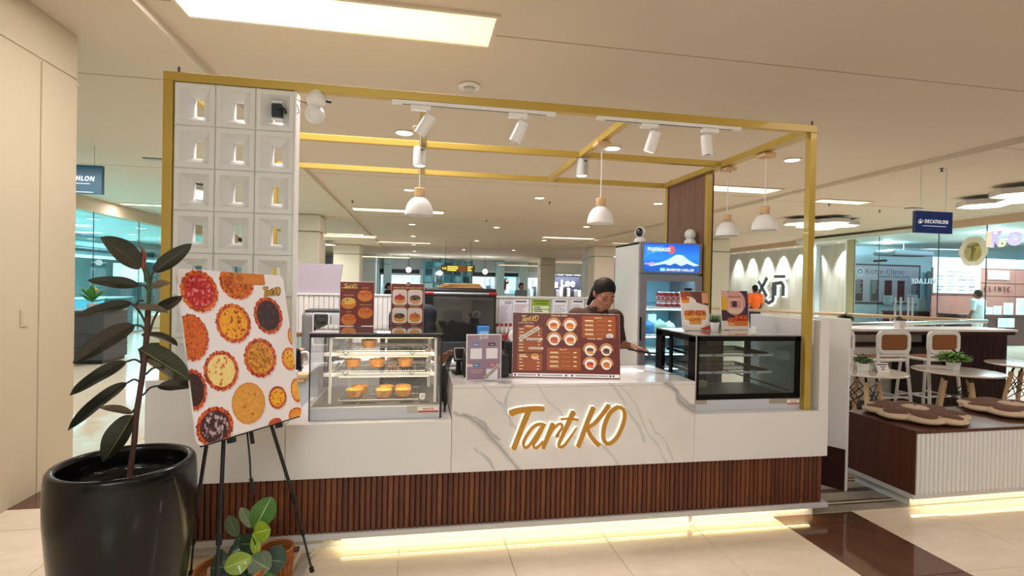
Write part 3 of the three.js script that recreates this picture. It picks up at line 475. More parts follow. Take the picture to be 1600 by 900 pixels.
  { const g = thing('glass_lettering', 'purple and orange lettering on the shop glass at the right edge', 'sign', SFO, SFT); part(g, 'letter', textGeo('K', 0.4, 0.03).translate(-0.78, 2.92, 0.01), glow(0x7a62e0, 0.6)); part(g, 'letter', textGeo('o', 0.42, 0.03).translate(-0.36, 2.9, 0.01), glow(0x8a78e8, 0.6)); part(g, 'accent', bb(-1.0, -0.9, 2.74, 3.1, 0.045, 0.05), glow(0xf0a848, 0.6)); part(g, 'accent', new THREE.TorusGeometry(0.06, 0.02, 8, 16).translate(-0.62, 2.8, 0.05), glow(0xf4cf58, 0.7)); }
}
{ // clinic behind the glass
  const pale = std(0xcfeaf4, 0.6), lav = std(0xb5a9b6, 0.6), brick = std(0xa46a5c, 0.55), dkw = std(0x4c2521, 0.5);
  struct('wall_clinic_back', bb(14.75, 24, 0, 3.4, -14.3, -14.1), pale); struct('wall_clinic_right', bb(24, 24.2, 0, 3.4, -14.2, -2), pale); struct('wall_clinic_front', bb(14.3, 24, 0, 3.4, -1.9, -1.7), pale);
  struct('ceiling_clinic', bb(14.05, 24.2, 3.3, 3.42, -14.3, -1.7), std(0xdcebe6, 0.7));
  const pw = struct('wall_clinic_panelled', bb(17.1, 22, 0, 2.75, -11.4, -11.25), brick);
  part(pw, 'panel', bb(16.62, 22, 2.42, 2.75, -11.24, -11.2), lav); for (const [y0, y1] of [[1.93, 2.4], [1.5, 1.91], [0.6, 1.48]]) for (const [x0, x1] of [[16.62, 18.5], [18.52, 20], [20.02, 22]]) part(pw, 'panel', rbb(x0, x1, y0, y1, -11.25, -11.2, 0.01), brick);
  const [c, g] = canvas(640, 320); g.fillStyle = '#c9c3cf'; g.fillRect(0, 0, 640, 320); g.strokeStyle = '#3b3440'; g.lineWidth = 8; g.strokeRect(4, 4, 632, 312);
  g.fillStyle = '#3b4a60'; g.font = '54px sans-serif'; g.save(); g.translate(112, 76); g.scale(1.42, 1); g.fillText('Kobe Clinic', 0, 0); g.restore(); g.font = 'bold 20px sans-serif'; g.fillText('DIAGNOSTIC & DENTAL CENTER', 230, 104);
  g.fillStyle = '#eef6fa'; g.beginPath(); g.arc(66, 62, 36, 0, 7); g.fill(); g.fillStyle = '#49708a'; g.beginPath(); g.arc(66, 62, 26, 0, 7); g.fill(); g.fillStyle = '#eef6fa'; g.fillRect(52, 58, 10, 30); g.fillRect(70, 58, 10, 30); g.fillRect(52, 50, 28, 12);
  for (const [x, col, a] of [[24, '#54303a', 1], [176, '#5a4a52', 1], [300, '#6a2f33', 0], [422, '#6e3235', 0], [560, '#5b5666', 1]]) { g.fillStyle = col; g.fillRect(x, 128, 70, 175); if (a) lines(g, x + 6, 136, 58, 9, 12, 5, '#cfcbd6', x); }
  g.fillStyle = '#3d8f7c'; g.fillRect(160, 128, 18, 175);
  const b = thing('clinic_board', 'large lilac clinic board with dark lettering and brown columns behind the glass', 'sign', [17.83, 1.86, -14.069]); part(b, 'board', rbox(3.06, 1.52, 0.06, 0.01), dkw); part(b, 'print', sheet(3.02, 1.48).translate(0, 0, 0.031), std(0xffffff, 0.5, 0, { map: texOf(c) }));
  const [c2, g2] = canvas(512, 256); g2.fillStyle = '#d6cfc4'; g2.fillRect(0, 0, 512, 256); g2.strokeStyle = '#8c7f80'; g2.lineWidth = 3; g2.beginPath(); g2.arc(80, 40, 22, 0, 7); g2.stroke(); g2.fillStyle = '#6c6468'; g2.fillRect(140, 36, 250, 8); for (let j = 0; j < 5; j++) for (let i = 0; i < 4; i++) if (hash2(i, j, 5) > 0.15) { g2.fillStyle = hash2(i, j, 6) > 0.5 ? '#5d5a62' : '#8a8388'; g2.fillRect(30 + i * 118, 82 + j * 34, 50 + 40 * hash2(i, j, 7), 8 + 5 * hash2(i, j, 8)); }
  const b2 = thing('partner_board', 'pale board with rows of small dark marks on the red-brown clinic wall', 'sign', [17.56, 1.99, -11.17]); part(b2, 'board', rbox(1.88, 0.86, 0.04, 0.01), M.paper); part(b2, 'print', sheet(1.86, 0.84).translate(0, 0, 0.021), std(0xffffff, 0.6, 0, { map: texOf(c2) }));
  const z = thing('clinic_letters', 'dark thin letters on the red-brown clinic wall at far right', 'sign', [19.2, 1.74, -11.18]); [...'CLINIC'].forEach((ch, i) => part(z, 'letter', textGeo(ch, 0.17, 0.02, fontReg).translate(-0.45 + i * 0.19, 0, 0), std(0x5b2e2a, 0.5)));
  const pc = thing('wall_picture', 'small bright blue picture on the red-brown clinic wall', 'picture', [19.25, 2.2, -11.17]); part(pc, 'frame', rbox(0.86, 0.3, 0.03, 0.008), M.paper); part(pc, 'print', box(0.82, 0.27, 0.01, 0, 0, 0.016), glow(0x6fb6e2, 0.8));
  const ct = (label, x0, x1, y, z0, z1) => { const t = thing('clinic_counter', label, 'counter', [(x0 + x1) / 2, 0, (z0 + z1) / 2]), w = x1 - x0, d = z0 - z1; part(t, 'body', bb(-w / 2, w / 2, 0, y - 0.05, -d / 2, d / 2), dkw); part(t, 'top', rbb(-w / 2 - 0.03, w / 2 + 0.03, y - 0.05, y, -d / 2 - 0.03, d / 2 + 0.03, 0.01), std(0x5d302a, 0.35)); for (let k = 1; k * 0.9 < w; k++) part(t, 'joint', bb(-w / 2 + k * 0.9, -w / 2 + k * 0.9 + 0.012, 0, y - 0.05, d / 2, d / 2 + 0.004), M.black); return t; };
  ct('dark brown clinic counter left of the person in white', 16.0, 17.4, 0.92, -11.9, -12.4); ct('dark brown clinic counter right of the person in white', 15.95, 20.5, 0.95, -9.8, -10.4);
  const pp = (label, x, y, zz, w, h, s) => { const [c3, g3] = canvas(96, 96); g3.fillStyle = '#e3f1f5'; g3.fillRect(0, 0, 96, 96); lines(g3, 10, 12, 70, 7, 11, 4, '#8fa6b4', s); const t = thing('counter_notice', label, 'notice', [x, y, zz]); part(t, 'sheet', rbox(w, h, 0.01, 0.003), M.paper); part(t, 'print', sheet(w - 0.01, h - 0.01).translate(0, 0, 0.0055), std(0xffffff, 0.6, 0, { map: texOf(c3) })); };
  pp('large white notice at the right end of the clinic counter', 18.45, 1.2, -9.78, 0.75, 0.5, 3); pp('square white notice beside the large one on the clinic counter', 17.78, 1.13, -9.78, 0.36, 0.36, 4); pp('low wide white box notice right of the person in white', 16.95, 1.06, -9.78, 0.5, 0.22, 5); pp('small white notice in the middle of the clinic counter', 17.38, 1.08, -9.78, 0.3, 0.26, 6); pp('framed picture notice on the front of the clinic counter', 17.7, 0.7, -9.77, 0.62, 0.28, 7);
  pp('pale blue notice hung low on the lilac clinic board', 17.9, 1.25, -14.03, 0.42, 0.36, 8); pp('cream notice at the right end of the lilac clinic board', 19.0, 1.3, -14.03, 0.5, 0.36, 9); pp('white sheet standing left of the person in white', 17.1, 1.14, -11.95, 0.36, 0.44, 11);
  for (const [x, zz, i] of [[15.7, -8.6, 0], [16.9, -7.8, 1], [17.6, -8.0, 2], [19.3, -9.6, 3], [16.2, -12.5, 4]]) { const d = thing('clinic_downlight', `bright cool ceiling light in the clinic, ${ORD[i]} of five`, 'downlight', [x, 3.28, zz], 0, 'ceiling lights in the clinic'); part(d, 'trim_ring', cyl(0.15, 0.15, 0.03, 0, 0, 0, 20), M.plastic); part(d, 'lens', cyl(0.12, 0.12, 0.008, 0, -0.018, 0, 20), glow(0xd6f4ff, 6)); const p = new THREE.PointLight(COOL, 6); p.name = 'clinic_lamp'; p.position.y = -0.12; p.shadow.radius = 5; d.add(p); }
  const dc = thing('ceiling_unit', 'grey curved air unit under the clinic ceiling', 'air unit', [17.0, 2.95, -12.6]); part(dc, 'body', rbox(1.7, 0.2, 0.9, 0.09), std(0x9fb2bf, 0.5)); part(dc, 'vent', rbox(1.2, 0.02, 0.2, 0.008, 0, -0.105, 0.2), M.steelDark); part(dc, 'hanger', cyl(0.02, 0.02, 0.3, 0, 0.2, 0, 8), M.steel);
  const cb = thing('glass_cabinet', 'pale blue shelf cabinet beside the lilac clinic board', 'cabinet', [19.85, 0, -13.7]); part(cb, 'back', bb(-0.35, 0.35, 0.1, 2.4, -0.2, -0.18), pale); for (let k = 0; k < 6; k++) part(cb, 'shelf', rbb(-0.35, 0.35, 0.2 + k * 0.42, 0.23 + k * 0.42, -0.18, 0.15, 0.005), std(0x8db6cc, 0.4)); for (const s of [-0.35, 0.33]) part(cb, 'side', bb(s, s + 0.02, 0, 2.4, -0.2, 0.15), std(0x9cc2d6, 0.4));
  for (let k = 0; k < 8; k++) part(cb, 'box', rbox(0.2, 0.22, 0.15, 0.01, -0.2 + 0.38 * (k % 2), 0.36 + 0.42 * (k >> 1), 0), std([0xdff0f5, 0x5fa6cf, 0xc9e4ee][k % 3], 0.5));
  const l = new THREE.RectAreaLight(COOL, 11, 4, 3); l.name = 'clinic_fill_light'; l.rotation.x = -Math.PI / 2; l.position.set(18.5, 3.25, -9.5); scene.add(l);  // added area light with no fitting, brightening the clinic interior
}
// ---------------------------------------------------------------- gallery railing
{
  const t = thing('gallery_railing', 'chrome handrail with glass panes turning a corner behind the bar', 'railing'); const pts = [[4.6, -3.25], [5.87, -3.3], [9.88, -4.37], [7.49, -7.72], [6.4, -9.4]];
  for (let i = 0; i + 1 < pts.length; i++) {
    const a = V(pts[i][0], 1.1, pts[i][1]), b = V(pts[i + 1][0], 1.1, pts[i + 1][1]); part(t, 'handrail', [bar(a, b, 0.035, 0.035, 14), new THREE.SphereGeometry(0.035, 12, 8).translate(b.x, b.y, b.z)], i < 2 ? M.chrome : std(0xb5a084, 0.35, 0.4));
    const n = Math.max(1, Math.round(a.distanceTo(b) / 1.3)); for (let k = 0; k < n; k++) { const p = a.clone().lerp(b, k / n), q = a.clone().lerp(b, (k + 1) / n); part(t, 'post', [bar(V(p.x, 0, p.z), V(p.x, 1.08, p.z), 0.018), cyl(0.05, 0.05, 0.012, p.x, 0.006, p.z, 14)], M.steel); const d = q.clone().sub(p), L = d.length() - 0.1, g = box(L, 0.8, 0.01).rotateY(-Math.atan2(d.z, d.x)).translate((p.x + q.x) / 2, 0.55, (p.z + q.z) / 2); part(t, 'pane', g, M.glassGreen); }
  }
}
// ---------------------------------------------------------------- bar with stools
{
  const t = thing('bar_counter', 'long bar with white top, brown edge and dark slatted end', 'bar', [0, 0, -2.6]);
  part(t, 'top', rbb(4.4, 8.08, 1.075, 1.105, -0.5, 0.02, 0.006), M.white); part(t, 'top_edge', rbb(4.4, 8.06, 1.03, 1.074, -0.48, 0, 0.004), M.walnutDark);
  part(t, 'knee_panel', bb(4.4, 6.95, 0.1, 1.03, -0.4, -0.36), M.whiteMatte); part(t, 'rail', rbb(4.4, 6.95, 0.84, 0.9, -0.36, -0.3, 0.01), M.walnutDark); part(t, 'plinth', bb(4.4, 7.9, 0, 0.1, -0.38, -0.05), M.steelDark);
  part(t, 'end_body', bb(6.95, 7.96, 0.1, 1.03, -0.42, -0.03), M.walnutDark); for (let k = 0; k < 28; k++) part(t, 'slat', rbb(6.96 + k * 0.0355, 6.985 + k * 0.0355, 0.1, 1.03, -0.03, -0.012, 0.006), M.walnutDark);
  part(t, 'dark_panel', bb(6.45, 6.95, 0.1, 0.86, -0.34, -0.06), std(0x2a2528, 0.5));
}
const rattan = std(0xffffff, 0.7, 0, { map: texOf(paintPixels(128, 128, (x, y) => { const v = 0.5 + 0.25 * Math.sin(x * 0.8) + 0.25 * Math.sin(y * 0.8); return mix([108, 62, 26], [176, 116, 62], v); }), true, [3, 2]) });
function makeStool() {
  const t = thing('bar_stool', 'white bar stool with rattan back, middle of the three at the bar', 'bar stool', [5.5, 0, -2.2], 0, 'white rattan stools at the bar'), W = M.plastic;
  const s = roundRect(0.44, 0.26, 0.07), h = new THREE.Path(roundRect(0.37, 0.19, 0.045).getPoints(6)); s.holes.push(h);
  const fr = extr(s, 0.03, 0.004).translate(0, 1.0, 0.18); part(t, 'back_frame', fr, W); part(t, 'back_panel', box(0.38, 0.2, 0.012, 0, 1.0, 0.195), rattan);
  part(t, 'seat', rbox(0.42, 0.035, 0.4, 0.016, 0, 0.785, -0.02), W); part(t, 'seat_panel', rbox(0.34, 0.01, 0.32, 0.004, 0, 0.806, -0.02), rattan);
  for (const x of [-1, 1]) { part(t, 'leg', tube([[x * 0.205, 1.03, 0.195], [x * 0.2, 0.8, 0.19], [x * 0.215, 0.4, 0.225], [x * 0.23, 0, 0.25]], 0.018, 20, 8), W); part(t, 'leg', bar(V(x * 0.185, 0.78, -0.18), V(x * 0.22, 0, -0.24), 0.018, 0.018), W); part(t, 'side_stretcher', bar(V(x * 0.2, 0.34, 0.22), V(x * 0.205, 0.34, -0.21), 0.012), W); }
  part(t, 'foot_rail', bar(V(-0.2, 0.3, -0.215), V(0.2, 0.3, -0.215), 0.013), W); part(t, 'rear_stretcher', bar(V(-0.21, 0.36, 0.225), V(0.21, 0.36, 0.225), 0.012), W); part(t, 'back_rail', rbox(0.4, 0.03, 0.025, 0.01, 0, 0.845, 0.19), W);
  return t;
}
{ const s = makeStool(); s.position.set(5.5, 0, -2.22);
  copyOf(s, 'white bar stool with rattan back, partly hidden behind the white swing panel', [4.77, 0, -2.25], 0.05); copyOf(s, 'white bar stool with rattan back in front of the dark slatted bar end', [6.2, 0, -2.22], 0); }
// ---------------------------------------------------------------- round tables
function makeTable(label, pos, r, turn) {
  const t = thing('round_table', label, 'table', pos, turn, 'white round tables with wooden legs');
  part(t, 'tabletop', lathe([[0, 0.722], [r - 0.012, 0.722], [r, 0.728], [r, 0.738], [r - 0.01, 0.744], [0, 0.744]], 56), phys({ color: 0xdfd5c6, roughness: 0.2, clearcoat: 0.6, clearcoatRoughness: 0.1 }));
  part(t, 'hub', rbox(0.26, 0.02, 0.26, 0.008, 0, 0.71, 0), M.black);
  for (let k = 0; k < 4; k++) { const a = Math.PI / 4 + k * Math.PI / 2, c = Math.cos(a), s = Math.sin(a), a2 = a + Math.PI / 2, c2 = Math.cos(a2), s2 = Math.sin(a2);
    part(t, 'leg', bar(V(c * 0.15, 0.635, s * 0.15), V(c * 0.27, 0, s * 0.27), 0.026, 0.017, 14), M.oak); part(t, 'bracket', bar(V(c * 0.12, 0.71, s * 0.12), V(c * 0.153, 0.62, s * 0.153), 0.012), M.black);
    part(t, 'wire_brace', [bar(V(c * 0.15, 0.62, s * 0.15), V(c2 * 0.21, 0.36, s2 * 0.21), 0.005, 0.005, 6), bar(V(c2 * 0.15, 0.62, s2 * 0.15), V(c * 0.21, 0.36, s * 0.21), 0.005, 0.005, 6), bar(V(c * 0.17, 0.55, s * 0.17), V(c2 * 0.23, 0.27, s2 * 0.23), 0.005, 0.005, 6), bar(V(c2 * 0.17, 0.55, s2 * 0.17), V(c * 0.23, 0.27, s * 0.23), 0.005, 0.005, 6)], M.black); }
  return t;
}
makeTable('white round table with a number card, partly hidden by the white swing panel', [4.72, 0, -1.66], 0.42, 0.3);
makeTable('white round table with a bushy green plant, before the slatted bar end', [5.86, 0, -1.58], 0.41, 0.75);
makeTable('white round table cut off by the right edge of the view', [7.35, 0, -1.95], 0.4, 0.2);
function pottedBush(name, label, pos, potW, potH, R, n, cols, leafL, flatness = 0.8) {
  const t = thing(name, label, 'plant', pos);
  const pot = new THREE.CylinderGeometry(potW * 0.62, potW * 0.46, potH, 4, 1).rotateY(Math.PI / 4); part(t, 'pot', toCreasedNormals(pot.toNonIndexed(), 0.5).translate(0, potH / 2, 0), M.plastic); part(t, 'soil', cyl(potW * 0.4, potW * 0.4, 0.005, 0, potH + 0.001, 0, 12), M.blackMatte);
  const by = cols.map(() => []);
  for (let i = 0; i < n; i++) { const a = i * 2.3999, e = Math.acos(1 - 1.15 * ((i + 0.5) / n)), r = R * rr(0.55, 1), d = V(Math.cos(a) * Math.sin(e), Math.cos(e) * flatness + 0.15, Math.sin(a) * Math.sin(e)); const g = new THREE.SphereGeometry(1, 6, 4).scale(leafL * rr(0.8, 1.2), leafL * 0.1, leafL * 0.55).rotateZ(rr(-0.6, 0.6)).rotateY(-a + rr(-0.6, 0.6)).translate(d.x * r, potH + 0.012 + d.y * r, d.z * r); by[i % cols.length].push(g); if (i % 9 === 0) by[0].push(bar(V(0, potH, 0), V(d.x * r, potH + d.y * r, d.z * r), 0.0025, 0.002, 5)); }
  by.forEach((l, i) => { const m = part(t, 'foliage', l, std(cols[i], 0.6)); m.userData.kind = 'stuff'; });
  return t;
}
pottedBush('table_plant', 'round green plant in a white square pot beside the number card', [4.70, 0.745, -1.62], 0.1, 0.08, 0.095, 170, [0x3f6a22, 0x567f2e, 0x2c4d1b], 0.018);
pottedBush('table_plant', 'wide bright green plant in a white square pot on the second round table', [5.83, 0.745, -1.6], 0.11, 0.085, 0.16, 150, [0x5e8f2c, 0x77a83c, 0x3f6a22], 0.036, 0.6);
pottedBush('bar_plant', 'dark green bushy plant in a grey pot on the bar top, left', [5.5, 1.106, -2.72], 0.13, 0.09, 0.1, 90, [0x24451f, 0x335a2a], 0.03);
pottedBush('bar_plant', 'small plant in a tan pot in the middle of the bar top', [6.35, 1.106, -2.75], 0.12, 0.1, 0.05, 30, [0x5c5a30, 0x3f5226], 0.02);
{ const [c, g] = canvas(160, 100); g.fillStyle = '#f3f1ec'; g.fillRect(0, 0, 160, 100); g.fillStyle = '#2b2522'; g.fillRect(14, 10, 132, 12); g.fillRect(50, 38, 70, 9); g.fillRect(60, 64, 40, 12);
  const t = thing('number_card', 'small white tent card with dark print on the first round table', 'card', [4.86, 0.745, -1.56], -0.1); part(t, 'panel', box(0.14, 0.1, 0.002).rotateX(-0.45).translate(0, 0.044, 0.02), M.paper); part(t, 'panel', box(0.14, 0.1, 0.002).rotateX(0.45).translate(0, 0.044, -0.022), M.paper); part(t, 'print', sheet(0.136, 0.096).translate(0, 0, 0.0015).rotateX(-0.45).translate(0, 0.044, 0.02), std(0xffffff, 0.7, 0, { map: texOf(c) })); }
// ---------------------------------------------------------------- bench with cushions
{
  const t = thing('bench', 'low brown bench box with white fluted front and glowing base', 'bench', [3.6, 0, -0.03], 0.02); const D = 0.62, W = 3.0;
  part(t, 'platform', rbb(-0.01, W, 0.078, 0.112, -D, 0.0, 0.003), M.plasticGrey); part(t, 'riser', bb(0.05, W, 0, 0.078, -D + 0.06, -0.075), M.whiteMatte);
  part(t, 'body', metreUV(bb(0, W, 0.112, 0.56, -D, -0.02)), M.walnut); part(t, 'top', metreUV(rbb(-0.004, W, 0.56, 0.584, -D - 0.004, 0.006, 0.003)), M.walnut); part(t, 'corner_trim', metreUV(bb(0, 0.012, 0.112, 0.56, -0.02, 0)), M.walnut);
  const fl = new THREE.CylinderGeometry(0.0172, 0.0172, 0.446, 12, 1, false); fl.scale(1, 1, 1.2);
  for (let k = 0; k < 73; k++) { const m = part(t, "flute", fl, M.whiteMatte); m.position.set(0.033 + k * 0.0405, 0.336, -0.016); }
  const led = thing('led_strip', 'glowing warm light strip under the bench base', 'light strip', [3.6, 0, -0.03], 0.02); part(led, 'diffuser', bb(0.05, W, 0.07, 0.077, -0.06, -0.05), glow(0xffe39a, 7));
  const l = new THREE.RectAreaLight(new THREE.Color(1, 0.85, 0.52), 6.5, W - 0.1, 0.02); l.name = 'led_lamp'; l.position.set(W / 2, 0.066, -0.055); l.rotation.x = -Math.PI / 2; led.add(l);
}
{
  const brown = std(0x6b4b3a, 0.95), cream = std(0xcdb79a, 0.95);
  const t = thing('seat_cushion', 'brown flower-shaped cushion with cream edge at the left end of the bench', 'cushion', [3.99, 0.586, -0.39], 0.2, 'flower cushions on the bench');
  for (let k = 0; k < 8; k++) { const a = k * Math.PI / 4; part(t, 'edge_lobe', new THREE.SphereGeometry(0.105, 16, 10).scale(1.05, 0.26, 1).translate(Math.cos(a) * 0.185, 0.027, Math.sin(a) * 0.185), cream); part(t, 'petal', new THREE.SphereGeometry(0.1, 18, 10).scale(1.3, 0.24, 0.82).rotateY(-a).translate(Math.cos(a) * 0.14, 0.041, Math.sin(a) * 0.14), brown); }
  part(t, 'base', cyl(0.2, 0.2, 0.05, 0, 0.026, 0, 32), cream); part(t, 'centre', new THREE.SphereGeometry(0.075, 20, 10).scale(1, 0.2, 1).translate(0, 0.06, 0), cream); part(t, 'button', new THREE.SphereGeometry(0.012, 10, 6).scale(1, 0.5, 1).translate(0, 0.073, 0), brown);
  t.scale.setScalar(1.25);
  copyOf(t, 'brown flower-shaped cushion with cream edge, second from the left on the bench', [5.0, 0.586, -0.42], 0.5); copyOf(t, 'brown flower-shaped cushion at the right edge, its lobe just in view', [5.85, 0.586, -0.45], 0.1);
}

// ---------------------------------------------------------------- kiosk body
const marbleC = (() => {
  const W = 1024, H = 344, [c, g] = canvas(W, H); g.drawImage(paintPixels(256, 86, (x, y) => mix([234, 229, 224], [219, 213, 208], fbm(x / 40, y / 26, 201, 4))), 0, 0, W, H);
  const veins = [[[0, 112, 60, 130, 120, 168, 175, 238, 235, 300, 270, 344], 3.2, 0.5], [[40, 118, 110, 142, 150, 190, 190, 222], 2, 0.4], [[120, 0, 165, 60, 205, 96, 240, 170], 1.6, 0.28], [[240, 0, 212, 60, 222, 120, 262, 190], 1.8, 0.3], [[330, 0, 380, 70, 440, 120, 470, 190, 540, 250], 1.5, 0.25], [[640, 0, 690, 60, 720, 120, 770, 180, 800, 250], 1.8, 0.3], [[690, 20, 760, 100, 800, 190, 860, 270, 900, 344], 1.3, 0.3], [[880, 0, 930, 36, 960, 90, 1024, 128], 3.4, 0.5], [[930, 30, 990, 90, 1024, 108], 2, 0.36], [[560, 180, 600, 240, 650, 290, 690, 344], 1.6, 0.3], [[820, 160, 850, 210, 890, 240, 930, 330], 1.4, 0.26], [[90, 250, 150, 300, 170, 344], 1.5, 0.3]];
  veins.forEach(([p, w, a], n) => { for (const [k, al] of [[9, 0.07], [5, 0.1], [2.4, 0.16], [1, 0.5]]) { g.strokeStyle = `rgba(132,128,128,${a * al * 0.75})`; g.lineCap = 'round'; for (let i = 0; i < 90; i++) { const c2 = new THREE.SplineCurve(Array.from({ length: p.length / 2 }, (_, q) => new THREE.Vector2(p[q * 2], p[q * 2 + 1]))); const u = i / 90, A = c2.getPoint(u), B = c2.getPoint(Math.min(1, u + 0.022)); const j = (q) => 10 * (fbm(q.x / 26, q.y / 26, n + 3, 3) - 0.5); g.lineWidth = w * k * (0.5 + fbm(u * 6, n, 9, 2)); g.beginPath(); g.moveTo(A.x + j(A), A.y - j(A)); g.lineTo(B.x + j(B), B.y - j(B)); g.stroke(); } } });
  return c;
})();
const marble = phys({ map: texOf(marbleC), roughness: 0.28, clearcoat: 0.3, clearcoatRoughness: 0.15 }); marble.map.repeat.set(1 / 1.6, 1 / 0.54); marble.map.offset.set(-0.225 / 1.6, -0.44 / 0.54);
const marbleTop = phys({ map: marble.map.clone(), roughness: 0.12, clearcoat: 0.6, clearcoatRoughness: 0.05 });
{
  const t = thing('kiosk_counter', 'long white and marble kiosk counter on a brown slatted base', 'counter');
  part(t, 'platform', rbb(-1.45, 2.865, 0.074, 0.108, -2.3, -0.008, 0.003), M.plasticGrey);
  part(t, 'riser', bb(-1.4, 2.80, 0, 0.074, -2.25, -0.078), M.whiteMatte);
  const back = part(t, 'slat_base', bb(-1.42, 2.815, 0.108, 0.44, -0.3, -0.038), std(0x2a140b, 0.7));
  const sh = new THREE.Shape(); sh.moveTo(-0.0135, 0); sh.lineTo(-0.0135, -0.009); sh.lineTo(-0.009, -0.013); sh.lineTo(0.009, -0.013); sh.lineTo(0.0135, -0.009); sh.lineTo(0.0135, 0); sh.closePath();
  const sg = extr(sh, 0.332).rotateX(-Math.PI / 2);
  for (let k = 0; k < 130; k++) { const m = part(back, 'slat', sg, M.slat[(hash2(k, 3, 5) * 3) | 0]); m.position.set(-1.405 + k * 0.0326, 0.108, -0.038); }
  part(t, 'end_slat', bb(2.815, 2.822, 0.108, 0.44, -0.8, -0.03), M.slat[0]);
  // white panels, left block with the screen on it, low ledges under the display cases
  part(t, 'left_block', rbb(-1.46, -0.731, 0.44, 1.025, -0.32, 0, 0.003), M.white);
  part(t, 'left_ledge', rbb(-0.729, 0.223, 0.44, 0.76, -0.74, 0, 0.003), M.white);
  part(t, 'right_ledge', rbb(1.827, 2.84, 0.44, 0.757, -0.74, 0, 0.003), M.white);
  part(t, 'right_half_wall', rbb(2.765, 2.84, 0.757, 1.385, -0.78, -0.004, 0.003), M.white);
  part(t, 'right_half_wall', rbb(2.79, 2.84, 0.108, 0.757, -0.78, -0.30, 0.003), M.white);
  // marble service block
  const fr = part(t, 'marble_front', metreUV(rbb(0.225, 1.825, 0.44, 0.956, -0.02, 0, 0.002)), marble);
  part(t, 'marble_side', metreUV(bb(0.227, 0.243, 0.44, 0.956, -0.66, -0.02)), marble); part(t, 'marble_side', metreUV(bb(1.807, 1.823, 0.44, 0.956, -0.66, -0.02)), marble);
  part(t, 'marble_top', metreUV(rbb(0.224, 1.826, 0.957, 0.976, -0.68, 0.001, 0.002)), marbleTop);
  part(t, 'inner_shelf', bb(0.25, 1.80, 0.70, 0.72, -0.64, -0.03), M.whiteMatte);
  // lettering: glowing acrylic backs with gold faces
  const map = (x, y) => [0.508 + x * 0.000577 + (y / 800) * 0.0095, 0.943 - x * 0.0000105 - y * 0.000545 - (x / 1600) * (y / 800) * 0.02];
  const sign = thing('gold_lettering', 'backlit gold brush-script letters on the marble counter front', 'sign'); const acry = glow(0xfff6e2, 0.42);
  for (const l of Object.keys(LOGO)) {
    const g = part(sign, 'letter_' + l.toLowerCase(), logoShapes(l, map).map((s, i) => extr(s, 0.004, 0, 8).translate(0, 0, 0.0215 + i * 0.0003)), M.goldLetter);
    const b = new THREE.Mesh(merge(logoShapes(l, map, 7).map((s, i) => extr(s, 0.0185, 0, 8).translate(-0.002, 0.002, 0.002 + i * 0.0003))), acry); b.name = 'acrylic_back'; shade(b); g.add(b);
  }
  // glowing strip below the platform
  const led = thing('led_strip', 'glowing warm light strip under the kiosk counter', 'light strip'); part(led, 'diffuser', bb(-0.45, 2.76, 0.066, 0.073, -0.062, -0.052), glow(0xffe39a, 7));
  const l = new THREE.RectAreaLight(new THREE.Color(1, 0.85, 0.52), 6.5, 3.2, 0.02); l.name = 'led_lamp'; l.position.set(1.155, 0.062, -0.057); l.rotation.x = -Math.PI / 2; led.add(l);
  const cn = thing('cable_clip', 'small white cable connector under the right part of the kiosk counter', 'connector', [1.83, 0.05, -0.04]); part(cn, 'clip', rbox(0.03, 0.045, 0.02, 0.005), M.plastic); part(cn, 'wire', tube([[0.01, 0.01, 0], [0.035, -0.01, 0.01], [0.02, -0.045, 0.012], [-0.01, -0.046, 0.01]], 0.003, 16, 6), M.plastic);
  const wr = thing('loose_cable', 'thin pale cable hanging from the light strip behind the tripod foot', 'cable'); part(wr, 'wire', tube([[-0.42, 0.066, -0.05], [-0.5, 0.06, -0.02], [-0.56, 0.02, 0.02], [-0.6, 0.004, 0.06], [-0.68, 0.004, 0.15]], 0.006, 28, 8), std(0xe4d9a8, 0.5)); part(wr, 'plug', rbox(0.05, 0.02, 0.02, 0.006, -0.44, 0.062, -0.045), M.plastic);
  // swing panel at the right end
  const gt = thing('swing_panel', 'white swing panel with dark brown lower part standing open beside the kiosk', 'door', [2.87, 0, -0.78], Math.atan2(-0.55, 0.33)); const gl = 0.655; gt.rotation.y = -Math.atan2(0.55, 0.33);
  part(gt, 'upper_leaf', rbb(0, gl, 0.402, 1.385, -0.018, 0.018, 0.003), M.white); part(gt, 'lower_leaf', metreUV(bb(0, gl - 0.008, 0.09, 0.4, -0.017, 0.017)), M.walnutDark); part(gt, 'edge_band', bb(gl - 0.008, gl, 0.09, 0.402, -0.018, 0.018), M.white); for (const y of [0.5, 1.2]) part(gt, 'hinge', cyl(0.012, 0.012, 0.09, -0.006, y, 0.02, 12), M.steel);
}
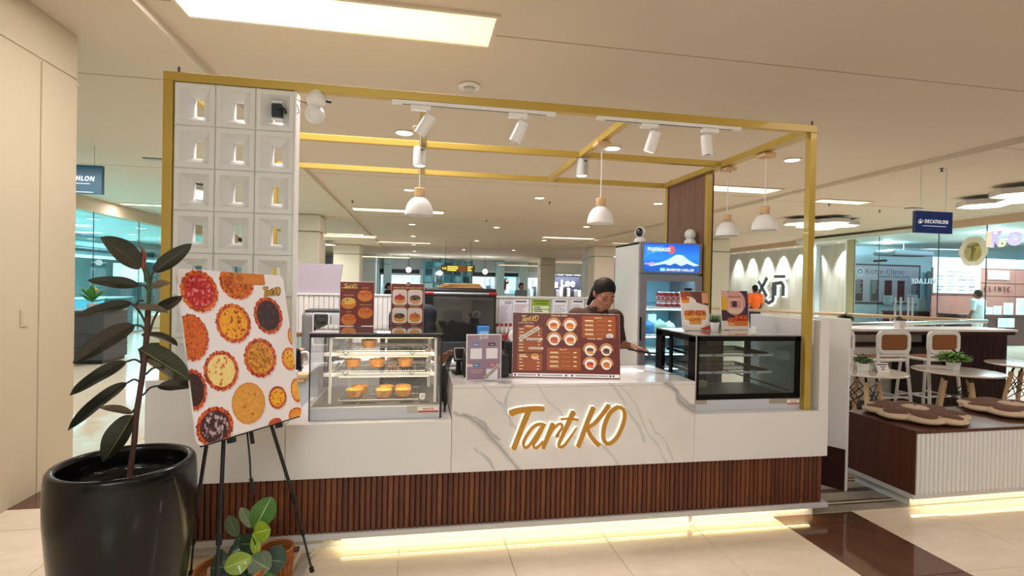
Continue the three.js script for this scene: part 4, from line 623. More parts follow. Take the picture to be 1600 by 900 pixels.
// ---------------------------------------------------------------- gold frame
{
  const t = thing('gold_pergola', 'tall gold-painted square-tube frame over the kiosk', 'pergola'), G = M.gold, s = 0.05, T = 2.742, B = 2.692;
  const pl = (x, y0, z) => part(t, 'post', rbb(x, x + s, y0, B, z - s, z, 0.003), G);
  pl(-1.405, 1.025, -0.03); pl(2.672, 0.757, -0.03);
  const bm = (x0, x1, z0, z1) => part(t, 'beam', rbb(x0, x1, B, T, z0, z1, 0.003), G);
  bm(-1.405, 2.722, -0.08, -0.03); bm(-1.355, 2.672, -1.18, -1.13); bm(-1.355, 2.672, -2.27, -2.22);
  bm(-0.002, 0.056, -1.13, -0.08); bm(-0.002, 0.056, -2.22, -1.18); bm(1.348, 1.40, -1.13, -0.08); bm(1.348, 1.40, -2.22, -1.18); bm(2.722 - s, 2.722 + 0.045, -2.27, -0.08); bm(-1.405, -1.355, -2.27, -0.08);
  part(t, 'post', rbb(2.715, 2.765, 0.108, B, -2.27, -2.22, 0.003), G); part(t, 'post', rbb(2.715, 2.765, 0.108, B, -1.45, -1.40, 0.003), G); part(t, 'post', rbb(-1.405, -1.355, 0.108, B, -2.27, -2.22, 0.003), G);
  part(t, 'dark_trim', bb(2.766, 2.785, 0.108, B, -1.44, -1.41), M.walnutDark);
  for (const [x, z] of [[-1.335, -0.055], [2.70, -0.055], [2.74, -1.3], [2.74, -2.2]]) part(t, 'bolt', cyl(0.006, 0.006, 0.035, x, T + 0.017, z, 8), M.black);
  const p = thing('wood_screen', 'tall dark wood panel between the two rear gold posts', 'screen wall', [2.74, 0, -1.835]); part(p, 'board', metreUV(bb(-0.018, 0.018, 0.108, B, -0.384, 0.384)), std(0xffffff, 0.6, 0, { map: texOf(woodCanvas([112, 78, 62], [146, 108, 88], 55), true, [1.6, 0.9]) })); part(p, 'edge_strip', bb(-0.022, 0.022, 0.108, B, -0.384, -0.36), M.walnut);
}
// ---------------------------------------------------------------- breeze-block screen
{
  const t = thing('block_screen', 'white screen of hollow breeze blocks, three across, inside the gold frame', 'screen wall');
  const w = 0.2095, h = 0.2375, d = 0.1, rim = 0.012;
  // one block: outer frame, funnel faces towards a small slot, sides and back
  const P = [], I = []; const quad = (a, b, c, e) => { P.push(...a, ...b, ...c, ...a, ...c, ...e); };
  const R = (x0, x1, y0, y1, z) => [[x0, y0, z], [x1, y0, z], [x1, y1, z], [x0, y1, z]];
  const loop = (A, Bq) => { for (let k = 0; k < 4; k++) { const n = (k + 1) % 4; quad(A[k], A[n], Bq[n], Bq[k]); } };
  const a = R(-w / 2, w / 2, -h / 2, h / 2, -0.006), a1 = R(-w / 2 + 0.005, w / 2 - 0.005, -h / 2 + 0.005, h / 2 - 0.005, 0), b = R(-w / 2 + 0.026, w / 2 - 0.026, -h / 2 + 0.028, h / 2 - 0.028, 0), b1 = R(-w / 2 + 0.031, w / 2 - 0.031, -h / 2 + 0.033, h / 2 - 0.033, -0.006), c = R(-0.026, 0.026, -0.052, 0.052, -0.062), e = R(-0.026, 0.026, -0.052, 0.052, -d), f = R(-w / 2, w / 2, -h / 2, h / 2, -d);
  loop(a, a1); loop(a1, b); loop(b, b1); loop(b1, c); loop(c, e); loop(e, f); loop(f, a);
  const g = new THREE.BufferGeometry(); g.setAttribute('position', new THREE.Float32BufferAttribute(P.flat(), 3)); g.computeVertexNormals();
  for (let r = 0; r < 7; r++) for (let k = 0; k < 3; k++) { const m = part(t, 'block', g, M.block); m.position.set(-1.243 + k * 0.2115, 2.569 - r * 0.2385, -0.032); }
  part(t, 'edge_strip', bb(-0.714, -0.706, 1.025, 2.69, -0.132, -0.034), M.plastic);
  const ad = thing('power_adapter', 'dark green plug adapter stuck in the top right breeze block', 'adapter', [-0.815, 2.573, -0.062]);
  part(ad, 'body', rbox(0.055, 0.075, 0.05, 0.006), std(0x10231d, 0.5)); part(ad, 'plug', rbox(0.03, 0.02, 0.035, 0.006, 0.02, 0.01, 0.03), M.black); part(ad, 'cable', tube([[0.03, 0.01, 0.04], [0.05, 0.0, 0.045], [0.056, -0.02, 0.035]], 0.007, 12, 8), M.black); for (const y of [0.05, -0.05]) part(ad, 'bracket', rbox(0.06, 0.014, 0.012, 0.004, 0, y, 0.01), M.plastic);
}
// ---------------------------------------------------------------- lamps of the kiosk
{
  const tr = (x0, x1, label) => { const t = thing('lamp_track', label, 'track', [(x0 + x1) / 2, 2.681, -0.055]); const w = x1 - x0; part(t, 'rail', rbb(-w / 2, w / 2, -0.011, 0.011, -0.018, 0.018, 0.003), M.plastic); part(t, 'slot', bb(-w / 2 + 0.06, w / 2 - 0.06, -0.0118, -0.008, -0.007, 0.007), M.black); };
  tr(-0.169, 0.847, 'left white lamp track under the front gold beam'); tr(1.12, 2.146, 'right white lamp track under the front gold beam');
  const sp = (x, label, yaw, tilt, on, slide) => {
    const t = thing('track_spotlight', label, 'spotlight', [x, 2.669, -0.055]); part(t, 'adapter', rbox(0.12, 0.03, 0.034, 0.004, slide, -0.016, 0), M.plastic); part(t, 'stem', cyl(0.008, 0.008, 0.05, 0, -0.045, 0, 10), M.plastic);
    const body = lathe([[0.0, 0.062], [0.034, 0.062], [0.037, 0.056], [0.037, -0.075], [0.033, -0.075], [0.031, -0.055], [0, -0.055]], 28); const q = new THREE.Euler(tilt, 0, yaw); const b = part(t, 'barrel', body.applyMatrix4(new THREE.Matrix4().makeRotationFromEuler(q)).translate(0.015 * Math.sin(yaw), -0.11, 0), M.plastic);
    part(t, 'lens', cyl(0.026, 0.026, 0.004, 0, -0.06, 0, 24).applyMatrix4(new THREE.Matrix4().makeRotationFromEuler(q)).translate(0.015 * Math.sin(yaw), -0.11, 0), on ? glow(0xfffaf0, 4) : M.steelDark);
    if (on) { const l = new THREE.SpotLight(NEUTRAL, 6, 0, 0.45, 0.6, 2); l.name = 'spot_lamp'; const d = V(0, -1, 0).applyEuler(q); l.position.set(d.x * 0.08 + 0.015 * Math.sin(yaw), -0.11 + d.y * 0.08, d.z * 0.08); l.target.position.set(d.x * 2, -0.11 + d.y * 2, d.z * 2); t.add(l, l.target); }
  };
  sp(0.045, 'white track spotlight farthest left, tilted towards the left', -0.55, 0.3, false, -0.04); sp(0.625, 'white track spotlight second from the left, tilted towards the left', -0.42, 0.2, false, -0.02);
  sp(1.515, 'white track spotlight with glowing lens, third from the left', -0.22, 0.25, true, -0.03); sp(1.901, 'white upright track spotlight farthest right', 0.05, -0.1, false, 0.02);
  const cs = (x, z, label, col, k) => { const t = thing('cylinder_lamp', label, 'spotlight', [x, 2.692, z]); part(t, 'barrel', lathe([[0, 0], [0.05, 0], [0.052, -0.004], [0.052, -0.145], [0.046, -0.15], [0.044, -0.14], [0, -0.14]], 32), M.plasticGrey); part(t, 'lens', cyl(0.043, 0.043, 0.006, 0, -0.146, 0, 28), glow(col, 6)); part(t, 'logo_mark', box(0.025, 0.012, 0.002, 0.015, -0.03, 0.0515), M.steelDark); const l = new THREE.SpotLight(col, k, 0, 0.7, 0.6, 2); l.name = 'cylinder_bulb'; l.position.set(0, -0.155, 0); l.target.position.set(0, -2, 0); l.shadow.radius = 1.5; t.add(l, l.target); };
  cs(0.002, -1.155, 'white cylinder lamp with cold bluish light under the middle gold beam', 0xd8efff, 7); cs(1.386, -1.17, 'white cylinder lamp with warm light under the gold beam crossing', 0xffe9c6, 7);
  const opal = phys({ color: 0xf4f2ee, roughness: 0.45, side: THREE.DoubleSide });
  const pd = (x, z, label) => { const t = thing('pendant_lamp', label, 'pendant lamp', [x, 2.692, z], 0, 'white dome pendant lamps with wooden necks'); part(t, 'canopy', rbox(0.11, 0.035, 0.11, 0.01, 0, -0.018, 0), M.oak); part(t, 'cord', cyl(0.004, 0.004, 0.40, 0, -0.232, 0, 8), M.plastic); part(t, 'neck', lathe([[0, -0.428], [0.034, -0.428], [0.036, -0.434], [0.036, -0.488], [0, -0.488]], 28), M.oak);
    const pr = []; for (let i = 0; i <= 14; i++) { const a = i / 14 * Math.PI / 2; pr.push([Math.max(0.012, 0.1 * Math.sin(a) ** 0.9), -0.488 - 0.132 * (1 - Math.cos(a))]); } pr.push([0.097, -0.621]); for (let i = 14; i >= 0; i--) { const a = i / 14 * Math.PI / 2; pr.push([Math.max(0.011, 0.096 * Math.sin(a) ** 0.9), -0.493 - 0.128 * (1 - Math.cos(a))]); } part(t, 'shade', lathe(pr, 44), opal); part(t, 'bulb', new THREE.SphereGeometry(0.028, 16, 12).translate(0, -0.56, 0), M.plastic); };
  pd(0.006, -0.6, 'white dome pendant lamp farthest left, under the cold cylinder lamp'); pd(1.369, -0.63, 'white dome pendant lamp beside the warm cylinder lamp'); pd(2.76, -0.62, 'white dome pendant lamp nearest the right gold post'); pd(2.765, -1.15, 'white dome pendant lamp in front of the rear luminous panel, smaller-looking of the right pair');
}
// ---------------------------------------------------------------- security cameras
{
  const a = thing('security_camera', 'white double-ball camera hanging below the front gold beam', 'camera', [-0.6, 2.66, -0.05]); part(a, 'base', new THREE.SphereGeometry(0.057, 24, 16).scale(1, 0.85, 0.9).translate(0, -0.005, 0), M.plastic); part(a, 'head', new THREE.SphereGeometry(0.055, 24, 18).translate(-0.006, -0.092, 0), M.plastic); part(a, 'plug', bar(V(0.05, -0.01, 0), V(0.085, -0.015, 0), 0.008), M.black); part(a, 'mount', cyl(0.03, 0.03, 0.02, 0, 0.03, 0, 18), M.plastic); part(a, 'cable', tube([[-0.05, -0.03, 0], [-0.08, -0.025, 0], [-0.115, -0.015, 0], [-0.1, -0.06, 0], [-0.095, -0.09, 0], [-0.12, -0.1, 0]], 0.002, 30, 6), M.blackMatte);
  const ball = (x, label, yaw, face) => { const t = thing('security_camera', label, 'camera', [x, 2.02, -1.6], yaw); part(t, 'base', lathe([[0, 0], [0.06, 0], [0.064, 0.012], [0.05, 0.045], [0.03, 0.055], [0, 0.056]], 28), M.plastic); part(t, 'head', new THREE.SphereGeometry(0.055, 24, 18).translate(0, 0.1, 0), M.plastic); if (face) { part(t, 'face', new THREE.SphereGeometry(0.05, 20, 16).scale(0.75, 0.9, 0.5).translate(0, 0.1, 0.034), M.blackGloss); part(t, 'lens', cyl(0.012, 0.012, 0.01, 0, 0, 0, 16).rotateX(Math.PI / 2).translate(0, 0.1, 0.058), M.steelDark); } };
  ball(2.13, 'white ball camera with black face on the left of the chiller top', -0.75, true); ball(2.655, 'plain white ball camera on the right of the chiller top', 2.6, false);
}

// ---------------------------------------------------------------- display cases
const crust = std(0xffffff, 0.75, 0, { map: texOf(paintPixels(128, 64, (x, y) => mix([228, 176, 100], [176, 108, 48], fbm(x / 10, y / 8, 5, 4)))) });
const filling = std(0xffffff, 0.55, 0, { map: texOf(paintPixels(128, 128, (x, y) => { const n = fbm(x / 18, y / 18, 9, 4); return mix([250, 196, 84], [196, 96, 26], Math.max(0, n * 2.2 - 0.75)); })) });
const darkFill = std(0xffffff, 0.6, 0, { map: texOf(paintPixels(64, 64, (x, y) => mix([150, 78, 30], [92, 44, 18], fbm(x / 9, y / 9, 19, 4)))) });
function makeTart(label, pos, top, turn) {
  const t = thing('tart', label, 'tart', pos, turn, 'tarts in the left display case'); const g = lathe([[0, 0], [0.036, 0], [0.04, 0.003], [0.05, 0.043], [0.052, 0.046], [0.049, 0.048], [0.045, 0.042], [0, 0.040]], 40); const p = g.attributes.position;
  for (let i = 0; i < p.count; i++) { const x = p.getX(i), z = p.getZ(i), r = Math.hypot(x, z), a = Math.atan2(z, x); if (r > 0.02) { const k = 1 + 0.02 * Math.cos(a * 20) * (p.getY(i) / 0.046) + 0.012 * Math.sin(a * 3); p.setX(i, x * k); p.setZ(i, z * k); } }
  g.computeVertexNormals(); part(t, 'crust', g, crust); const f = new THREE.SphereGeometry(1, 28, 10, 0, Math.PI * 2, 0, Math.PI / 2).scale(0.045, 0.008, 0.045); const q = f.attributes.position; for (let i = 0; i < q.count; i++) q.setY(i, q.getY(i) + 0.003 * fbm(q.getX(i) * 90 + 9, q.getZ(i) * 90 + 5, 3, 3)); f.computeVertexNormals(); const uv = f.attributes.uv; for (let i = 0; i < uv.count; i++) uv.setXY(i, q.getX(i) * 10 + 0.5, q.getZ(i) * 10 + 0.5); part(t, 'filling', f.translate(0, 0.040, 0), top); return t;
}
function wireRack(x0, x1, z0, z1, y, n, r = 0.0016) {
  const g = [bar(V(x0, y, z0), V(x1, y, z0), 0.0028, 0.0028, 6), bar(V(x0, y, z1), V(x1, y, z1), 0.0028, 0.0028, 6), bar(V(x0, y, z0), V(x0, y, z1), 0.0028, 0.0028, 6), bar(V(x1, y, z0), V(x1, y, z1), 0.0028, 0.0028, 6), bar(V(x0, y - 0.004, (z0 + z1) / 2), V(x1, y - 0.004, (z0 + z1) / 2), 0.0025, 0.0025, 6)];
  for (let k = 1; k < n; k++) g.push(bar(V(x0 + (x1 - x0) * k / n, y, z0), V(x0 + (x1 - x0) * k / n, y, z1), r, r, 5)); return g;
}
const brandC = (() => { const [c, g] = canvas(160, 48); g.fillStyle = '#efe9e4'; g.fillRect(0, 0, 160, 48); g.fillStyle = '#c3261f'; g.fillRect(0, 34, 160, 14); g.font = 'bold 32px sans-serif'; g.textAlign = 'center'; g.fillText('merit', 80, 29); return c; })();
const brandM = std(0xffffff, 0.4, 0, { map: texOf(brandC) }), filmM = phys({ color: 0xc9ccd2, roughness: 0.45, metalness: 0.15 }), stainless = std(0xb2aea4, 0.3, 0.8);
{ // left case, lit, with tarts
  const t = thing('display_case', 'lit glass display case with tarts on three wire shelves, left of the marble counter', 'display case', [0, 0, 0]); const x0 = -0.618, x1 = 0.163, y0 = 0.76, yb = 0.842, y1 = 1.283, z0 = -0.07, z1 = -0.70;
  part(t, 'base', rbb(x0, x1, y0, yb - 0.004, z1, z0 - 0.002, 0.004), filmM); part(t, 'base_badge', rbb(-0.045, 0.14, 0.795, 0.838, z0 - 0.003, z0 + 0.001, 0.001), stainless); part(t, 'brand_plate', rbox(0.13, 0.036, 0.003, 0.0012).translate(0.082, 0.815, z0 + 0.0025), M.whiteMatte); part(t, 'brand_print', sheet(0.126, 0.033).translate(0.082, 0.815, z0 + 0.0045), brandM);
  part(t, 'base_deck', bb(x0 + 0.01, x1 - 0.01, yb - 0.004, yb, z1, z0 - 0.01), stainless);
  part(t, 'front_glass', bb(x0 + 0.006, x1 - 0.006, yb, y1 - 0.012, z0 - 0.006, z0 - 0.001), M.glass); part(t, 'side_glass', bb(x0 + 0.001, x0 + 0.006, yb, y1 - 0.012, z1, z0 - 0.008), M.glass); part(t, 'side_glass', bb(x1 - 0.006, x1 - 0.001, yb, y1 - 0.012, z1, z0 - 0.008), M.glass);
  part(t, 'front_border', [bb(x0, x1, y1 - 0.026, y1 - 0.01, z0 - 0.001, z0 + 0.001), bb(x0, x0 + 0.007, y0, y1 - 0.01, z0 - 0.001, z0 + 0.001), bb(x1 - 0.012, x1, y0, y1 - 0.01, z0 - 0.001, z0 + 0.001)], M.black);
  part(t, 'top_glass', rbb(x0 - 0.002, x1 + 0.002, y1 - 0.012, y1, z1 - 0.01, z0 + 0.001, 0.002), M.glassDark);
  for (const x of [-0.45, 0.095]) { part(t, 'corner_post', bb(x - 0.012, x + 0.012, yb, y1 - 0.014, -0.62, -0.598), M.whiteMatte); part(t, 'front_post', bb(x < 0 ? -0.515 : 0.115, x < 0 ? -0.50 : 0.13, yb, y1 - 0.014, -0.13, -0.115), M.whiteMatte); part(t, 'light_strip', bb(x < 0 ? -0.512 : 0.118, x < 0 ? -0.503 : 0.127, yb + 0.02, y1 - 0.03, -0.135, -0.13), glow(0xffe9c4, 4)); }
  for (const [y, ry] of [[1.153, 1.165], [1.028, 1.04]]) { part(t, 'shelf_rail', rbb(-0.55, 0.12, y - 0.018, y + 0.004, -0.155, -0.14, 0.003), M.whiteMatte); part(t, 'shelf_rail', rbb(-0.5, 0.1, y - 0.014, y + 0.004, -0.61, -0.6, 0.003), M.whiteMatte); for (const x of [-0.52, 0.1]) part(t, 'shelf_arm', bb(x - 0.006, x + 0.006, y - 0.012, y + 0.002, -0.6, -0.15), M.whiteMatte); part(t, 'wire_shelf', wireRack(-0.48, 0.06, -0.58, -0.15, ry, 36), M.steel); for (const x of [-0.42, -0.02]) part(t, 'shelf_hook', [bar(V(x - 0.02, ry, -0.14), V(x, ry - 0.022, -0.138), 0.002, 0.002, 5), bar(V(x, ry - 0.022, -0.138), V(x + 0.02, ry, -0.14), 0.002, 0.002, 5)], M.black); }
  part(t, 'wire_shelf', wireRack(-0.46, 0.02, -0.5, -0.12, 0.868, 40, 0.002), M.steel); part(t, 'deck_tray', bb(-0.6, 0.15, 0.843, 0.85, -0.66, -0.1), std(0x8d8a84, 0.35, 0.6));
  for (const [xa, xb] of [[-0.44, -0.34], [-0.34, -0.22], [-0.1, 0.0], [0.02, 0.1]]) part(t, 'rear_slot', bb(xa + 0.01, xb - 0.01, 0.851, 0.853, -0.135, -0.1), M.black);
  for (const [xa, xb] of [[-0.61, -0.23], [-0.24, 0.155]]) { part(t, 'sliding_door', bb(xa, xb, yb, y1 - 0.014, z1 + (xa < -0.4 ? 0.012 : 0.02), z1 + (xa < -0.4 ? 0.016 : 0.024)), M.glass); part(t, 'door_frame', [bb(xa, xa + 0.022, yb, y1 - 0.014, z1 + 0.008, z1 + 0.026), bb(xb - 0.022, xb, yb, y1 - 0.014, z1 + 0.008, z1 + 0.026)], M.black); }
  part(t, 'top_bar', bb(-0.5, 0.13, y1 - 0.03, y1 - 0.016, -0.14, -0.11), M.whiteMatte); part(t, 'top_light', bb(-0.48, 0.11, y1 - 0.034, y1 - 0.03, -0.135, -0.115), glow(0xffdca0, 2));
  const l = new THREE.RectAreaLight(new THREE.Color(1, 0.82, 0.52), 20, 0.58, 0.03); l.name = 'case_lamp'; l.position.set(-0.185, y1 - 0.037, -0.125); l.rotation.x = -Math.PI / 2; t.add(l);
  for (const y of [1.13, 1.005]) { part(t, 'shelf_light', bb(-0.46, 0.08, y - 0.004, y, -0.165, -0.158), glow(0xffdca0, 1.2)); const s = new THREE.RectAreaLight(new THREE.Color(1, 0.82, 0.52), 18, 0.54, 0.02); s.name = 'case_lamp'; s.position.set(-0.19, y - 0.008, -0.162); s.rotation.x = -Math.PI / 2; t.add(s); }
  const tg = thing('price_tag', 'small white price tag at the right end of the lowest case shelf', 'tag', [0.045, 0.885, -0.13]); part(tg, 'card', rbox(0.035, 0.034, 0.003, 0.001), M.paper); part(tg, 'mark', box(0.018, 0.004, 0.001, 0, 0, 0.002).rotateZ(0.6), M.steelDark); part(tg, 'clip', box(0.02, 0.008, 0.006, 0, -0.019, 0), M.plastic);
  makeTart('single darker tart on the top shelf of the case', [-0.30, 1.167, -0.34], darkFill, 0.4);
  makeTart('left tart of the three on the middle shelf', [-0.40, 1.043, -0.32], filling, 1); makeTart('middle tart of the three on the middle shelf', [-0.245, 1.043, -0.32], filling, 2); makeTart('right tart of the three on the middle shelf', [-0.065, 1.043, -0.33], filling, 3);
  makeTart('front tart of the left pair on the lowest shelf', [-0.375, 0.871, -0.22], filling, 4); makeTart('rear tart of the left pair on the lowest shelf', [-0.35, 0.871, -0.33], filling, 5);
  makeTart('front tart of the middle pair on the lowest shelf', [-0.193, 0.871, -0.2], filling, 6); makeTart('rear tart of the middle pair on the lowest shelf', [-0.188, 0.871, -0.31], filling, 7); makeTart('front tart of the right pair on the lowest shelf', [-0.075, 0.871, -0.21], filling, 8); makeTart('rear tart of the right pair on the lowest shelf', [-0.078, 0.871, -0.32], filling, 9);
}
{ // right case, black framed, empty
  const t = thing('display_case', 'empty black-framed glass display case right of the marble counter', 'display case'); const x0 = 1.862, x1 = 2.68, y0 = 0.757, yb = 0.835, y1 = 1.277, z0 = -0.07, z1 = -0.66;
  part(t, 'base', rbb(x0, x1 - 0.008, y0, yb - 0.002, z1, z0 - 0.001, 0.003), filmM); part(t, 'bare_patch', bb(x0 + 0.006, 1.955, yb - 0.03, yb - 0.002, z0 - 0.002, z0 + 0.0008), stainless); part(t, 'bare_patch', bb(2.43, 2.66, yb - 0.036, yb - 0.002, z0 - 0.002, z0 + 0.0008), stainless); part(t, 'brand_plate', rbox(0.1, 0.034, 0.003, 0.0012).translate(2.615, 0.808, z0 + 0.0025), M.whiteMatte); part(t, 'brand_print', sheet(0.097, 0.031).translate(2.615, 0.808, z0 + 0.0045), brandM);
  const fr = (a) => a; part(t, 'front_frame', [bb(x0 + 0.01, x1 - 0.012, y1 - 0.042, y1 - 0.008, z0 - 0.012, z0), bb(x0 + 0.01, x1 - 0.012, yb, yb + 0.036, z0 - 0.012, z0), bb(x0 + 0.01, x0 + 0.03, yb, y1 - 0.01, z0 - 0.012, z0), bb(x1 - 0.05, x1 - 0.014, yb, y1 - 0.01, z0 - 0.012, z0)], M.caseBlack);
  part(t, 'edge_strip', bb(x0 + 0.002, x0 + 0.01, y0, y1 - 0.01, z0 - 0.006, z0 + 0.001), M.steel); part(t, 'edge_strip', bb(x1 - 0.012, x1 - 0.004, y0, y1 - 0.01, z0 - 0.006, z0 + 0.001), M.steel); part(t, 'front_glass', bb(x0 + 0.012, x1 - 0.014, yb + 0.01, y1 - 0.02, z0 - 0.01, z0 - 0.005), M.glassGreen);
  part(t, 'side_frame', [bb(x0 - 0.002, x0 + 0.01, y1 - 0.05, y1 - 0.008, z1, z0 - 0.006), bb(x0 - 0.002, x0 + 0.01, y0, yb + 0.05, z1, z0 - 0.006), bb(x0 - 0.002, x0 + 0.01, yb, y1 - 0.02, -0.16, z0 - 0.006), bb(x0 - 0.002, x0 + 0.01, yb, y1 - 0.02, z1, -0.56), bb(x0 - 0.002, x0 + 0.01, yb, y1 - 0.02, -0.44, -0.40)], M.caseBlack); part(t, 'side_glass', bb(x0 + 0.002, x0 + 0.006, yb + 0.04, y1 - 0.04, z1 + 0.02, z0 - 0.02), M.glassGreen); part(t, 'side_glass', bb(x1 - 0.01, x1 - 0.006, yb, y1 - 0.02, z1 + 0.02, z0 - 0.02), M.glassGreen);
  part(t, 'top_panel', rbb(x0 - 0.003, x1 + 0.002, y1 - 0.009, y1, z1 - 0.01, z0 + 0.002, 0.002), phys({ color: 0x8c8a87, roughness: 0.12, clearcoat: 1, clearcoatRoughness: 0.03 })); part(t, 'rear_frame', [bb(x0, x1, y1 - 0.07, y1 - 0.01, z1 - 0.002, z1 + 0.015), bb(x0, x0 + 0.07, yb, y1 - 0.05, z1 - 0.002, z1 + 0.015), bb(2.22, 2.29, yb, y1 - 0.05, z1 - 0.002, z1 + 0.015), bb(x1 - 0.05, x1, yb, y1 - 0.05, z1 - 0.002, z1 + 0.015)], M.caseBlack);
  for (const [y, xr] of [[1.135, 2.5], [1.015, 2.5]]) { part(t, 'shelf_rail', rbb(x0 + 0.04, xr, y - 0.016, y, -0.15, -0.138, 0.003), M.plasticGrey); part(t, 'wire_shelf', wireRack(x0 + 0.06, xr - 0.03, -0.55, -0.15, y + 0.008, 22, 0.002), M.caseBlack); part(t, 'shelf_arm', [bb(x0 + 0.04, x0 + 0.055, y - 0.02, y, -0.56, -0.15), bb(xr - 0.02, xr - 0.005, y - 0.02, y, -0.56, -0.15)], M.steelDark); for (const x of [2.04, 2.36]) part(t, 'shelf_hook', [bar(V(x - 0.02, y + 0.008, -0.137), V(x, y - 0.014, -0.134), 0.002, 0.002, 5), bar(V(x, y - 0.014, -0.134), V(x + 0.02, y + 0.008, -0.137), 0.002, 0.002, 5)], M.caseBlack); }
  part(t, 'deck', bb(x0 + 0.02, x1 - 0.02, yb, yb + 0.004, z1 + 0.02, z0 - 0.02), std(0x3a3b39, 0.5, 0.1)); part(t, 'rail_rod', [bar(V(2.3, 0.98, -0.62), V(2.62, 0.88, -0.12), 0.005, 0.005, 8), bar(V(1.9, 0.95, -0.6), V(2.3, 0.95, -0.62), 0.004, 0.004, 8)], M.caseBlack);
  const cb = solo('wood_block', 'pale wooden block lying in the empty black-framed case', 'block', rbb(1.97, 2.18, 0.84, 0.89, -0.5, -0.44, 0.004), std(0xcdb98a, 0.7));
  const gb = thing('green_crate', 'stack of green trays seen through the black-framed case', 'trays', [2.5, 0.86, -1.05]); for (let k = 0; k < 4; k++) part(gb, 'tray', rbox(0.24, 0.05, 0.2, 0.01, 0, 0.35 + 0.052 * k - 0.03, 0), std([0x5a8a4e, 0x7fa86a, 0x4b7b52, 0x93b183][k], 0.5)); part(gb, 'stand', rbox(0.26, 0.32, 0.22, 0.01, 0, 0.15, 0), std(0x6b4a38, 0.6));
  part(gb, 'leg', bb(-0.12, 0.12, -0.752, 0, -0.1, 0.1), M.steelDark);
}
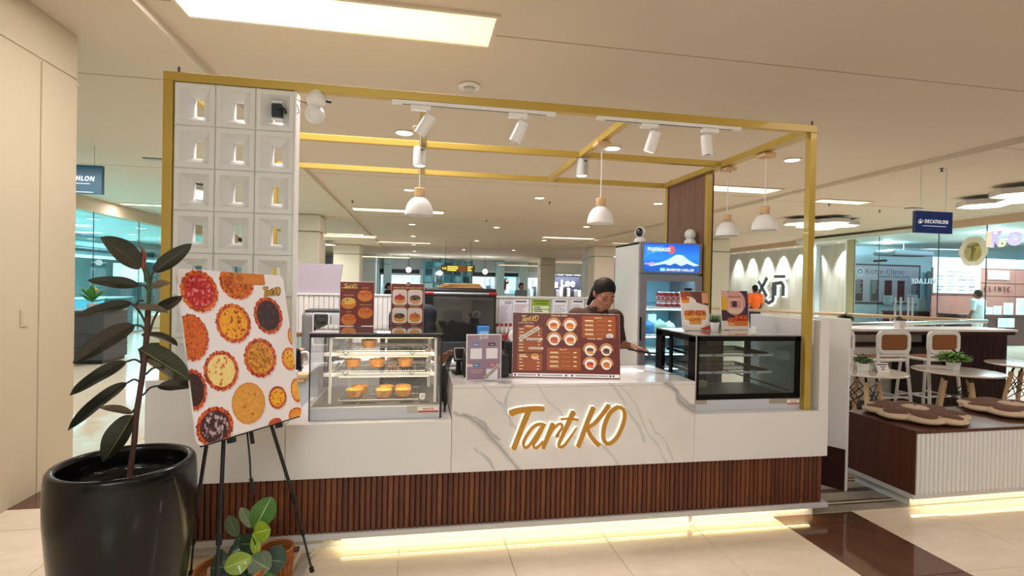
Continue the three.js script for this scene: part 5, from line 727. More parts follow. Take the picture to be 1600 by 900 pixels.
// ---------------------------------------------------------------- printed boards
const posterC = (() => {
  const W = 1000, H = 1176, [c, g] = canvas(W, H); g.fillStyle = '#efe9ea'; g.fillRect(0, 0, W, H);
  const tart = (u, v, a, b, edge, fill, spot, s, noRim) => {
    const cx = u * W, cy = v * H, rx = a * W, ry = b * W * 0.98 * 1.176; g.save(); g.translate(cx, cy); g.fillStyle = 'rgba(150,120,120,.22)'; g.beginPath(); g.ellipse(8, 12, rx * 1.0, ry * 1.0, 0, 0, 7); g.fill();
    const blob = (k, wob, n, col) => { g.fillStyle = col; g.beginPath(); for (let i = 0; i <= 120; i++) { const t = i / 120 * 6.2832, w = k * (1 + wob * Math.sin(t * n + s) + wob * 0.6 * Math.sin(t * (n * 1.7 | 0) + s * 2)); g.lineTo(rx * w * Math.cos(t), ry * w * Math.sin(t)); } g.closePath(); g.fill(); };
    blob(1, noRim ? 0.008 : 0.03, 17, edge[0]); if (!noRim) for (let i = 0; i < 60; i++) { const t = i / 60 * 6.2832 + hash2(i, s, 1) * 0.1, k = 0.86 + 0.1 * hash2(i, s, 2); g.fillStyle = hash2(i, s, 3) > 0.5 ? edge[1] : edge[2]; g.beginPath(); g.ellipse(rx * k * Math.cos(t), ry * k * Math.sin(t), rx * 0.075, rx * 0.05, t + 0.7, 0, 7); g.fill(); }
    blob(noRim ? 0.94 : 0.8, 0.02, 9, fill[0]);
    g.beginPath(); g.ellipse(0, 0, rx * 0.8, ry * 0.8, 0, 0, 7); g.clip();
    for (let i = 0; i < 260; i++) { const t = hash2(i, s, 11) * 6.2832, k = Math.sqrt(hash2(i, s, 12)) * 0.8; g.globalAlpha = 0.5; g.fillStyle = fill[1 + ((hash2(i, s, 13) * (fill.length - 1)) | 0)]; g.beginPath(); g.ellipse(rx * k * Math.cos(t), ry * k * Math.sin(t), rx * (0.03 + 0.06 * hash2(i, s, 14)), rx * (0.02 + 0.04 * hash2(i, s, 15)), t * 3, 0, 7); g.fill(); }
    for (let i = 0; i < spot[1]; i++) { const t = hash2(i, s, 21) * 6.2832, k = Math.sqrt(hash2(i, s, 22)) * 0.7; g.globalAlpha = 0.75; g.fillStyle = spot[0]; g.beginPath(); g.ellipse(rx * k * Math.cos(t), ry * k * Math.sin(t), rx * (0.03 + 0.09 * hash2(i, s, 24)), rx * (0.03 + 0.05 * hash2(i, s, 25)), t * 5, 0, 7); g.fill(); } g.restore(); };
  const E = ['#cf5a1e', '#a83a12', '#e67a2c'], E2 = ['#c4451c', '#8e2712', '#dd6a2a'];
  tart(.161, .129, .15, .128, E, ['#b3171b', '#d8383a', '#8d0f14', '#e56a64'], ['#f09a92', 26], 1); tart(.498, .065, .16, .112, E, ['#c9601c', '#e08a30', '#a9461a'], ['#8a3a12', 30], 2);
  g.fillStyle = '#d07a2a'; g.beginPath(); g.roundRect(.47 * W, -8, .31 * W, .082 * H, 18); g.fill(); g.strokeStyle = '#a85618'; g.lineWidth = 5; g.stroke(); g.fillStyle = '#b7621c'; g.beginPath(); g.ellipse(.53 * W, 42, 34, 26, 0, 0, 7); g.fill(); g.fillStyle = '#d98a38'; g.font = 'italic bold 64px serif'; g.fillText('Vebu', .55 * W, 72);
  tart(.419, .327, .159, .126, E, ['#f0a21c', '#f7c22e', '#dc7a14', '#f4b224'], ['#8a3210', 26], 3); tart(.774, .285, .153, .13, E2, ['#37201f', '#4a2c2a', '#22110f'], ['#5d3b38', 18], 4); tart(.055, .397, .13, .136, E, ['#d4601a', '#e27a26', '#bc4a14'], ['#a8401a', 26], 5);
  tart(.259, .607, .146, .121, E2, ['#f2d98a', '#f7e8ac', '#f0c45c', '#efe0a0'], ['#cc5a1c', 14], 6); tart(.633, .562, .163, .13, E2, ['#d58e1e', '#e5a62e', '#b86f14', '#f0b63a'], ['#a45a10', 60], 7); tart(.945, .596, .09, .081, E, ['#f2b01e', '#f7c62e', '#d47a14'], ['#5a2610', 14], 8); tart(.02, .69, .1, .117, E2, ['#35201e', '#4a2d28'], ['#241210', 10], 9);
  tart(.463, .831, .156, .129, ['#d98a34', '#c87628', '#e6a048'], ['#e2a046', '#e8ac54', '#d88f36', '#eab662'], ['#b8641c', 7], 10, true); tart(.755, .839, .096, .076, E2, ['#f0a41e', '#f6c02e'], ['#8e3210', 18], 11); tart(.98, .821, .07, .085, E, ['#f2b83a', '#eaa028'], ['#b23a16', 12], 12); tart(.151, .918, .148, .114, E2, ['#46262a', '#6a4a4e', '#33191c'], ['#cfc0c2', 46], 13);
  tart(.93, .985, .085, .05, E, ['#e88a2a', '#f0a440'], ['#b8481a', 8], 14); tart(.692, .997, .07, .03, E2, ['#e2602a', '#d0481c'], ['#a82e12', 6], 15); tart(1.02, .439, .06, .07, E, ['#eaa030', '#f0b040'], ['#b0501a', 4], 16);
  drawLogo(g, .74 * W, .068 * H, 230, '#eeb427', '#2e2410', 42); return c;
})();
const MAROON = '#66200f';
function tinyTart(g, x, y, r, col, top, s) { g.save(); g.translate(x, y); g.fillStyle = col; g.beginPath(); g.ellipse(0, r * 0.2, r, r * 0.78, 0, 0, 7); g.fill(); g.fillStyle = top; g.beginPath(); g.ellipse(0, -r * 0.16, r * 0.9, r * 0.48, 0, 0, 7); g.fill(); g.globalAlpha = 0.6; for (let i = 0; i < 16; i++) { g.fillStyle = i % 2 ? '#7a2c10' : '#f4c060'; const a = hash2(i, s, 1) * 6.28, k = Math.sqrt(hash2(i, s, 2)); g.beginPath(); g.ellipse(r * 0.8 * k * Math.cos(a), -r * 0.14 + r * 0.4 * k * Math.sin(a), r * 0.12, r * 0.06, a, 0, 7); g.fill(); } g.restore(); }
const menuC = (() => {
  const W = 1400, H = 844, [c, g] = canvas(W, H); g.fillStyle = MAROON; g.fillRect(0, 0, W, H); const cream = '#efe0b0', org = '#9e4a12', org2 = '#d0731f';
  drawLogo(g, 95, 2, 270, '#f0cf66'); g.fillStyle = cream; g.font = 'bold 17px sans-serif'; g.fillText('KOREAN DESSERT TARTS', 70, 138);
  const panel = (x, y, w, h) => { g.fillStyle = org; g.beginPath(); g.roundRect(x, y, w, h, 20); g.fill(); };
  panel(66, 182, 320, 330); g.fillStyle = org2; g.fillRect(150, 158, 130, 34); g.fillStyle = cream; g.font = 'bold 20px sans-serif'; g.fillText('DRINKS', 172, 182); lines(g, 84, 208, 90, 8, 40, 11, cream, 2); lines(g, 330, 250, 40, 5, 40, 11, cream, 4);
  panel(66, 530, 320, 220); lines(g, 90, 545, 140, 2, 22, 13, cream, 6); lines(g, 90, 600, 70, 4, 42, 11, cream, 7); lines(g, 320, 600, 40, 4, 42, 11, cream, 8); tinyTart(g, 292, 560, 48, '#e8c49a', '#e08a34', 3);
  g.fillStyle = '#e9e0d2'; for (const [x, y, w] of [[180, 330, 210], [210, 448, 190]]) { g.fillRect(x, y, w, 28); g.fillStyle = '#2b1d1a'; g.font = 'bold 22px sans-serif'; g.fillText('NOT AVAILABLE', x + 8, y + 22, w - 14); g.fillStyle = '#e9e0d2'; }
  g.save(); g.translate(215, 270); g.rotate(-0.56); g.fillStyle = '#e2d6c6'; g.fillRect(-150, -26, 300, 52); g.fillStyle = '#241a18'; g.font = 'bold 36px sans-serif'; g.fillText('NOT AVAILABLE', -140, 13, 280); g.restore();
  g.fillStyle = cream; g.font = 'bold 28px sans-serif'; g.fillText('REGULAR TARTS', 500, 40, 245); g.fillText('SPECIAL TARTS', 975, 336, 225);
  const ring = (x, y, r, txt, col, top, s) => { g.fillStyle = '#c88a52'; g.beginPath(); g.arc(x, y, r + 24, Math.PI * 0.95, Math.PI * 2.05); g.fill(); g.fillStyle = '#f5f0ea'; g.beginPath(); g.arc(x, y + 8, r, 0, 7); g.fill(); tinyTart(g, x, y + 6, r * 0.7, col, top, s); g.fillStyle = '#6a5048'; g.fillRect(x + r * 0.1, y + r * 0.62, r * 0.7, 8); };
  ring(535, 150, 74, '', '#e2a03c', '#d5581c', 1); ring(748, 150, 74, '', '#e8963a', '#d86a1e', 2); ring(541, 338, 74, '', '#d8682c', '#c2481c', 3); ring(752, 338, 74, '', '#e69a3a', '#d65a1a', 4);
  ring(1010, 470, 70, '', '#e6a23c', '#57303c', 5); ring(1222, 470, 66, '', '#7a4a3a', '#44211f', 6); ring(1010, 650, 70, '', '#e0702e', '#b8201c', 7); ring(1222, 650, 66, '', '#e08430', '#d0621c', 8);
  for (const [x, y] of [[905, 26], [448, 448]]) { panel(x, y, 440, 290); g.fillStyle = cream; g.font = 'bold 24px sans-serif'; g.fillText('PRE-CUT', x + 165, y + 34, 120); for (let i = 0; i < 4; i++) { g.fillRect(x + 40, y + 56 + i * 58, 108, 13); g.globalAlpha = 0.7; g.fillRect(x + 40, y + 76 + i * 58, 120, 6); g.fillRect(x + 190, y + 62 + i * 58, 120, 3); g.globalAlpha = 1; g.fillRect(x + 345, y + 56 + i * 58, 42, 14); } }
  g.fillStyle = '#dcd9e2'; g.fillRect(1225, 262, 88, 44); g.fillStyle = '#2a2440'; g.font = 'bold 22px sans-serif'; g.fillText('LAVA', 1236, 292);
  g.fillStyle = '#f3eeee'; g.fillRect(8, 784, W - 16, 46); g.fillStyle = '#3a3236'; for (const [x, w] of [[76, 230], [380, 270], [820, 290], [1120, 120]]) g.fillRect(x, 802, w, 9); for (const x of [40, 345, 700, 776, 1270, 1310]) { g.beginPath(); g.arc(x, 807, 13, 0, 7); g.fill(); } return c;
})();
const sideC = (kind) => { const W = 512, H = 690, [c, g] = canvas(W, H); g.fillStyle = '#7e2614'; g.fillRect(0, 0, W, H);
  if (kind === 0) { drawLogo(g, 40, 6, 240, '#f6dc6a'); g.fillStyle = '#f6dc6a'; g.fillRect(20, 92, 245, 9); for (const [x, y, n, s] of [[375, 200, 'EGG TART', 1], [130, 320, 'CORN CHEESE', 2], [382, 470, 'SWEET POTATO', 3], [135, 580, 'PLAIN', 4]]) { tinyTart(g, x, y, 112, '#e8862c', s === 2 ? '#f6c856' : '#e06c1c', s); g.fillStyle = '#f0c070'; g.font = 'bold 24px sans-serif'; g.textAlign = 'center'; g.fillText(n, x, y - 98, 180); } }
  else { g.fillStyle = '#f2d8b0'; g.font = 'bold 26px sans-serif'; g.textAlign = 'center'; g.fillText('Tart', W / 2, 30); g.fillStyle = '#f6d060'; g.font = 'bold 34px sans-serif'; g.fillText('CHEESECAKE WITH NEW FLAVOR', W / 2, 78, 470); const cells = [[18, 96, '#c41f1c', '#e8a45c'], [262, 96, '#4c2f38', '#e0a468'], [18, 400, '#4a241c', '#e8a040'], [262, 400, '#e06a1c', '#e69c3c']]; cells.forEach(([x, y, t, b], i) => { g.fillStyle = '#f2e2d6'; g.beginPath(); g.roundRect(x, y, 232, 256, 46); g.fill(); tinyTart(g, x + 116, y + 150, 92, b, t, i + 5); if (i === 0 || i === 3) { g.fillStyle = t; g.beginPath(); g.moveTo(x + 80, y + 130); g.quadraticCurveTo(x + 116, y + 10, x + 150, y + 130); g.fill(); } g.fillStyle = '#f6c060'; g.font = 'bold 26px sans-serif'; g.fillText(['STRAWBERRY', 'BLUEBERRY', 'CHOCO', 'BISCOFF'][i], x + 116, y + 286, 170); }); }
  return c; };
const qrC = (() => { const W = 384, H = 500, [c, g] = canvas(W, H); g.fillStyle = '#a08a9c'; g.fillRect(0, 0, W, H); g.fillStyle = '#9a7f92'; g.fillRect(0, H * 0.55, W, H * 0.45); drawLogo(g, 130, 2, 120, '#f2ecf2'); const tag = (x, y, w, col, t, tc = '#fff') => { g.fillStyle = col; g.fillRect(x, y, w, 34); g.fillStyle = tc; g.font = 'bold 18px sans-serif'; g.textAlign = 'center'; g.fillText(t, x + w / 2, y + 24, w - 6); };
  tag(66, 92, 74, '#4d86c8', 'GCash'); tag(238, 92, 76, '#1e1c2c', 'maya'); tag(72, 316, 70, '#2f7fb0', 'Grab'); g.fillStyle = '#e8c8cf'; g.fillRect(0, 322, 70, 28); tag(244, 318, 82, '#c06a74', 'Pay'); g.fillStyle = '#f1eff2'; for (const [x, y] of [[42, 152], [216, 152], [220, 378]]) g.fillRect(x, y, 126, 114); g.fillStyle = '#d8a8a8'; g.fillRect(40, 388, 140, 8); g.fillRect(52, 412, 110, 7);
  g.save(); g.translate(286, 410); g.rotate(-0.75); g.fillStyle = '#cfc4b8'; g.fillRect(-110, -22, 220, 40); g.fillStyle = '#38302c'; g.font = 'bold 27px sans-serif'; g.textAlign = 'center'; g.fillText('NOT AVAILABLE', 0, 8, 206); g.restore(); g.strokeStyle = '#f2eef2'; g.lineWidth = 8; g.strokeRect(4, 4, W - 8, H - 8); return c; })();
const foodC = (kind) => { const W = 320, H = 400, [c, g] = canvas(W, H); const loaf = (x, y, w, h, a, b, s) => { g.fillStyle = a; g.beginPath(); g.roundRect(x, y + h * 0.35, w, h * 0.65, h * 0.16); g.fill(); g.fillStyle = b; g.beginPath(); g.roundRect(x - 4, y, w + 8, h * 0.55, h * 0.22); g.fill(); for (let i = 0; i < 26; i++) { g.globalAlpha = 0.7; g.fillStyle = i % 2 ? '#8a2c10' : '#f0a83c'; g.beginPath(); g.ellipse(x + w * hash2(i, s, 1), y + h * 0.5 * hash2(i, s, 2), w * 0.05, h * 0.07, i, 0, 7); g.fill(); } g.globalAlpha = 1; };
  if (kind === 0) { g.fillStyle = '#efe4dc'; g.fillRect(0, 0, W, H); g.fillStyle = '#8a4a2a'; g.fillRect(0, 0, W, 96); g.fillStyle = '#6d2f22'; g.beginPath(); g.moveTo(110, 0); g.lineTo(320, 0); g.lineTo(320, 150); g.lineTo(170, 110); g.fill(); g.fillStyle = '#f3ece6'; g.beginPath(); g.ellipse(70, 110, 110, 58, 0, 0, 7); g.fill(); g.fillStyle = '#c03a24'; g.fillRect(14, 8, 56, 62); loaf(10, 60, 88, 62, '#eda23c', '#d8621c', 1); g.fillStyle = '#dba07a'; g.fillRect(250, 12, 70, 110); g.fillStyle = '#faf6f2'; g.beginPath(); g.ellipse(160, 310, 150, 62, 0, 0, 7); g.fill(); loaf(30, 196, 125, 100, '#f0b050', '#d86a20', 2); loaf(160, 196, 120, 100, '#f0b050', '#d0601c', 3); loaf(80, 276, 140, 66, '#f0a23a', '#e08a2c', 4); g.fillStyle = '#d2402a'; g.beginPath(); g.moveTo(200, 386); g.lineTo(320, 350); g.lineTo(320, 400); g.lineTo(230, 400); g.fill(); }
  else { g.fillStyle = '#4a2b45'; g.fillRect(0, 0, W, H); g.fillStyle = '#e2a9a4'; g.beginPath(); g.ellipse(160, 120, 130, 130, 0, 0, 7); g.fill(); g.fillStyle = '#f0b92e'; g.fillRect(0, 40, 70, 160); g.fillStyle = '#e9b9ac'; g.fillRect(0, 0, 80, 60); g.fillStyle = '#f0d2bc'; g.beginPath(); g.roundRect(80, 84, 170, 150, 46); g.fill(); g.fillStyle = '#e09a8a'; g.beginPath(); g.roundRect(92, 98, 146, 84, 26); g.fill(); g.fillStyle = '#4e2c46'; g.beginPath(); g.roundRect(128, 108, 60, 60, 14); g.fill(); g.fillStyle = '#6a3a3a'; g.font = 'bold 26px sans-serif'; g.textAlign = 'center'; g.fillText('Cheesecake', 160, 70, 180); g.fillStyle = '#f3ded0'; g.fillRect(0, 310, W, 90); loaf(70, 280, 130, 86, '#e9b072', '#d8541c', 5); loaf(150, 250, 160, 116, '#e07a2a', '#c23a14', 6); g.fillStyle = '#efe4da'; g.fillRect(0, 372, W, 28); }
  return c; };
// a printed board placed by its lower left and right corners, leaning back
function standBoard(name, label, cat, bl, br, hgt, lean, mat, edge, strut = true, r = 0) {
  const a = VA(bl), b = VA(br), w = a.distanceTo(b), t = thing(name, label, cat, [(a.x + b.x) / 2, (a.y + b.y) / 2, (a.z + b.z) / 2], -Math.atan2(b.z - a.z, b.x - a.x)); const th = 0.006, L = (g) => g.translate(0, hgt / 2 + 0.001, 0).rotateX(-lean);
  part(t, 'board', L(r ? extr(roundRect(w, hgt, r), th).translate(0, 0, -th) : rbox(w, hgt, th, 0.002).translate(0, 0, -th / 2)), edge);
  part(t, 'print', L(r ? (() => { const g = new THREE.ShapeGeometry(roundRect(w - 0.002, hgt - 0.002, r)); const p = g.attributes.position, uv = g.attributes.uv; for (let i = 0; i < p.count; i++) uv.setXY(i, p.getX(i) / w + 0.5, p.getY(i) / hgt + 0.5); return g; })().translate(0, 0, 0.0008) : sheet(w - 0.003, hgt - 0.003).translate(0, 0, 0.0006)), mat);
  if (strut) part(t, 'rear_strut', beam(V(0, hgt * 0.6 * Math.cos(lean), -hgt * 0.6 * Math.sin(lean) - 0.008), V(0, 0.003, -hgt * (Math.sin(lean) * 0.6 + 0.28)), 0.05, 0.003), M.blackMatte);
  return t;
}
const pm = (c, rough = 0.4) => std(0xffffff, rough, 0, { map: texOf(c) });
standBoard('menu_board', 'large brown menu board with round tart pictures standing on the marble counter', 'menu', [0.627, 0.977, -0.207], [1.337, 0.977, -0.085], 0.434, 0.17, pm(menuC), M.paper);
standBoard('payment_board', 'purple payment board in a white frame on the marble counter', 'sign', [0.315, 0.977, -0.112], [0.545, 0.977, -0.142], 0.295, 0.02, pm(qrC), M.plastic);
standBoard('pastry_sign', 'brown sign with four orange tarts, left one on the lit display case', 'sign', [-0.521, 1.285, -0.565], [-0.291, 1.285, -0.575], 0.305, 0.04, pm(sideC(0)), M.paper);
standBoard('pastry_sign', 'brown sign with four framed tarts, right one on the lit display case', 'sign', [-0.18, 1.285, -0.63], [0.05, 1.285, -0.62], 0.298, 0.04, pm(sideC(1)), M.paper);
standBoard('food_poster', 'food poster with baked slices on a white plate, left one on the black case', 'poster', [1.925, 1.279, -0.36], [2.17, 1.279, -0.40], 0.292, 0.16, pm(foodC(0)), M.paper);
standBoard('food_poster', 'food poster with purple and pink background, right one on the black case', 'poster', [2.29, 1.279, -0.44], [2.54, 1.279, -0.47], 0.30, 0.1, pm(foodC(1)), M.paper);
{
  const t = thing('succulent', 'small dark spiky succulent in a white cup between the two food posters', 'plant', [2.16, 1.278, -0.33]); part(t, 'pot', lathe([[0, 0], [0.024, 0], [0.034, 0.066], [0.031, 0.066], [0.028, 0.058], [0, 0.058]], 24), M.plastic); part(t, 'soil', cyl(0.028, 0.028, 0.004, 0, 0.058, 0, 16), M.blackMatte);
  for (let k = 0; k < 18; k++) { const a = k * 2.4, e = 0.25 + 0.06 * k; part(t, 'leaf', new THREE.ConeGeometry(0.007, 0.06, 6).translate(0, 0.03, 0).rotateZ(-Math.min(1.25, e)).rotateY(a).translate(0, 0.062, 0), std(0x2e4034, 0.6)); }
  const pt = thing('paper_tag', 'plain white paper tag at the front edge of the black case top', 'tag', [2.33, 1.279, -0.12]); part(pt, 'face', box(0.035, 0.055, 0.002).rotateX(-0.2).translate(0, 0.028, 0), M.paper); part(pt, 'foot', box(0.035, 0.002, 0.03, 0, 0.001, -0.012), M.paper);
  const nt = thing('paper_sheet', 'white sheet of paper lying on the marble counter beside the menu', 'paper', [1.53, 0.977, -0.45], 0.2); part(nt, 'sheet', rbox(0.21, 0.002, 0.15, 0.0008), M.paper); part(nt, 'top_sheet', rbox(0.2, 0.002, 0.14, 0.0008).rotateY(0.15).translate(0.01, 0.002, 0), M.paper);
}
// ---------------------------------------------------------------- things on and behind the counter
{
  const t = thing('payment_terminal', 'black cash terminal behind the purple payment board', 'terminal', [0.44, 0.977, -0.32]); part(t, 'base', rbox(0.3, 0.15, 0.2, 0.012, 0.02, 0.076, 0), M.black); part(t, 'keypad', rbox(0.2, 0.012, 0.12, 0.004).translate(0.02, 0.157, 0.02), M.steelDark);
  const q = thing('card_reader', 'small black reader with pale frame beside the hand', 'reader', [0.292, 1.04, -0.38], 0.25); part(q, 'body', rbox(0.085, 0.1, 0.02, 0.008).rotateX(-0.4).translate(0, 0.07, 0), M.black); part(q, 'frame', (() => { const s = roundRect(0.08, 0.085, 0.012); s.holes.push(new THREE.Path(roundRect(0.064, 0.068, 0.008).getPoints(5))); return extr(s, 0.004).translate(0, 0, 0.011).rotateX(-0.4).translate(0, 0.072, 0); })(), M.steel); part(q, 'holder', rbox(0.03, 0.1, 0.03, 0.006, 0, 0.0, -0.01), M.black);
  part(q, 'foot', rbox(0.08, 0.02, 0.08, 0.006, 0, -0.053, 0), M.black);
  const c = thing('cable_bundle', 'black cables hanging between the lit case and the marble counter', 'cables'); for (let k = 0; k < 4; k++) part(c, 'cable', tube([[0.25 - k * 0.006, 1.1, -0.40], [0.215 - k * 0.008, 1.02, -0.3 - k * 0.02], [0.2 - k * 0.006, 0.93, -0.25], [0.195 + 0.01 * Math.sin(k * 2), 0.84, -0.2 - k * 0.03], [0.19, 0.765, -0.2 - k * 0.02]], 0.004, 26, 7), M.rubber);
  const d = solo('dark_gap_box', 'added black box standing for the dark gap beside the lit case', 'dark box', rbb(0.17, 0.218, 0.762, 0.99, -0.66, -0.5, 0.008), M.blackMatte);  // black box put in for the dark gap beside the case
  const tb = thing('tape_dispenser', 'white and red tool with dark holder beside the menu board', 'dispenser', [0.66, 0.977, -0.40]); part(tb, 'body', rbox(0.1, 0.06, 0.06, 0.01, 0, 0.19, 0), M.black); part(tb, 'stand', rbox(0.12, 0.16, 0.07, 0.01, 0, 0.08, 0), M.black); part(tb, 'roll', new THREE.TorusGeometry(0.035, 0.016, 10, 24).translate(0.02, 0.25, 0), M.plastic); part(tb, 'cap', rbox(0.03, 0.04, 0.03, 0.006, -0.05, 0.25, 0), M.red);
}
{ // rear half wall, worktop and appliances
  const t = thing('rear_counter', 'white worktop along the rear of the kiosk below the slatted half wall', 'counter'); part(t, 'worktop', rbb(-1.3, 1.75, 0.87, 0.9, -2.1, -1.42, 0.004), M.white); part(t, 'body', bb(-1.28, 1.73, 0.108, 0.87, -2.1, -1.5), M.whiteMatte); for (let k = 0; k < 5; k++) part(t, 'door', rbb(-1.26 + k * 0.6, -0.69 + k * 0.6, 0.14, 0.84, -1.5, -1.484, 0.003), M.white);
  part(t, 'left_return', rbb(-1.3, -0.78, 0.87, 0.9, -1.42, -0.33, 0.004), M.white); part(t, 'left_body', bb(-1.28, -0.8, 0.108, 0.87, -1.42, -0.33), M.whiteMatte);
  const w = thing('rear_half_wall', 'white vertically boarded half wall closing the rear of the kiosk', 'half wall'); part(w, 'core', bb(-1.3, 1.95, 0.108, 1.45, -2.2, -2.125), M.whiteMatte); part(w, 'cap', rbb(-1.31, 1.96, 1.45, 1.468, -2.21, -2.1, 0.004), M.white); const sg = rbox(0.042, 0.548, 0.014, 0.004, 0, 0, 0, 1); for (let k = 0; k < 70; k++) { const m = part(w, 'slat', sg, M.whiteMatte); m.position.set(-1.275 + k * 0.0462, 1.175, -2.118); }
  solo('grey_board', 'lilac grey board standing on the half wall behind the breeze-block screen', 'board', (() => { const s = new THREE.Shape(); s.moveTo(-1.2, 1.469); s.lineTo(-0.757, 1.469); s.lineTo(-0.722, 1.753); s.lineTo(-1.2, 1.75); s.closePath(); return extr(s, 0.03, 0.002).translate(0, 0, -2.19); })(), std(0xb4acb8, 0.55));
  const cup = thing('jar', 'glass jar with tan lid on the left worktop', 'jar', [-0.95, 0.9, -1.25]); part(cup, 'glass', lathe([[0, 0], [0.05, 0], [0.055, 0.02], [0.055, 0.22], [0.045, 0.24]], 24), M.glassGreen); part(cup, 'lid', cyl(0.05, 0.05, 0.03, 0, 0.255, 0, 20), std(0x8a6a48, 0.5)); part(cup, 'contents', cyl(0.045, 0.045, 0.12, 0, 0.065, 0, 18), std(0xa67a46, 0.7));
  const pt = thing('kettle', 'black coffee pot with pale handle on the left worktop', 'pot', [-0.90, 0.9, -0.95]); part(pt, 'body', lathe([[0, 0], [0.06, 0], [0.065, 0.03], [0.055, 0.16], [0.04, 0.18], [0, 0.185]], 28), M.black); part(pt, 'handle', tube([[0.05, 0.15, 0], [0.1, 0.15, 0], [0.105, 0.08, 0], [0.06, 0.05, 0]], 0.009, 20, 8), M.plastic); part(pt, 'spout', bar(V(-0.05, 0.08, 0), V(-0.1, 0.16, 0), 0.014, 0.008), M.black);
  const bx = thing('brown_box', 'small brown cardboard tub on the left worktop', 'box', [-0.93, 0.9, -1.1]); part(bx, 'body', rbox(0.13, 0.14, 0.1, 0.006, 0, 0.07, 0), std(0xa87848, 0.8)); part(bx, 'lid', rbox(0.14, 0.02, 0.11, 0.006, 0, 0.15, 0), std(0xc59a68, 0.8));
  const wd = thing('wooden_trays', 'two stacked wooden trays on the white left worktop', 'trays', [-0.83, 0.9, -0.62]); for (let k = 0; k < 2; k++) part(wd, 'tray', rbox(0.18, 0.025, 0.13, 0.005, k * 0.02, 0.013 + k * 0.027, 0), M.oak);
  const cm = thing('coffee_machine', 'grey coffee machine with black front panel behind the lit case', 'coffee machine', [-0.79, 0.9, -1.7]); part(cm, 'housing', rbox(0.36, 0.40, 0.34, 0.04, 0, 0.22, 0), M.greyMetal); part(cm, 'front_frame', (() => { const s = roundRect(0.14, 0.28, 0.02); s.holes.push(new THREE.Path(roundRect(0.118, 0.258, 0.014).getPoints(5))); return extr(s, 0.012).translate(-0.015, 0.275, 0.165); })(), M.plastic); part(cm, 'front_panel', rbox(0.12, 0.26, 0.01, 0.004, -0.015, 0.275, 0.168), M.blackGloss); part(cm, 'display', rbox(0.07, 0.03, 0.006, 0.002, -0.015, 0.355, 0.174), M.steelDark); for (const x of [-0.04, 0.01]) part(cm, 'spout', cyl(0.008, 0.008, 0.05, x, 0.22, 0.19, 12), M.steel); part(cm, 'water_tank', rbox(0.1, 0.2, 0.02, 0.006, 0.12, 0.29, 0.167), M.plasticGrey); part(cm, 'drip_tray', rbox(0.2, 0.03, 0.12, 0.006, 0, 0.02, 0.2), M.black); part(cm, 'top_lid', rbox(0.32, 0.015, 0.28, 0.006, 0, 0.428, 0), M.steelDark);
  // oven
  const ov = thing('oven', 'large black oven with dark glass door and silver handle with red ends', 'oven', [0.40, 0.9, -1.85]); part(ov, 'housing', rbox(0.66, 0.64, 0.44, 0.012, 0, 0.325, 0), M.black); part(ov, 'door', rbox(0.655, 0.47, 0.02, 0.008, 0, 0.4, 0.228), M.black); part(ov, 'window', rbox(0.56, 0.36, 0.006, 0.002, 0.03, 0.385, 0.2395), phys({ color: 0x2a2724, roughness: 0.04, clearcoat: 1 })); part(ov, 'handle', bar(V(-0.25, 0.6, 0.275), V(0.26, 0.6, 0.275), 0.011), M.steel); for (const s of [-1, 1]) part(ov, 'handle_end', [bar(V(s * 0.25, 0.6, 0.275), V(s * 0.325, 0.6, 0.275), 0.014), bar(V(s * 0.29, 0.6, 0.275), V(s * 0.29, 0.6, 0.235), 0.01)], M.red); part(ov, 'control_panel', rbox(0.655, 0.15, 0.02, 0.006, 0, 0.08, 0.228), M.steelDark); for (const x of [-0.2, 0, 0.2]) part(ov, 'knob', cyl(0.025, 0.022, 0.025, 0, 0, 0, 20).rotateX(Math.PI / 2).translate(x, 0.08, 0.25), M.black);
  const cd = thing('cardboard', 'flattened tan cardboard sheets lying on top of the oven', 'cardboard', [0.42, 1.547, -1.85]); for (let k = 0; k < 3; k++) part(cd, 'sheet', rbox(0.42 - k * 0.06, 0.014, 0.32, 0.003).rotateY(0.04 * k).translate(-0.02 + 0.01 * k, 0.008 + k * 0.0145, 0), std([0xc79a63, 0xba8a52, 0xcfa673][k], 0.85));
  const bl = thing('blue_pack', 'small bright blue pack standing before the oven door', 'pack', [0.6, 0.9, -1.52]); part(bl, 'pack', rbox(0.11, 0.15, 0.05, 0.01, 0, 0.235, 0), std(0x3b7fc0, 0.45)); part(bl, 'label', rbox(0.08, 0.05, 0.002, 0.0005, 0, 0.24, 0.026), std(0x8fbce0, 0.5)); part(bl, 'stand', rbox(0.12, 0.16, 0.06, 0.008, 0, 0.08, 0), M.black);
  // notices on the half wall
  const nc = (kind) => { const [c, g] = canvas(200, 256); g.fillStyle = ['#e6e3ee', '#f0eef2', '#8fae2e', '#eef0f4', '#f2f1f4', '#ecebea'][kind]; g.fillRect(0, 0, 200, 256); if (kind === 2) { g.fillStyle = '#5d7420'; g.fillRect(20, 16, 160, 14); g.fillRect(40, 44, 130, 10); g.fillStyle = '#e8efd2'; for (let i = 0; i < 4; i++) g.fillRect(16, 70 + i * 38, 168, 28); lines(g, 30, 80, 120, 8, 19, 8, '#2e3a14', 4); } else if (kind === 5) { lines(g, 20, 20, 160, 16, 14, 7, '#9a98a0', 3); } else { g.fillStyle = '#45424e'; if (kind === 0) { g.font = 'bold 44px sans-serif'; g.fillText('2026', 86, 46); } else g.fillRect(30, 18, 140, 16); lines(g, 18, 66, 164, 12, 15, 5, kind === 1 ? '#a05a70' : '#8c8a98', kind + 2); } g.strokeStyle = '#b9b4c4'; g.lineWidth = 4; g.strokeRect(2, 2, 196, 252); return c; };
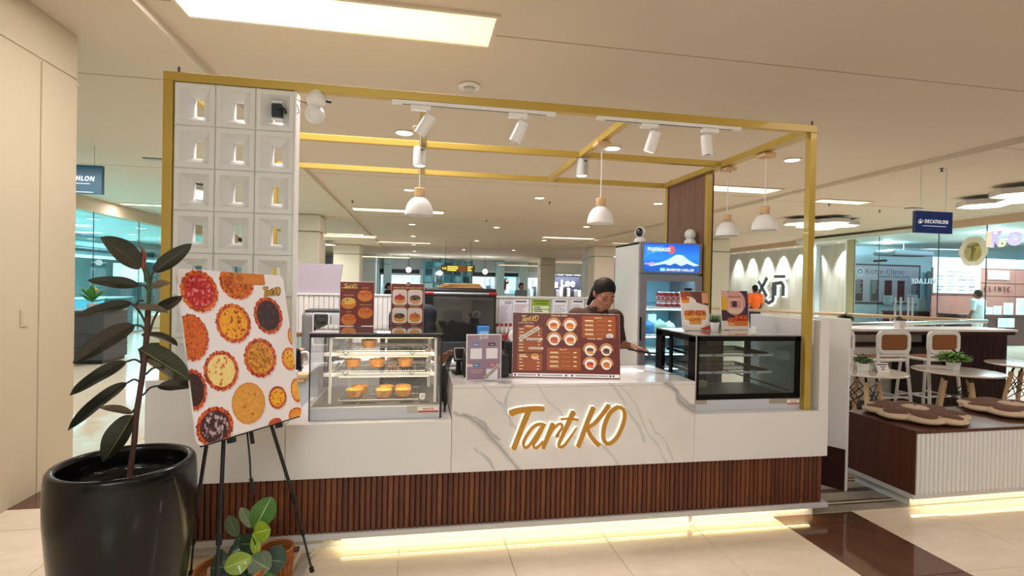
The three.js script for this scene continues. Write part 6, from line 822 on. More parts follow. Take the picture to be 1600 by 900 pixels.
  const note = (x, y, w, h, kind, label) => { const t2 = thing('wall_notice', label, 'notice', [x, y, -2.104]); part(t2, 'sheet', rbox(w, h, 0.003, 0.001), M.paper); part(t2, 'print', sheet(w - 0.004, h - 0.004).translate(0, 0, 0.0022), pm(nc(kind), 0.6)); };
  note(0.9, 1.31, 0.145, 0.25, 0, 'pale notice with a bold year number, right of the oven'); note(1.06, 1.33, 0.17, 0.22, 1, 'white notice with reddish lines, left of the green notice'); note(1.27, 1.31, 0.21, 0.28, 2, 'bright green notice on the rear half wall'); note(1.48, 1.32, 0.17, 0.26, 3, 'white notice right of the green notice'); note(1.67, 1.33, 0.15, 0.24, 4, 'white notice half hidden behind the staff member'); note(-0.2, 1.34, 0.11, 0.2, 5, 'small grey notice on the half wall between the two pastry signs');
  const sh = thing('bottle_shelf', 'small brown wall shelf right of the oven', 'shelf', [0.88, 1.08, -2.06]); part(sh, 'board', rbox(0.2, 0.02, 0.1, 0.005), std(0x6a3f28, 0.5)); for (const s of [-0.08, 0.08]) part(sh, 'bracket', rbox(0.012, 0.08, 0.08, 0.004, s, -0.04, -0.01), M.black);
  for (let k = 0; k < 4; k++) { const b = thing('sauce_bottle', `small white bottle with red cap, ${ORD[k]} from the left on the brown wall shelf`, 'bottle', [0.81 + k * 0.046, 1.09, -2.06], 0, 'red-capped bottles right of the oven'); part(b, 'body', lathe([[0, 0], [0.018, 0], [0.019, 0.01], [0.019, 0.06], [0.01, 0.072], [0, 0.074]], 18), M.plastic); part(b, 'cap', cyl(0.013, 0.011, 0.03, 0, 0.086, 0, 16), M.red); }
  const fl = thing('kitchen_scale', 'white and dark utensil stand under the brown wall shelf', 'utensils', [0.88, 0.9, -1.95]); part(fl, 'base', rbox(0.2, 0.03, 0.16, 0.008, 0, 0.015, 0), M.plastic); part(fl, 'holder', lathe([[0, 0.03], [0.04, 0.03], [0.045, 0.13], [0.04, 0.13], [0.036, 0.04]], 20), M.steelDark); for (let k = 0; k < 3; k++) part(fl, 'utensil', bar(V(-0.01 + k * 0.012, 0.05, 0), V(-0.03 + k * 0.03, 0.2, 0), 0.004), M.plastic);
}
// ---------------------------------------------------------------- chiller
{
  const t = thing('drinks_chiller', 'grey upright drinks chiller with lit blue mountain sign and glass door', 'chiller', [2.385, 0.108, -1.78]); const w = 0.64, H = 1.91, zf = 0.33;
  const g = std(0x8f8c92, 0.45, 0.2), side = phys({ color: 0xd9dcda, roughness: 0.14, clearcoat: 0.8, clearcoatRoughness: 0.05 }), inner = std(0x9fd3e6, 0.4);
  part(t, 'side_panel', rbb(-w / 2, -w / 2 + 0.025, 0, H, -0.3, zf - 0.03, 0.004), side); part(t, 'side_panel', rbb(w / 2 - 0.025, w / 2, 0, H, -0.3, zf - 0.03, 0.004), g); part(t, 'back_panel', bb(-w / 2 + 0.02, w / 2 - 0.02, 0, H, -0.31, -0.29), inner); part(t, 'top_panel', bb(-w / 2, w / 2, H - 0.02, H, -0.3, zf - 0.03), g); part(t, 'inner_roof', bb(-w / 2 + 0.025, w / 2 - 0.025, 1.6, 1.63, -0.29, zf - 0.03), inner); part(t, 'base_grille', rbb(-w / 2, w / 2, 0, 0.16, -0.28, zf, 0.006), M.steelDark);
  part(t, 'sign_box', rbb(-w / 2, w / 2, 1.615, H - 0.001, zf - 0.04, zf, 0.006), g);
  const [c, q] = canvas(640, 300); const gr = q.createLinearGradient(0, 0, 0, 300); gr.addColorStop(0, '#1d56c8'); gr.addColorStop(0.5, '#2a86ea'); gr.addColorStop(1, '#0f47a8'); q.fillStyle = gr; q.fillRect(0, 0, 640, 300);
  q.strokeStyle = '#49b4f4'; q.lineWidth = 7; for (let i = 0; i < 9; i++) { q.beginPath(); q.moveTo(20 + i * 26, 20); q.bezierCurveTo(0 + i * 24, 70, 50 + i * 26, 90, 36 + i * 18, 130 - i * 6); q.stroke(); }
  q.fillStyle = '#bfe6f6'; q.beginPath(); q.moveTo(100, 214); q.quadraticCurveTo(250, 196, 345, 128); q.quadraticCurveTo(380, 104, 420, 116); q.lineTo(450, 118); q.quadraticCurveTo(540, 196, 640, 216); q.lineTo(640, 240); q.lineTo(60, 240); q.fill(); q.fillStyle = '#1f5cb8'; q.beginPath(); q.moveTo(60, 246); q.lineTo(240, 214); q.lineTo(300, 228); q.lineTo(360, 204); q.lineTo(430, 232); q.lineTo(500, 206); q.lineTo(580, 232); q.lineTo(640, 222); q.lineTo(640, 300); q.lineTo(60, 300); q.fill();
  q.fillStyle = '#c59cc4'; for (let i = 0; i < 30; i++) q.fillRect(8 + 110 * hash2(i, 1, 1), 196 + 30 * hash2(i, 2, 1), 14, 8); q.fillStyle = '#c8586c'; q.beginPath(); q.arc(314, 62, 44, 0, 7); q.fill(); q.fillStyle = '#f2f8ff'; q.font = 'bold 50px sans-serif'; q.fillText('FUJIDENZO', 40, 80, 322); q.font = 'italic bold 36px sans-serif'; q.fillText('INVERTER CHILLER', 254, 288, 350); q.fillStyle = '#8fe0e8'; q.fillRect(190, 258, 56, 32);
  part(t, 'sign_face', (() => { const s = roundRect(0.57, 0.27, 0.03), gg = new THREE.ShapeGeometry(s); const p = gg.attributes.position, uv = gg.attributes.uv; for (let i = 0; i < p.count; i++) uv.setXY(i, p.getX(i) / 0.57 + 0.5, p.getY(i) / 0.27 + 0.5); return gg; })().translate(0, 1.765, zf + 0.001), std(0xffffff, 0.3, 0, { map: texOf(c), emissive: 0xffffff, emissiveMap: texOf(c), emissiveIntensity: 0.9 }));
  part(t, 'door_frame', [rbb(-w / 2, -w / 2 + 0.07, 0.17, 1.6, zf - 0.03, zf + 0.01, 0.005), rbb(w / 2 - 0.07, w / 2, 0.17, 1.6, zf - 0.03, zf + 0.01, 0.005), bb(-w / 2 + 0.07, w / 2 - 0.07, 1.545, 1.6, zf - 0.03, zf + 0.009), bb(-w / 2 + 0.07, w / 2 - 0.07, 0.17, 0.26, zf - 0.03, zf + 0.009)], g); part(t, 'door_glass', bb(-w / 2 + 0.07, w / 2 - 0.07, 0.26, 1.545, zf - 0.012, zf - 0.006), M.glass); part(t, 'door_handle', rbb(-w / 2 + 0.002, -w / 2 + 0.02, 0.98, 1.2, zf + 0.01, zf + 0.022, 0.004), M.black); part(t, 'badge', new THREE.SphereGeometry(1, 20, 10).scale(0.045, 0.014, 0.004).translate(0.18, 1.47, zf - 0.002), M.black); part(t, 'lock', rbox(0.05, 0.06, 0.015, 0.004, -w / 2 + 0.04, 0.69, zf + 0.014), M.steelDark);
  for (const y of [1.29, 1.025, 0.86, 0.72, 0.5]) part(t, 'shelf', rbb(-w / 2 + 0.03, w / 2 - 0.03, y - 0.012, y, -0.28, zf - 0.06, 0.003), M.plastic); const ledm = glow(0xcdf6ff, 4); for (const y of [1.278, 1.012, 0.845, 0.705]) part(t, 'shelf_light', bb(-w / 2 + 0.05, w / 2 - 0.05, y - 0.014, y - 0.004, zf - 0.075, zf - 0.062), ledm); part(t, 'roof_light', bb(-w / 2 + 0.05, w / 2 - 0.05, 1.59, 1.6, zf - 0.1, zf - 0.07), ledm); part(t, 'fan_guard', [0.05, 0.075, 0.1].map((r) => new THREE.TorusGeometry(r, 0.0035, 6, 32).translate(-0.14, 1.44, -0.275)), M.steelDark); part(t, 'duct_panel', rbb(-0.02, 0.3, 1.32, 1.58, -0.29, -0.27, 0.006), inner);
  for (const [y, k] of [[1.585, 7], [1.26, 5], [0.99, 5], [0.69, 6]]) { const l = new THREE.RectAreaLight(new THREE.Color(0.45, 0.86, 1), k, 0.52, 0.1); l.name = 'chiller_lamp'; l.rotation.x = -Math.PI / 2; l.position.set(0, y, zf - 0.14); t.add(l); }
  const cokeC = (() => { const [c2, g2] = canvas(128, 160); g2.fillStyle = '#b5182a'; g2.fillRect(0, 0, 128, 160); g2.fillStyle = '#fff'; g2.font = 'italic bold 52px serif'; g2.fillText('Coke', 8, 76); g2.fillRect(10, 92, 90, 8); g2.fillRect(20, 112, 50, 20); return c2; })(), cokeM = pm(cokeC, 0.35);
  let n = 0; for (const zz of [0.19, 0.10]) for (let k = 0; k < 4; k++) { const b = thing('drink_can', `red drinks can, ${ORD[k]} from the left in the ${zz > 0.15 ? 'front' : 'rear'} row of the chiller top shelf`, 'can', [2.375 + k * 0.058, 1.398, -1.78 + zz], 0, 'red cans on the top chiller shelf'); part(b, 'body', new THREE.CylinderGeometry(0.027, 0.027, 0.135, 24, 1, true, -2.4).translate(0, 0.075, 0), cokeM); part(b, 'lid', cyl(0.022, 0.022, 0.006, 0, 0.148, 0, 18), M.steel); part(b, 'shoulder', lathe([[0.027, 0.142], [0.022, 0.15]], 24), M.steel); part(b, 'foot', lathe([[0, 0.001], [0.02, 0], [0.027, 0.008]], 24), M.steel); n++; }
  const bt = thing('soda_bottle', 'clear plastic bottle with red label at the left of the chiller top shelf', 'bottle', [2.165, 1.398, -1.6]); part(bt, 'body', lathe([[0, 0], [0.03, 0], [0.032, 0.01], [0.032, 0.15], [0.014, 0.21], [0.013, 0.225]], 24), M.glassTeal); part(bt, 'label', cyl(0.0328, 0.0328, 0.07, 0, 0.1, 0, 24), M.red); part(bt, 'cap', cyl(0.015, 0.015, 0.02, 0, 0.235, 0, 16), M.red);
  const bag = (x, y, z, s, col, label) => { const q2 = thing('plastic_bag', label, 'bag', [x, y, z]); const gg = new THREE.SphereGeometry(1, 24, 16); const p = gg.attributes.position; for (let i = 0; i < p.count; i++) { const k = 0.85 + 0.3 * fbm(p.getX(i) * 2 + x * 5 + 9, p.getY(i) * 2 + p.getZ(i) * 2 + 5, 7, 3); p.setXYZ(i, p.getX(i) * s * k, Math.max(-s * 0.75, p.getY(i) * s * 0.9 * k) + s * 0.75, p.getZ(i) * s * 0.7 * k); } gg.computeVertexNormals(); part(q2, 'bag', gg, std(col, 0.4)); part(q2, 'knot', new THREE.SphereGeometry(s * 0.22, 10, 8).translate(0, s * 1.6, 0), std(col, 0.4)); };
  bag(2.25, 1.133, -1.66, 0.075, 0x3a7fc4, 'blue bag on the second chiller shelf'); bag(2.37, 1.133, -1.64, 0.08, 0xa8d4c4, 'pale green bag on the second chiller shelf'); bag(2.17, 1.133, -1.62, 0.05, 0x7a7438, 'small olive bag at the left of the second chiller shelf'); bag(2.48, 1.133, -1.66, 0.07, 0xdfeef0, 'white bag at the right of the second chiller shelf');
  const bx = thing('milk_carton', 'pale carton with green cap standing behind the bags in the chiller', 'carton', [2.33, 1.133, -1.76]); part(bx, 'body', rbox(0.09, 0.19, 0.08, 0.006, 0, 0.095, 0), M.plastic); part(bx, 'cap', cyl(0.015, 0.015, 0.02, 0, 0.2, 0, 14), std(0x3f8f6a, 0.5));
}

// ---------------------------------------------------------------- big pot with rubber plant
function leafGeo(L, W, { fold = 0.25, droop = 0.15, tipLen = 0.06, roundness = 0.75, wave = 0, thick = 0.0016, s = 1 } = {}) {   // along +x from 0 to L, normal +y
  const nu = 22, nv = 8, top = [], idx = [], P = [], UV = [];
  const wid = (u) => W / 2 * Math.pow(Math.sin(Math.PI * Math.pow(Math.min(1, u), roundness)), 0.62) * (u > 0.9 ? Math.max(0.05, 1 - (u - 0.9) * 6 * tipLen * 10) : 1);
  for (const sd of [1, -1]) for (let i = 0; i <= nu; i++) for (let j = 0; j <= nv; j++) { const u = i / nu, v = (j / nv) * 2 - 1, w = Math.max(0.0012, wid(u)); const y = fold * Math.abs(v) * w - droop * u * u * L + wave * Math.sin(u * 9 + s) * v * w + sd * thick * (1 - Math.abs(v) * 0.7); P.push(u * L, y, v * w); UV.push(u, j / nv); }
  const S = (nu + 1) * (nv + 1); for (let k = 0; k < 2; k++) for (let i = 0; i < nu; i++) for (let j = 0; j < nv; j++) { const a = k * S + i * (nv + 1) + j, b = a + 1, c = a + nv + 1, d = c + 1; if (k === 0) idx.push(a, b, c, b, d, c); else idx.push(a, c, b, b, c, d); }
  const g = new THREE.BufferGeometry(); g.setAttribute('position', new THREE.Float32BufferAttribute(P, 3)); g.setAttribute('uv', new THREE.Float32BufferAttribute(UV, 2)); g.setIndex(idx); g.computeVertexNormals(); return g;
}
// orients a leaf from base to tip; roll turns the blade about its length
function orient(g, base, tip, roll = 0, up = V(0, 1, 0)) { const x = tip.clone().sub(base).normalize(), z = new THREE.Vector3().crossVectors(x, up).normalize(), y = new THREE.Vector3().crossVectors(z, x); const m = new THREE.Matrix4().makeBasis(x, y, z).multiply(new THREE.Matrix4().makeRotationX(roll)); m.setPosition(base); return g.applyMatrix4(m); }
const leafTex = (a, b, rib, s) => { const [c, g] = canvas(256, 128); const im = paintPixels(256, 128, (x, y) => mix(a, b, fbm(x / 30, y / 14, s, 4))); g.drawImage(im, 0, 0); g.strokeStyle = rib; g.lineWidth = 5; g.beginPath(); g.moveTo(0, 64); g.lineTo(250, 64); g.stroke(); g.globalAlpha = 0.35; g.lineWidth = 2; for (let i = 1; i < 12; i++) for (const d of [-1, 1]) { g.beginPath(); g.moveTo(i * 20, 64); g.lineTo(i * 20 + 34, 64 + d * 62); g.stroke(); } return texOf(c); };
{
  const t = thing('large_pot', 'large glossy black rounded pot standing on the floor at left', 'pot', [-1.138, 0, 0.85]);
  part(t, 'body', lathe([[0, 0], [0.15, 0], [0.165, 0.01], [0.185, 0.12], [0.212, 0.3], [0.236, 0.5], [0.249, 0.66], [0.251, 0.75], [0.2485, 0.82], [0.245, 0.848], [0.238, 0.858], [0.226, 0.86], [0.216, 0.856], [0.208, 0.84], [0.207, 0.79], [0.2, 0.72], [0, 0.71]], 72), phys({ color: 0x0b0909, roughness: 0.3, specularIntensity: 0.35, clearcoat: 0.4, clearcoatRoughness: 0.06 })); 
  part(t, 'soil', lathe([[0, 0.728], [0.1, 0.73], [0.19, 0.722], [0.2, 0.715]], 40), std(0x17110e, 0.95));
  const p = thing('rubber_plant', 'rubber plant with long dark drooping leaves growing in the black pot', 'plant'); const stemM = std(0x4a2c20, 0.7), petM = std(0x2f3322, 0.6);
  const stem = [[-1.121, 0.72, 0.85], [-1.119, 0.802, 0.85], [-1.105, 0.935, 0.85], [-1.099, 1.038, 0.85], [-1.08, 1.192, 0.85], [-1.066, 1.347, 0.85], [-1.061, 1.476, 0.85]];
  part(p, 'stem', tube(stem, 0.0105, 40, 10), stemM); part(p, 'upper_stem', tube([[-1.061, 1.47, 0.85], [-1.059, 1.553, 0.85], [-1.072, 1.63, 0.85], [-1.08, 1.65, 0.85]], 0.0075, 16, 8), std(0x3b4a28, 0.6));
  const dark = phys({ map: leafTex([40, 44, 34], [26, 28, 23], '#4a4f38', 3), roughness: 0.34, clearcoat: 0.35, clearcoatRoughness: 0.3 }), green = phys({ map: leafTex([46, 52, 36], [30, 36, 26], '#7d8a4e', 9), roughness: 0.36, clearcoat: 0.3, clearcoatRoughness: 0.3 }), dry = std(0xffffff, 0.75, 0, { map: leafTex([124, 110, 88], [84, 72, 56], '#6a5a44', 12) });
  const LV = [
    [[-1.071, 1.578, 0.85], [-1.086, 1.637, 0.85], [-1.243, 1.752, 0.83], 0.105, dark, 1.25, 0.02], [[-1.059, 1.558, 0.85], [-1.044, 1.617, 0.85], [-0.884, 1.73, 0.91], 0.06, dark, -0.95, -0.03],
    [[-1.059, 1.54, 0.85], [-1.096, 1.56, 0.85], [-1.224, 1.585, 0.95], 0.06, dark, 0.85, 0.05], [[-1.064, 1.398, 0.85], [-1.119, 1.488, 0.85], [-1.256, 1.45, 0.97], 0.07, dark, 0.8, 0.06],
    [[-1.064, 1.372, 0.85], [-1.108, 1.403, 0.85], [-1.277, 1.278, 0.95], 0.105, dark, 0.85, 0.08], [[-1.057, 1.36, 0.85], [-1.028, 1.455, 0.85], [-0.918, 1.527, 0.9], 0.055, dark, -0.5, 0.03],
    [[-1.063, 1.321, 0.85], [-1.082, 1.367, 0.85], [-1.005, 1.335, 0.72], 0.085, dark, -0.2, 0.2], [[-1.081, 1.244, 0.85], [-1.088, 1.31, 0.86], [-0.895, 1.185, 0.86], 0.135, green, -1.05, 0.03],
    [[-1.067, 1.205, 0.85], [-1.011, 1.233, 0.85], [-0.94, 1.12, 0.68], 0.075, dark, -0.4, 0.05], [[-1.079, 1.249, 0.85], [-1.136, 1.257, 0.85], [-1.294, 1.15, 0.93], 0.085, dark, 0.75, 0.06],
    [[-1.085, 1.174, 0.85], [-1.133, 1.172, 0.85], [-1.294, 1.028, 0.95], 0.09, dark, 0.75, 0.09], [[-1.077, 1.12, 0.85], [-1.022, 1.158, 0.85], [-0.93, 1.13, 0.7], 0.065, dark, -0.9, 0.03],
    [[-1.097, 1.043, 0.85], [-1.108, 1.045, 0.86], [-1.163, 0.885, 0.94], 0.115, green, 1.35, -0.04], [[-1.077, 1.501, 0.85], [-1.105, 1.478, 0.86], [-0.968, 1.48, 0.92], 0.05, dry, 0.4, 0.16], [[-1.062, 1.553, 0.85], [-1.048, 1.56, 0.86], [-0.972, 1.578, 0.89], 0.04, dry, 1.0, 0.1], [[-1.099, 1.051, 0.85], [-1.118, 1.051, 0.84], [-1.275, 1.056, 0.75], 0.045, dry, 1.1, 0.05],
  ];
  LV.forEach(([a, b, c, w, m, roll, droop], i) => { const A = VA(a), B = VA(b), T = VA(c); if (A.distanceTo(B) > 0.02) part(p, 'petiole', tube([A, A.clone().lerp(B, 0.5).add(V(0, 0.012, 0)), B], 0.0042, 12, 7), petM); part(p, 'leaf', orient(leafGeo(B.distanceTo(T), w, { fold: 0.22, droop, roundness: 0.82, wave: 0.04, s: i }), B, T, roll), m); });
  part(p, 'bud', orient(leafGeo(0.075, 0.024, { fold: 0.9, droop: 0, roundness: 0.9 }), V(-1.081, 1.648, 0.85), V(-1.097, 1.735, 0.85), 1.2, V(0, 0, 1)), std(0x7a5a34, 0.5)); part(p, 'bud_sheath', bar(V(-1.078, 1.63, 0.855), V(-1.08, 1.70, 0.855), 0.006, 0.003, 8), std(0x9c2a22, 0.5));
  for (let k = 0; k < 5; k++) part(p, 'dead_leaf', orient(leafGeo(0.08, 0.03, { fold: 0.5, droop: 0.4, s: k }), V(-1.19 + 0.03 * k, 0.74 + 0.004 * k, 0.9 - 0.03 * k), V(-1.25 + 0.05 * k, 0.76, 0.98 - 0.05 * k), k), dry);
}
// ---------------------------------------------------------------- tripod easel with the tart poster
{
  const TL = V(-1.012, 1.637, 0.717), TR = V(-0.719, 1.617, 0.141), BL = V(-0.888, 0.894, 0.819), BR = V(-0.595, 0.874, 0.243);
  const ax = TR.clone().sub(TL), W = ax.length(), ay = TL.clone().sub(BL), H = ay.length(); ax.normalize(); ay.normalize(); const az = new THREE.Vector3().crossVectors(ax, ay).normalize(); ay.crossVectors(az, ax); const ctr = TL.clone().add(BR).multiplyScalar(0.5);
  const t = thing('tart_poster', 'large pale poster board with pictures of many round tarts on a tripod easel', 'poster', ctr.toArray()); t.quaternion.setFromRotationMatrix(new THREE.Matrix4().makeBasis(ax, ay, az));
  const rr0 = 0.028; part(t, 'board', extr(roundRect(W, H, rr0), 0.008, 0, 6).translate(0, 0, -0.008), M.paper); part(t, 'print', (() => { const g = new THREE.ShapeGeometry(roundRect(W - 0.002, H - 0.002, rr0), 6); const p = g.attributes.position, uv = g.attributes.uv; for (let i = 0; i < p.count; i++) uv.setXY(i, p.getX(i) / W + 0.5, p.getY(i) / H + 0.5); return g; })().translate(0, 0, 0.0006), pm(posterC, 0.35)); part(t, 'bottom_edge', box(W * 0.94, 0.006, 0.012, 0, -H / 2 - 0.003, -0.004), M.black);
  const e = thing('tripod_easel', 'thin black folding tripod easel holding the tart poster', 'easel'); const at = (u, v, d = 0) => ctr.clone().addScaledVector(ax, (u - 0.5) * W).addScaledVector(ay, (0.5 - v) * H).addScaledVector(az, d); const R = M.rubber, K = M.black;
  const apex = at(0.5, 0.12, -0.05);
  const leg = (top, foot, bend) => { const mid = top.clone().lerp(foot, 0.5), low = top.clone().lerp(foot, 0.72); const d = foot.clone().sub(top).normalize(); part(e, 'leg', [bar(apex, mid, 0.0095, 0.009), bar(mid, low, 0.0075, 0.0072), bar(low, foot, 0.006, 0.0058)], K); part(e, 'clamp', bar(mid.clone().addScaledVector(d, -0.025), mid.clone().addScaledVector(d, 0.02), 0.0125), R); part(e, 'clamp', bar(low.clone().addScaledVector(d, -0.02), low.clone().addScaledVector(d, 0.015), 0.0105), R); part(e, 'rubber_foot', bar(foot.clone().addScaledVector(d, -0.028), foot, 0.0115, 0.0125), R); };
  const fR = V(-0.536, 0, 0.186), fL = V(-0.852, 0, 0.735), fB = V(-1.17, 0, 0.12);
  leg(at(0.73, 1.0, -0.02), fR); leg(at(0.27, 1.0, -0.02), fL); leg(at(0.15, 0.98, -0.08), fB);
  for (const u of [0.27, 0.73]) { const p = at(u, 1.0, 0); part(e, 'holder', beam(p.clone().addScaledVector(ay, -0.026), p.clone().addScaledVector(ay, 0.0), 0.03, 0.03), R); part(e, 'holder_lip', beam(p.clone().addScaledVector(ay, -0.012).addScaledVector(az, 0.004), p.clone().addScaledVector(ay, -0.012).addScaledVector(az, 0.016), 0.026, 0.006), R); }
  part(e, 'centre_tube', bar(apex, at(0.53, 1.09, -0.05), 0.0095), K); part(e, 'crossbar', bar(at(0.22, 0.97, -0.03), at(0.8, 0.97, -0.03), 0.006), K);
  part(e, 'strap', tube([at(0.46, 0.99, -0.03), at(0.465, 1.1, -0.035), at(0.45, 1.2, -0.03), at(0.44, 1.28, -0.03), at(0.45, 1.385, -0.03)], 0.0042, 30, 6), std(0x2a2320, 0.9)); part(e, 'strap_buckle', beam(at(0.44, 1.285, -0.03), at(0.453, 1.37, -0.03), 0.016, 0.005), std(0x352b26, 0.9));
}
// ---------------------------------------------------------------- baskets and small fig plant
{
  const wick = std(0xffffff, 0.75, 0, { map: texOf(paintPixels(128, 64, (x, y) => { const r = Math.floor(y / 8), v = 0.5 + 0.5 * Math.sin(x * 0.4 + (r % 2) * 3.14), e = Math.abs((y % 8) - 3.5) / 4; return mix([190, 118, 52], [104, 54, 20], 0.35 * e + 0.45 * v); }), true, [5, 2]) });
  const basket = (label, pos, r, h) => { const t = thing('wicker_basket', label, 'basket', pos); part(t, 'body', lathe([[0, 0.004], [r * 0.8, 0.004], [r * 0.86, 0.02], [r * 0.98, h - 0.01], [r * 0.94, h - 0.01], [r * 0.82, 0.03], [0, 0.012]], 40), wick); for (let k = 0; k < 3; k++) part(t, 'rim_coil', new THREE.TorusGeometry(r * 0.965, 0.007, 8, 44).rotateX(Math.PI / 2).translate(0, h - 0.004 - k * 0.013, 0), wick); for (let k = 0; k < 22; k++) { const a = k / 22 * 6.283; part(t, 'stake', bar(V(Math.cos(a) * r * 0.865, 0.02, Math.sin(a) * r * 0.865), V(Math.cos(a) * r * 0.985, h - 0.02, Math.sin(a) * r * 0.985), 0.004, 0.004, 6), wick); } return t; };
  const b1 = basket('wide wicker basket with dry leaves beside the black pot', [-0.86, 0, 0.46], 0.165, 0.2); part(b1, 'handle', new THREE.TorusGeometry(0.03, 0.006, 8, 20).translate(0.02, 0.2, 0.165), wick);
  const b2 = basket('small round wicker basket behind the fig leaves near the tripod foot', [-0.70, 0, 0.27], 0.085, 0.19); part(b2, 'wooden_toggle', rbox(0.035, 0.022, 0.03, 0.005, 0.095, 0.17, 0), std(0x4a2415, 0.6));
  const dl = thing('dry_leaf_heap', 'crumpled pale dry leaves lying in the wide basket', 'leaves', [-0.93, 0.1, 0.52]); const drym = std(0xb89a80, 0.85); for (let k = 0; k < 12; k++) { const a = k * 2.1; part(dl, 'dry_leaf', orient(leafGeo(0.11, 0.055, { fold: 0.7, droop: 0.5, wave: 0.3, s: k }), V(0.05 * Math.cos(a), 0.02 + 0.004 * k, 0.05 * Math.sin(a)), V(0.12 * Math.cos(a + 0.5), 0.06 + 0.003 * k, 0.12 * Math.sin(a + 0.5)), a), drym); }
  const p = thing('fig_plant', 'small fig plant with rounded green leaves in front of the slatted counter base', 'plant'); const lm = [[[74, 122, 44], [58, 102, 38], '#b9d27c'], [[34, 62, 34], [26, 48, 29], '#5f7d4a'], [[150, 172, 40], [128, 152, 34], '#cfdc74'], [[104, 118, 84], [84, 100, 70], '#8fa070']].map(([a, b, r], i) => phys({ map: leafTex(a, b, r, 30 + i), roughness: 0.5, transmission: 0, clearcoat: 0.15 }));
  const S0 = V(-0.80, 0.1, 0.44), stems = [[S0, V(-0.80, 0.25, 0.42), V(-0.775, 0.345, 0.38)], [S0, V(-0.82, 0.22, 0.4), V(-0.86, 0.31, 0.37)], [S0, V(-0.77, 0.17, 0.46), V(-0.735, 0.22, 0.47)], [S0, V(-0.84, 0.16, 0.47), V(-0.87, 0.2, 0.46)]];
  for (const s of stems) part(p, 'stem', tube(s, 0.005, 16, 7), std(0x56632e, 0.6)); part(p, 'inner_pot', lathe([[0, 0.012], [0.07, 0.012], [0.09, 0.11], [0.085, 0.11], [0, 0.1]], 24).translate(-0.8, 0.01, 0.44), std(0x3a241a, 0.8));
  const FL = [ // base, tip, width, material, roll, facing
    [[-0.785, 0.335, 0.375], [-0.715, 0.475, 0.37], 0.1, 0, 0.1, [0.1, 0.1, 1]], [[-0.80, 0.35, 0.385], [-0.845, 0.435, 0.36], 0.05, 3, 0.5, [0.4, 0.2, 1]], [[-0.775, 0.335, 0.41], [-0.70, 0.36, 0.44], 0.085, 2, 0.2, [0, 0.4, 1]], [[-0.86, 0.30, 0.37], [-0.91, 0.39, 0.35], 0.06, 3, -0.3, [0.3, 0, 1]], [[-0.86, 0.31, 0.38], [-0.80, 0.26, 0.42], 0.09, 1, 0, [0, 0.6, 1]], [[-0.80, 0.27, 0.40], [-0.875, 0.25, 0.43], 0.07, 1, 0.3, [0.2, 0.7, 1]], [[-0.775, 0.34, 0.42], [-0.745, 0.26, 0.47], 0.05, 2, -0.6, [0.5, 0.2, 1]], [[-0.76, 0.25, 0.48], [-0.86, 0.23, 0.52], 0.085, 2, 0.1, [0.1, 0.3, 1]], [[-0.775, 0.25, 0.48], [-0.685, 0.2, 0.5], 0.105, 3, 0, [0, 0.35, 1]], [[-0.735, 0.22, 0.44], [-0.63, 0.19, 0.43], 0.12, 1, 0, [0.1, 0.5, 1]], [[-0.87, 0.2, 0.45], [-0.945, 0.20, 0.46], 0.13, 1, 0.1, [0, 0.5, 1]], [[-0.85, 0.19, 0.49], [-0.885, 0.07, 0.55], 0.13, 1, 0, [0.1, 0.1, 1]], [[-0.79, 0.19, 0.5], [-0.76, 0.07, 0.55], 0.13, 1, 0.1, [0, 0.2, 1]], [[-0.74, 0.18, 0.48], [-0.69, 0.08, 0.52], 0.12, 0, 0.1, [0.2, 0.3, 1]], [[-0.84, 0.29, 0.42], [-0.765, 0.30, 0.45], 0.08, 1, 0.2, [0, 0.4, 1]],
  ];
  FL.forEach(([a, b, w, m, roll, up], i) => part(p, 'leaf', orient(leafGeo(VA(a).distanceTo(VA(b)) * 1.12, w * 1.2, { fold: 0.16, droop: 0.06, roundness: 1.15, tipLen: 0, wave: 0.05, s: i }), VA(a), VA(b), roll, VA(up).normalize()), lm[m]));
  const tr = thing('floor_trunking', 'pale plastic cable cover with loose strips on the floor right of the baskets', 'cable cover'); part(tr, 'cover', (() => { const s = new THREE.Shape(); s.moveTo(-0.04, 0); s.lineTo(-0.03, 0.012); s.lineTo(0.03, 0.012); s.lineTo(0.04, 0); s.closePath(); return extr(s, 0.62).rotateY(-0.06).translate(-0.585, 0.001, 0.0); })(), std(0xb7aea2, 0.35)); for (let k = 0; k < 3; k++) part(tr, 'loose_strip', tube([[-0.63, 0.03 + 0.01 * k, 0.02], [-0.64 - 0.006 * k, 0.026, 0.2], [-0.66 - 0.008 * k, 0.018, 0.42], [-0.68 - 0.01 * k, 0.014, 0.64]], 0.0045, 24, 6), std(0xd9d2c6, 0.3));
}

// ---------------------------------------------------------------- people: one distance field per surface, meshed by marching cubes
const cap = (a, b, ra, rb = ra) => ({ a: VA(a), b: VA(b), ra, rb });
const ell = (c, r) => ({ c: VA(c), r });
function dist(p, o) {
  if (o.c) { const x = (p.x - o.c.x) / o.r[0], y = (p.y - o.c.y) / o.r[1], z = (p.z - o.c.z) / o.r[2], k = Math.sqrt(x * x + y * y + z * z); return (k - 1) * Math.min(o.r[0], o.r[1], o.r[2]) * (k > 1 ? 1.15 : 1); }
  const bx = o.b.x - o.a.x, by = o.b.y - o.a.y, bz = o.b.z - o.a.z, L = bx * bx + by * by + bz * bz; let t = ((p.x - o.a.x) * bx + (p.y - o.a.y) * by + (p.z - o.a.z) * bz) / L; t = Math.min(1, Math.max(0, t));
  const dx = p.x - o.a.x - bx * t, dy = p.y - o.a.y - by * t, dz = p.z - o.a.z - bz * t; return Math.sqrt(dx * dx + dy * dy + dz * dz) - (o.ra + (o.rb - o.ra) * t);
}
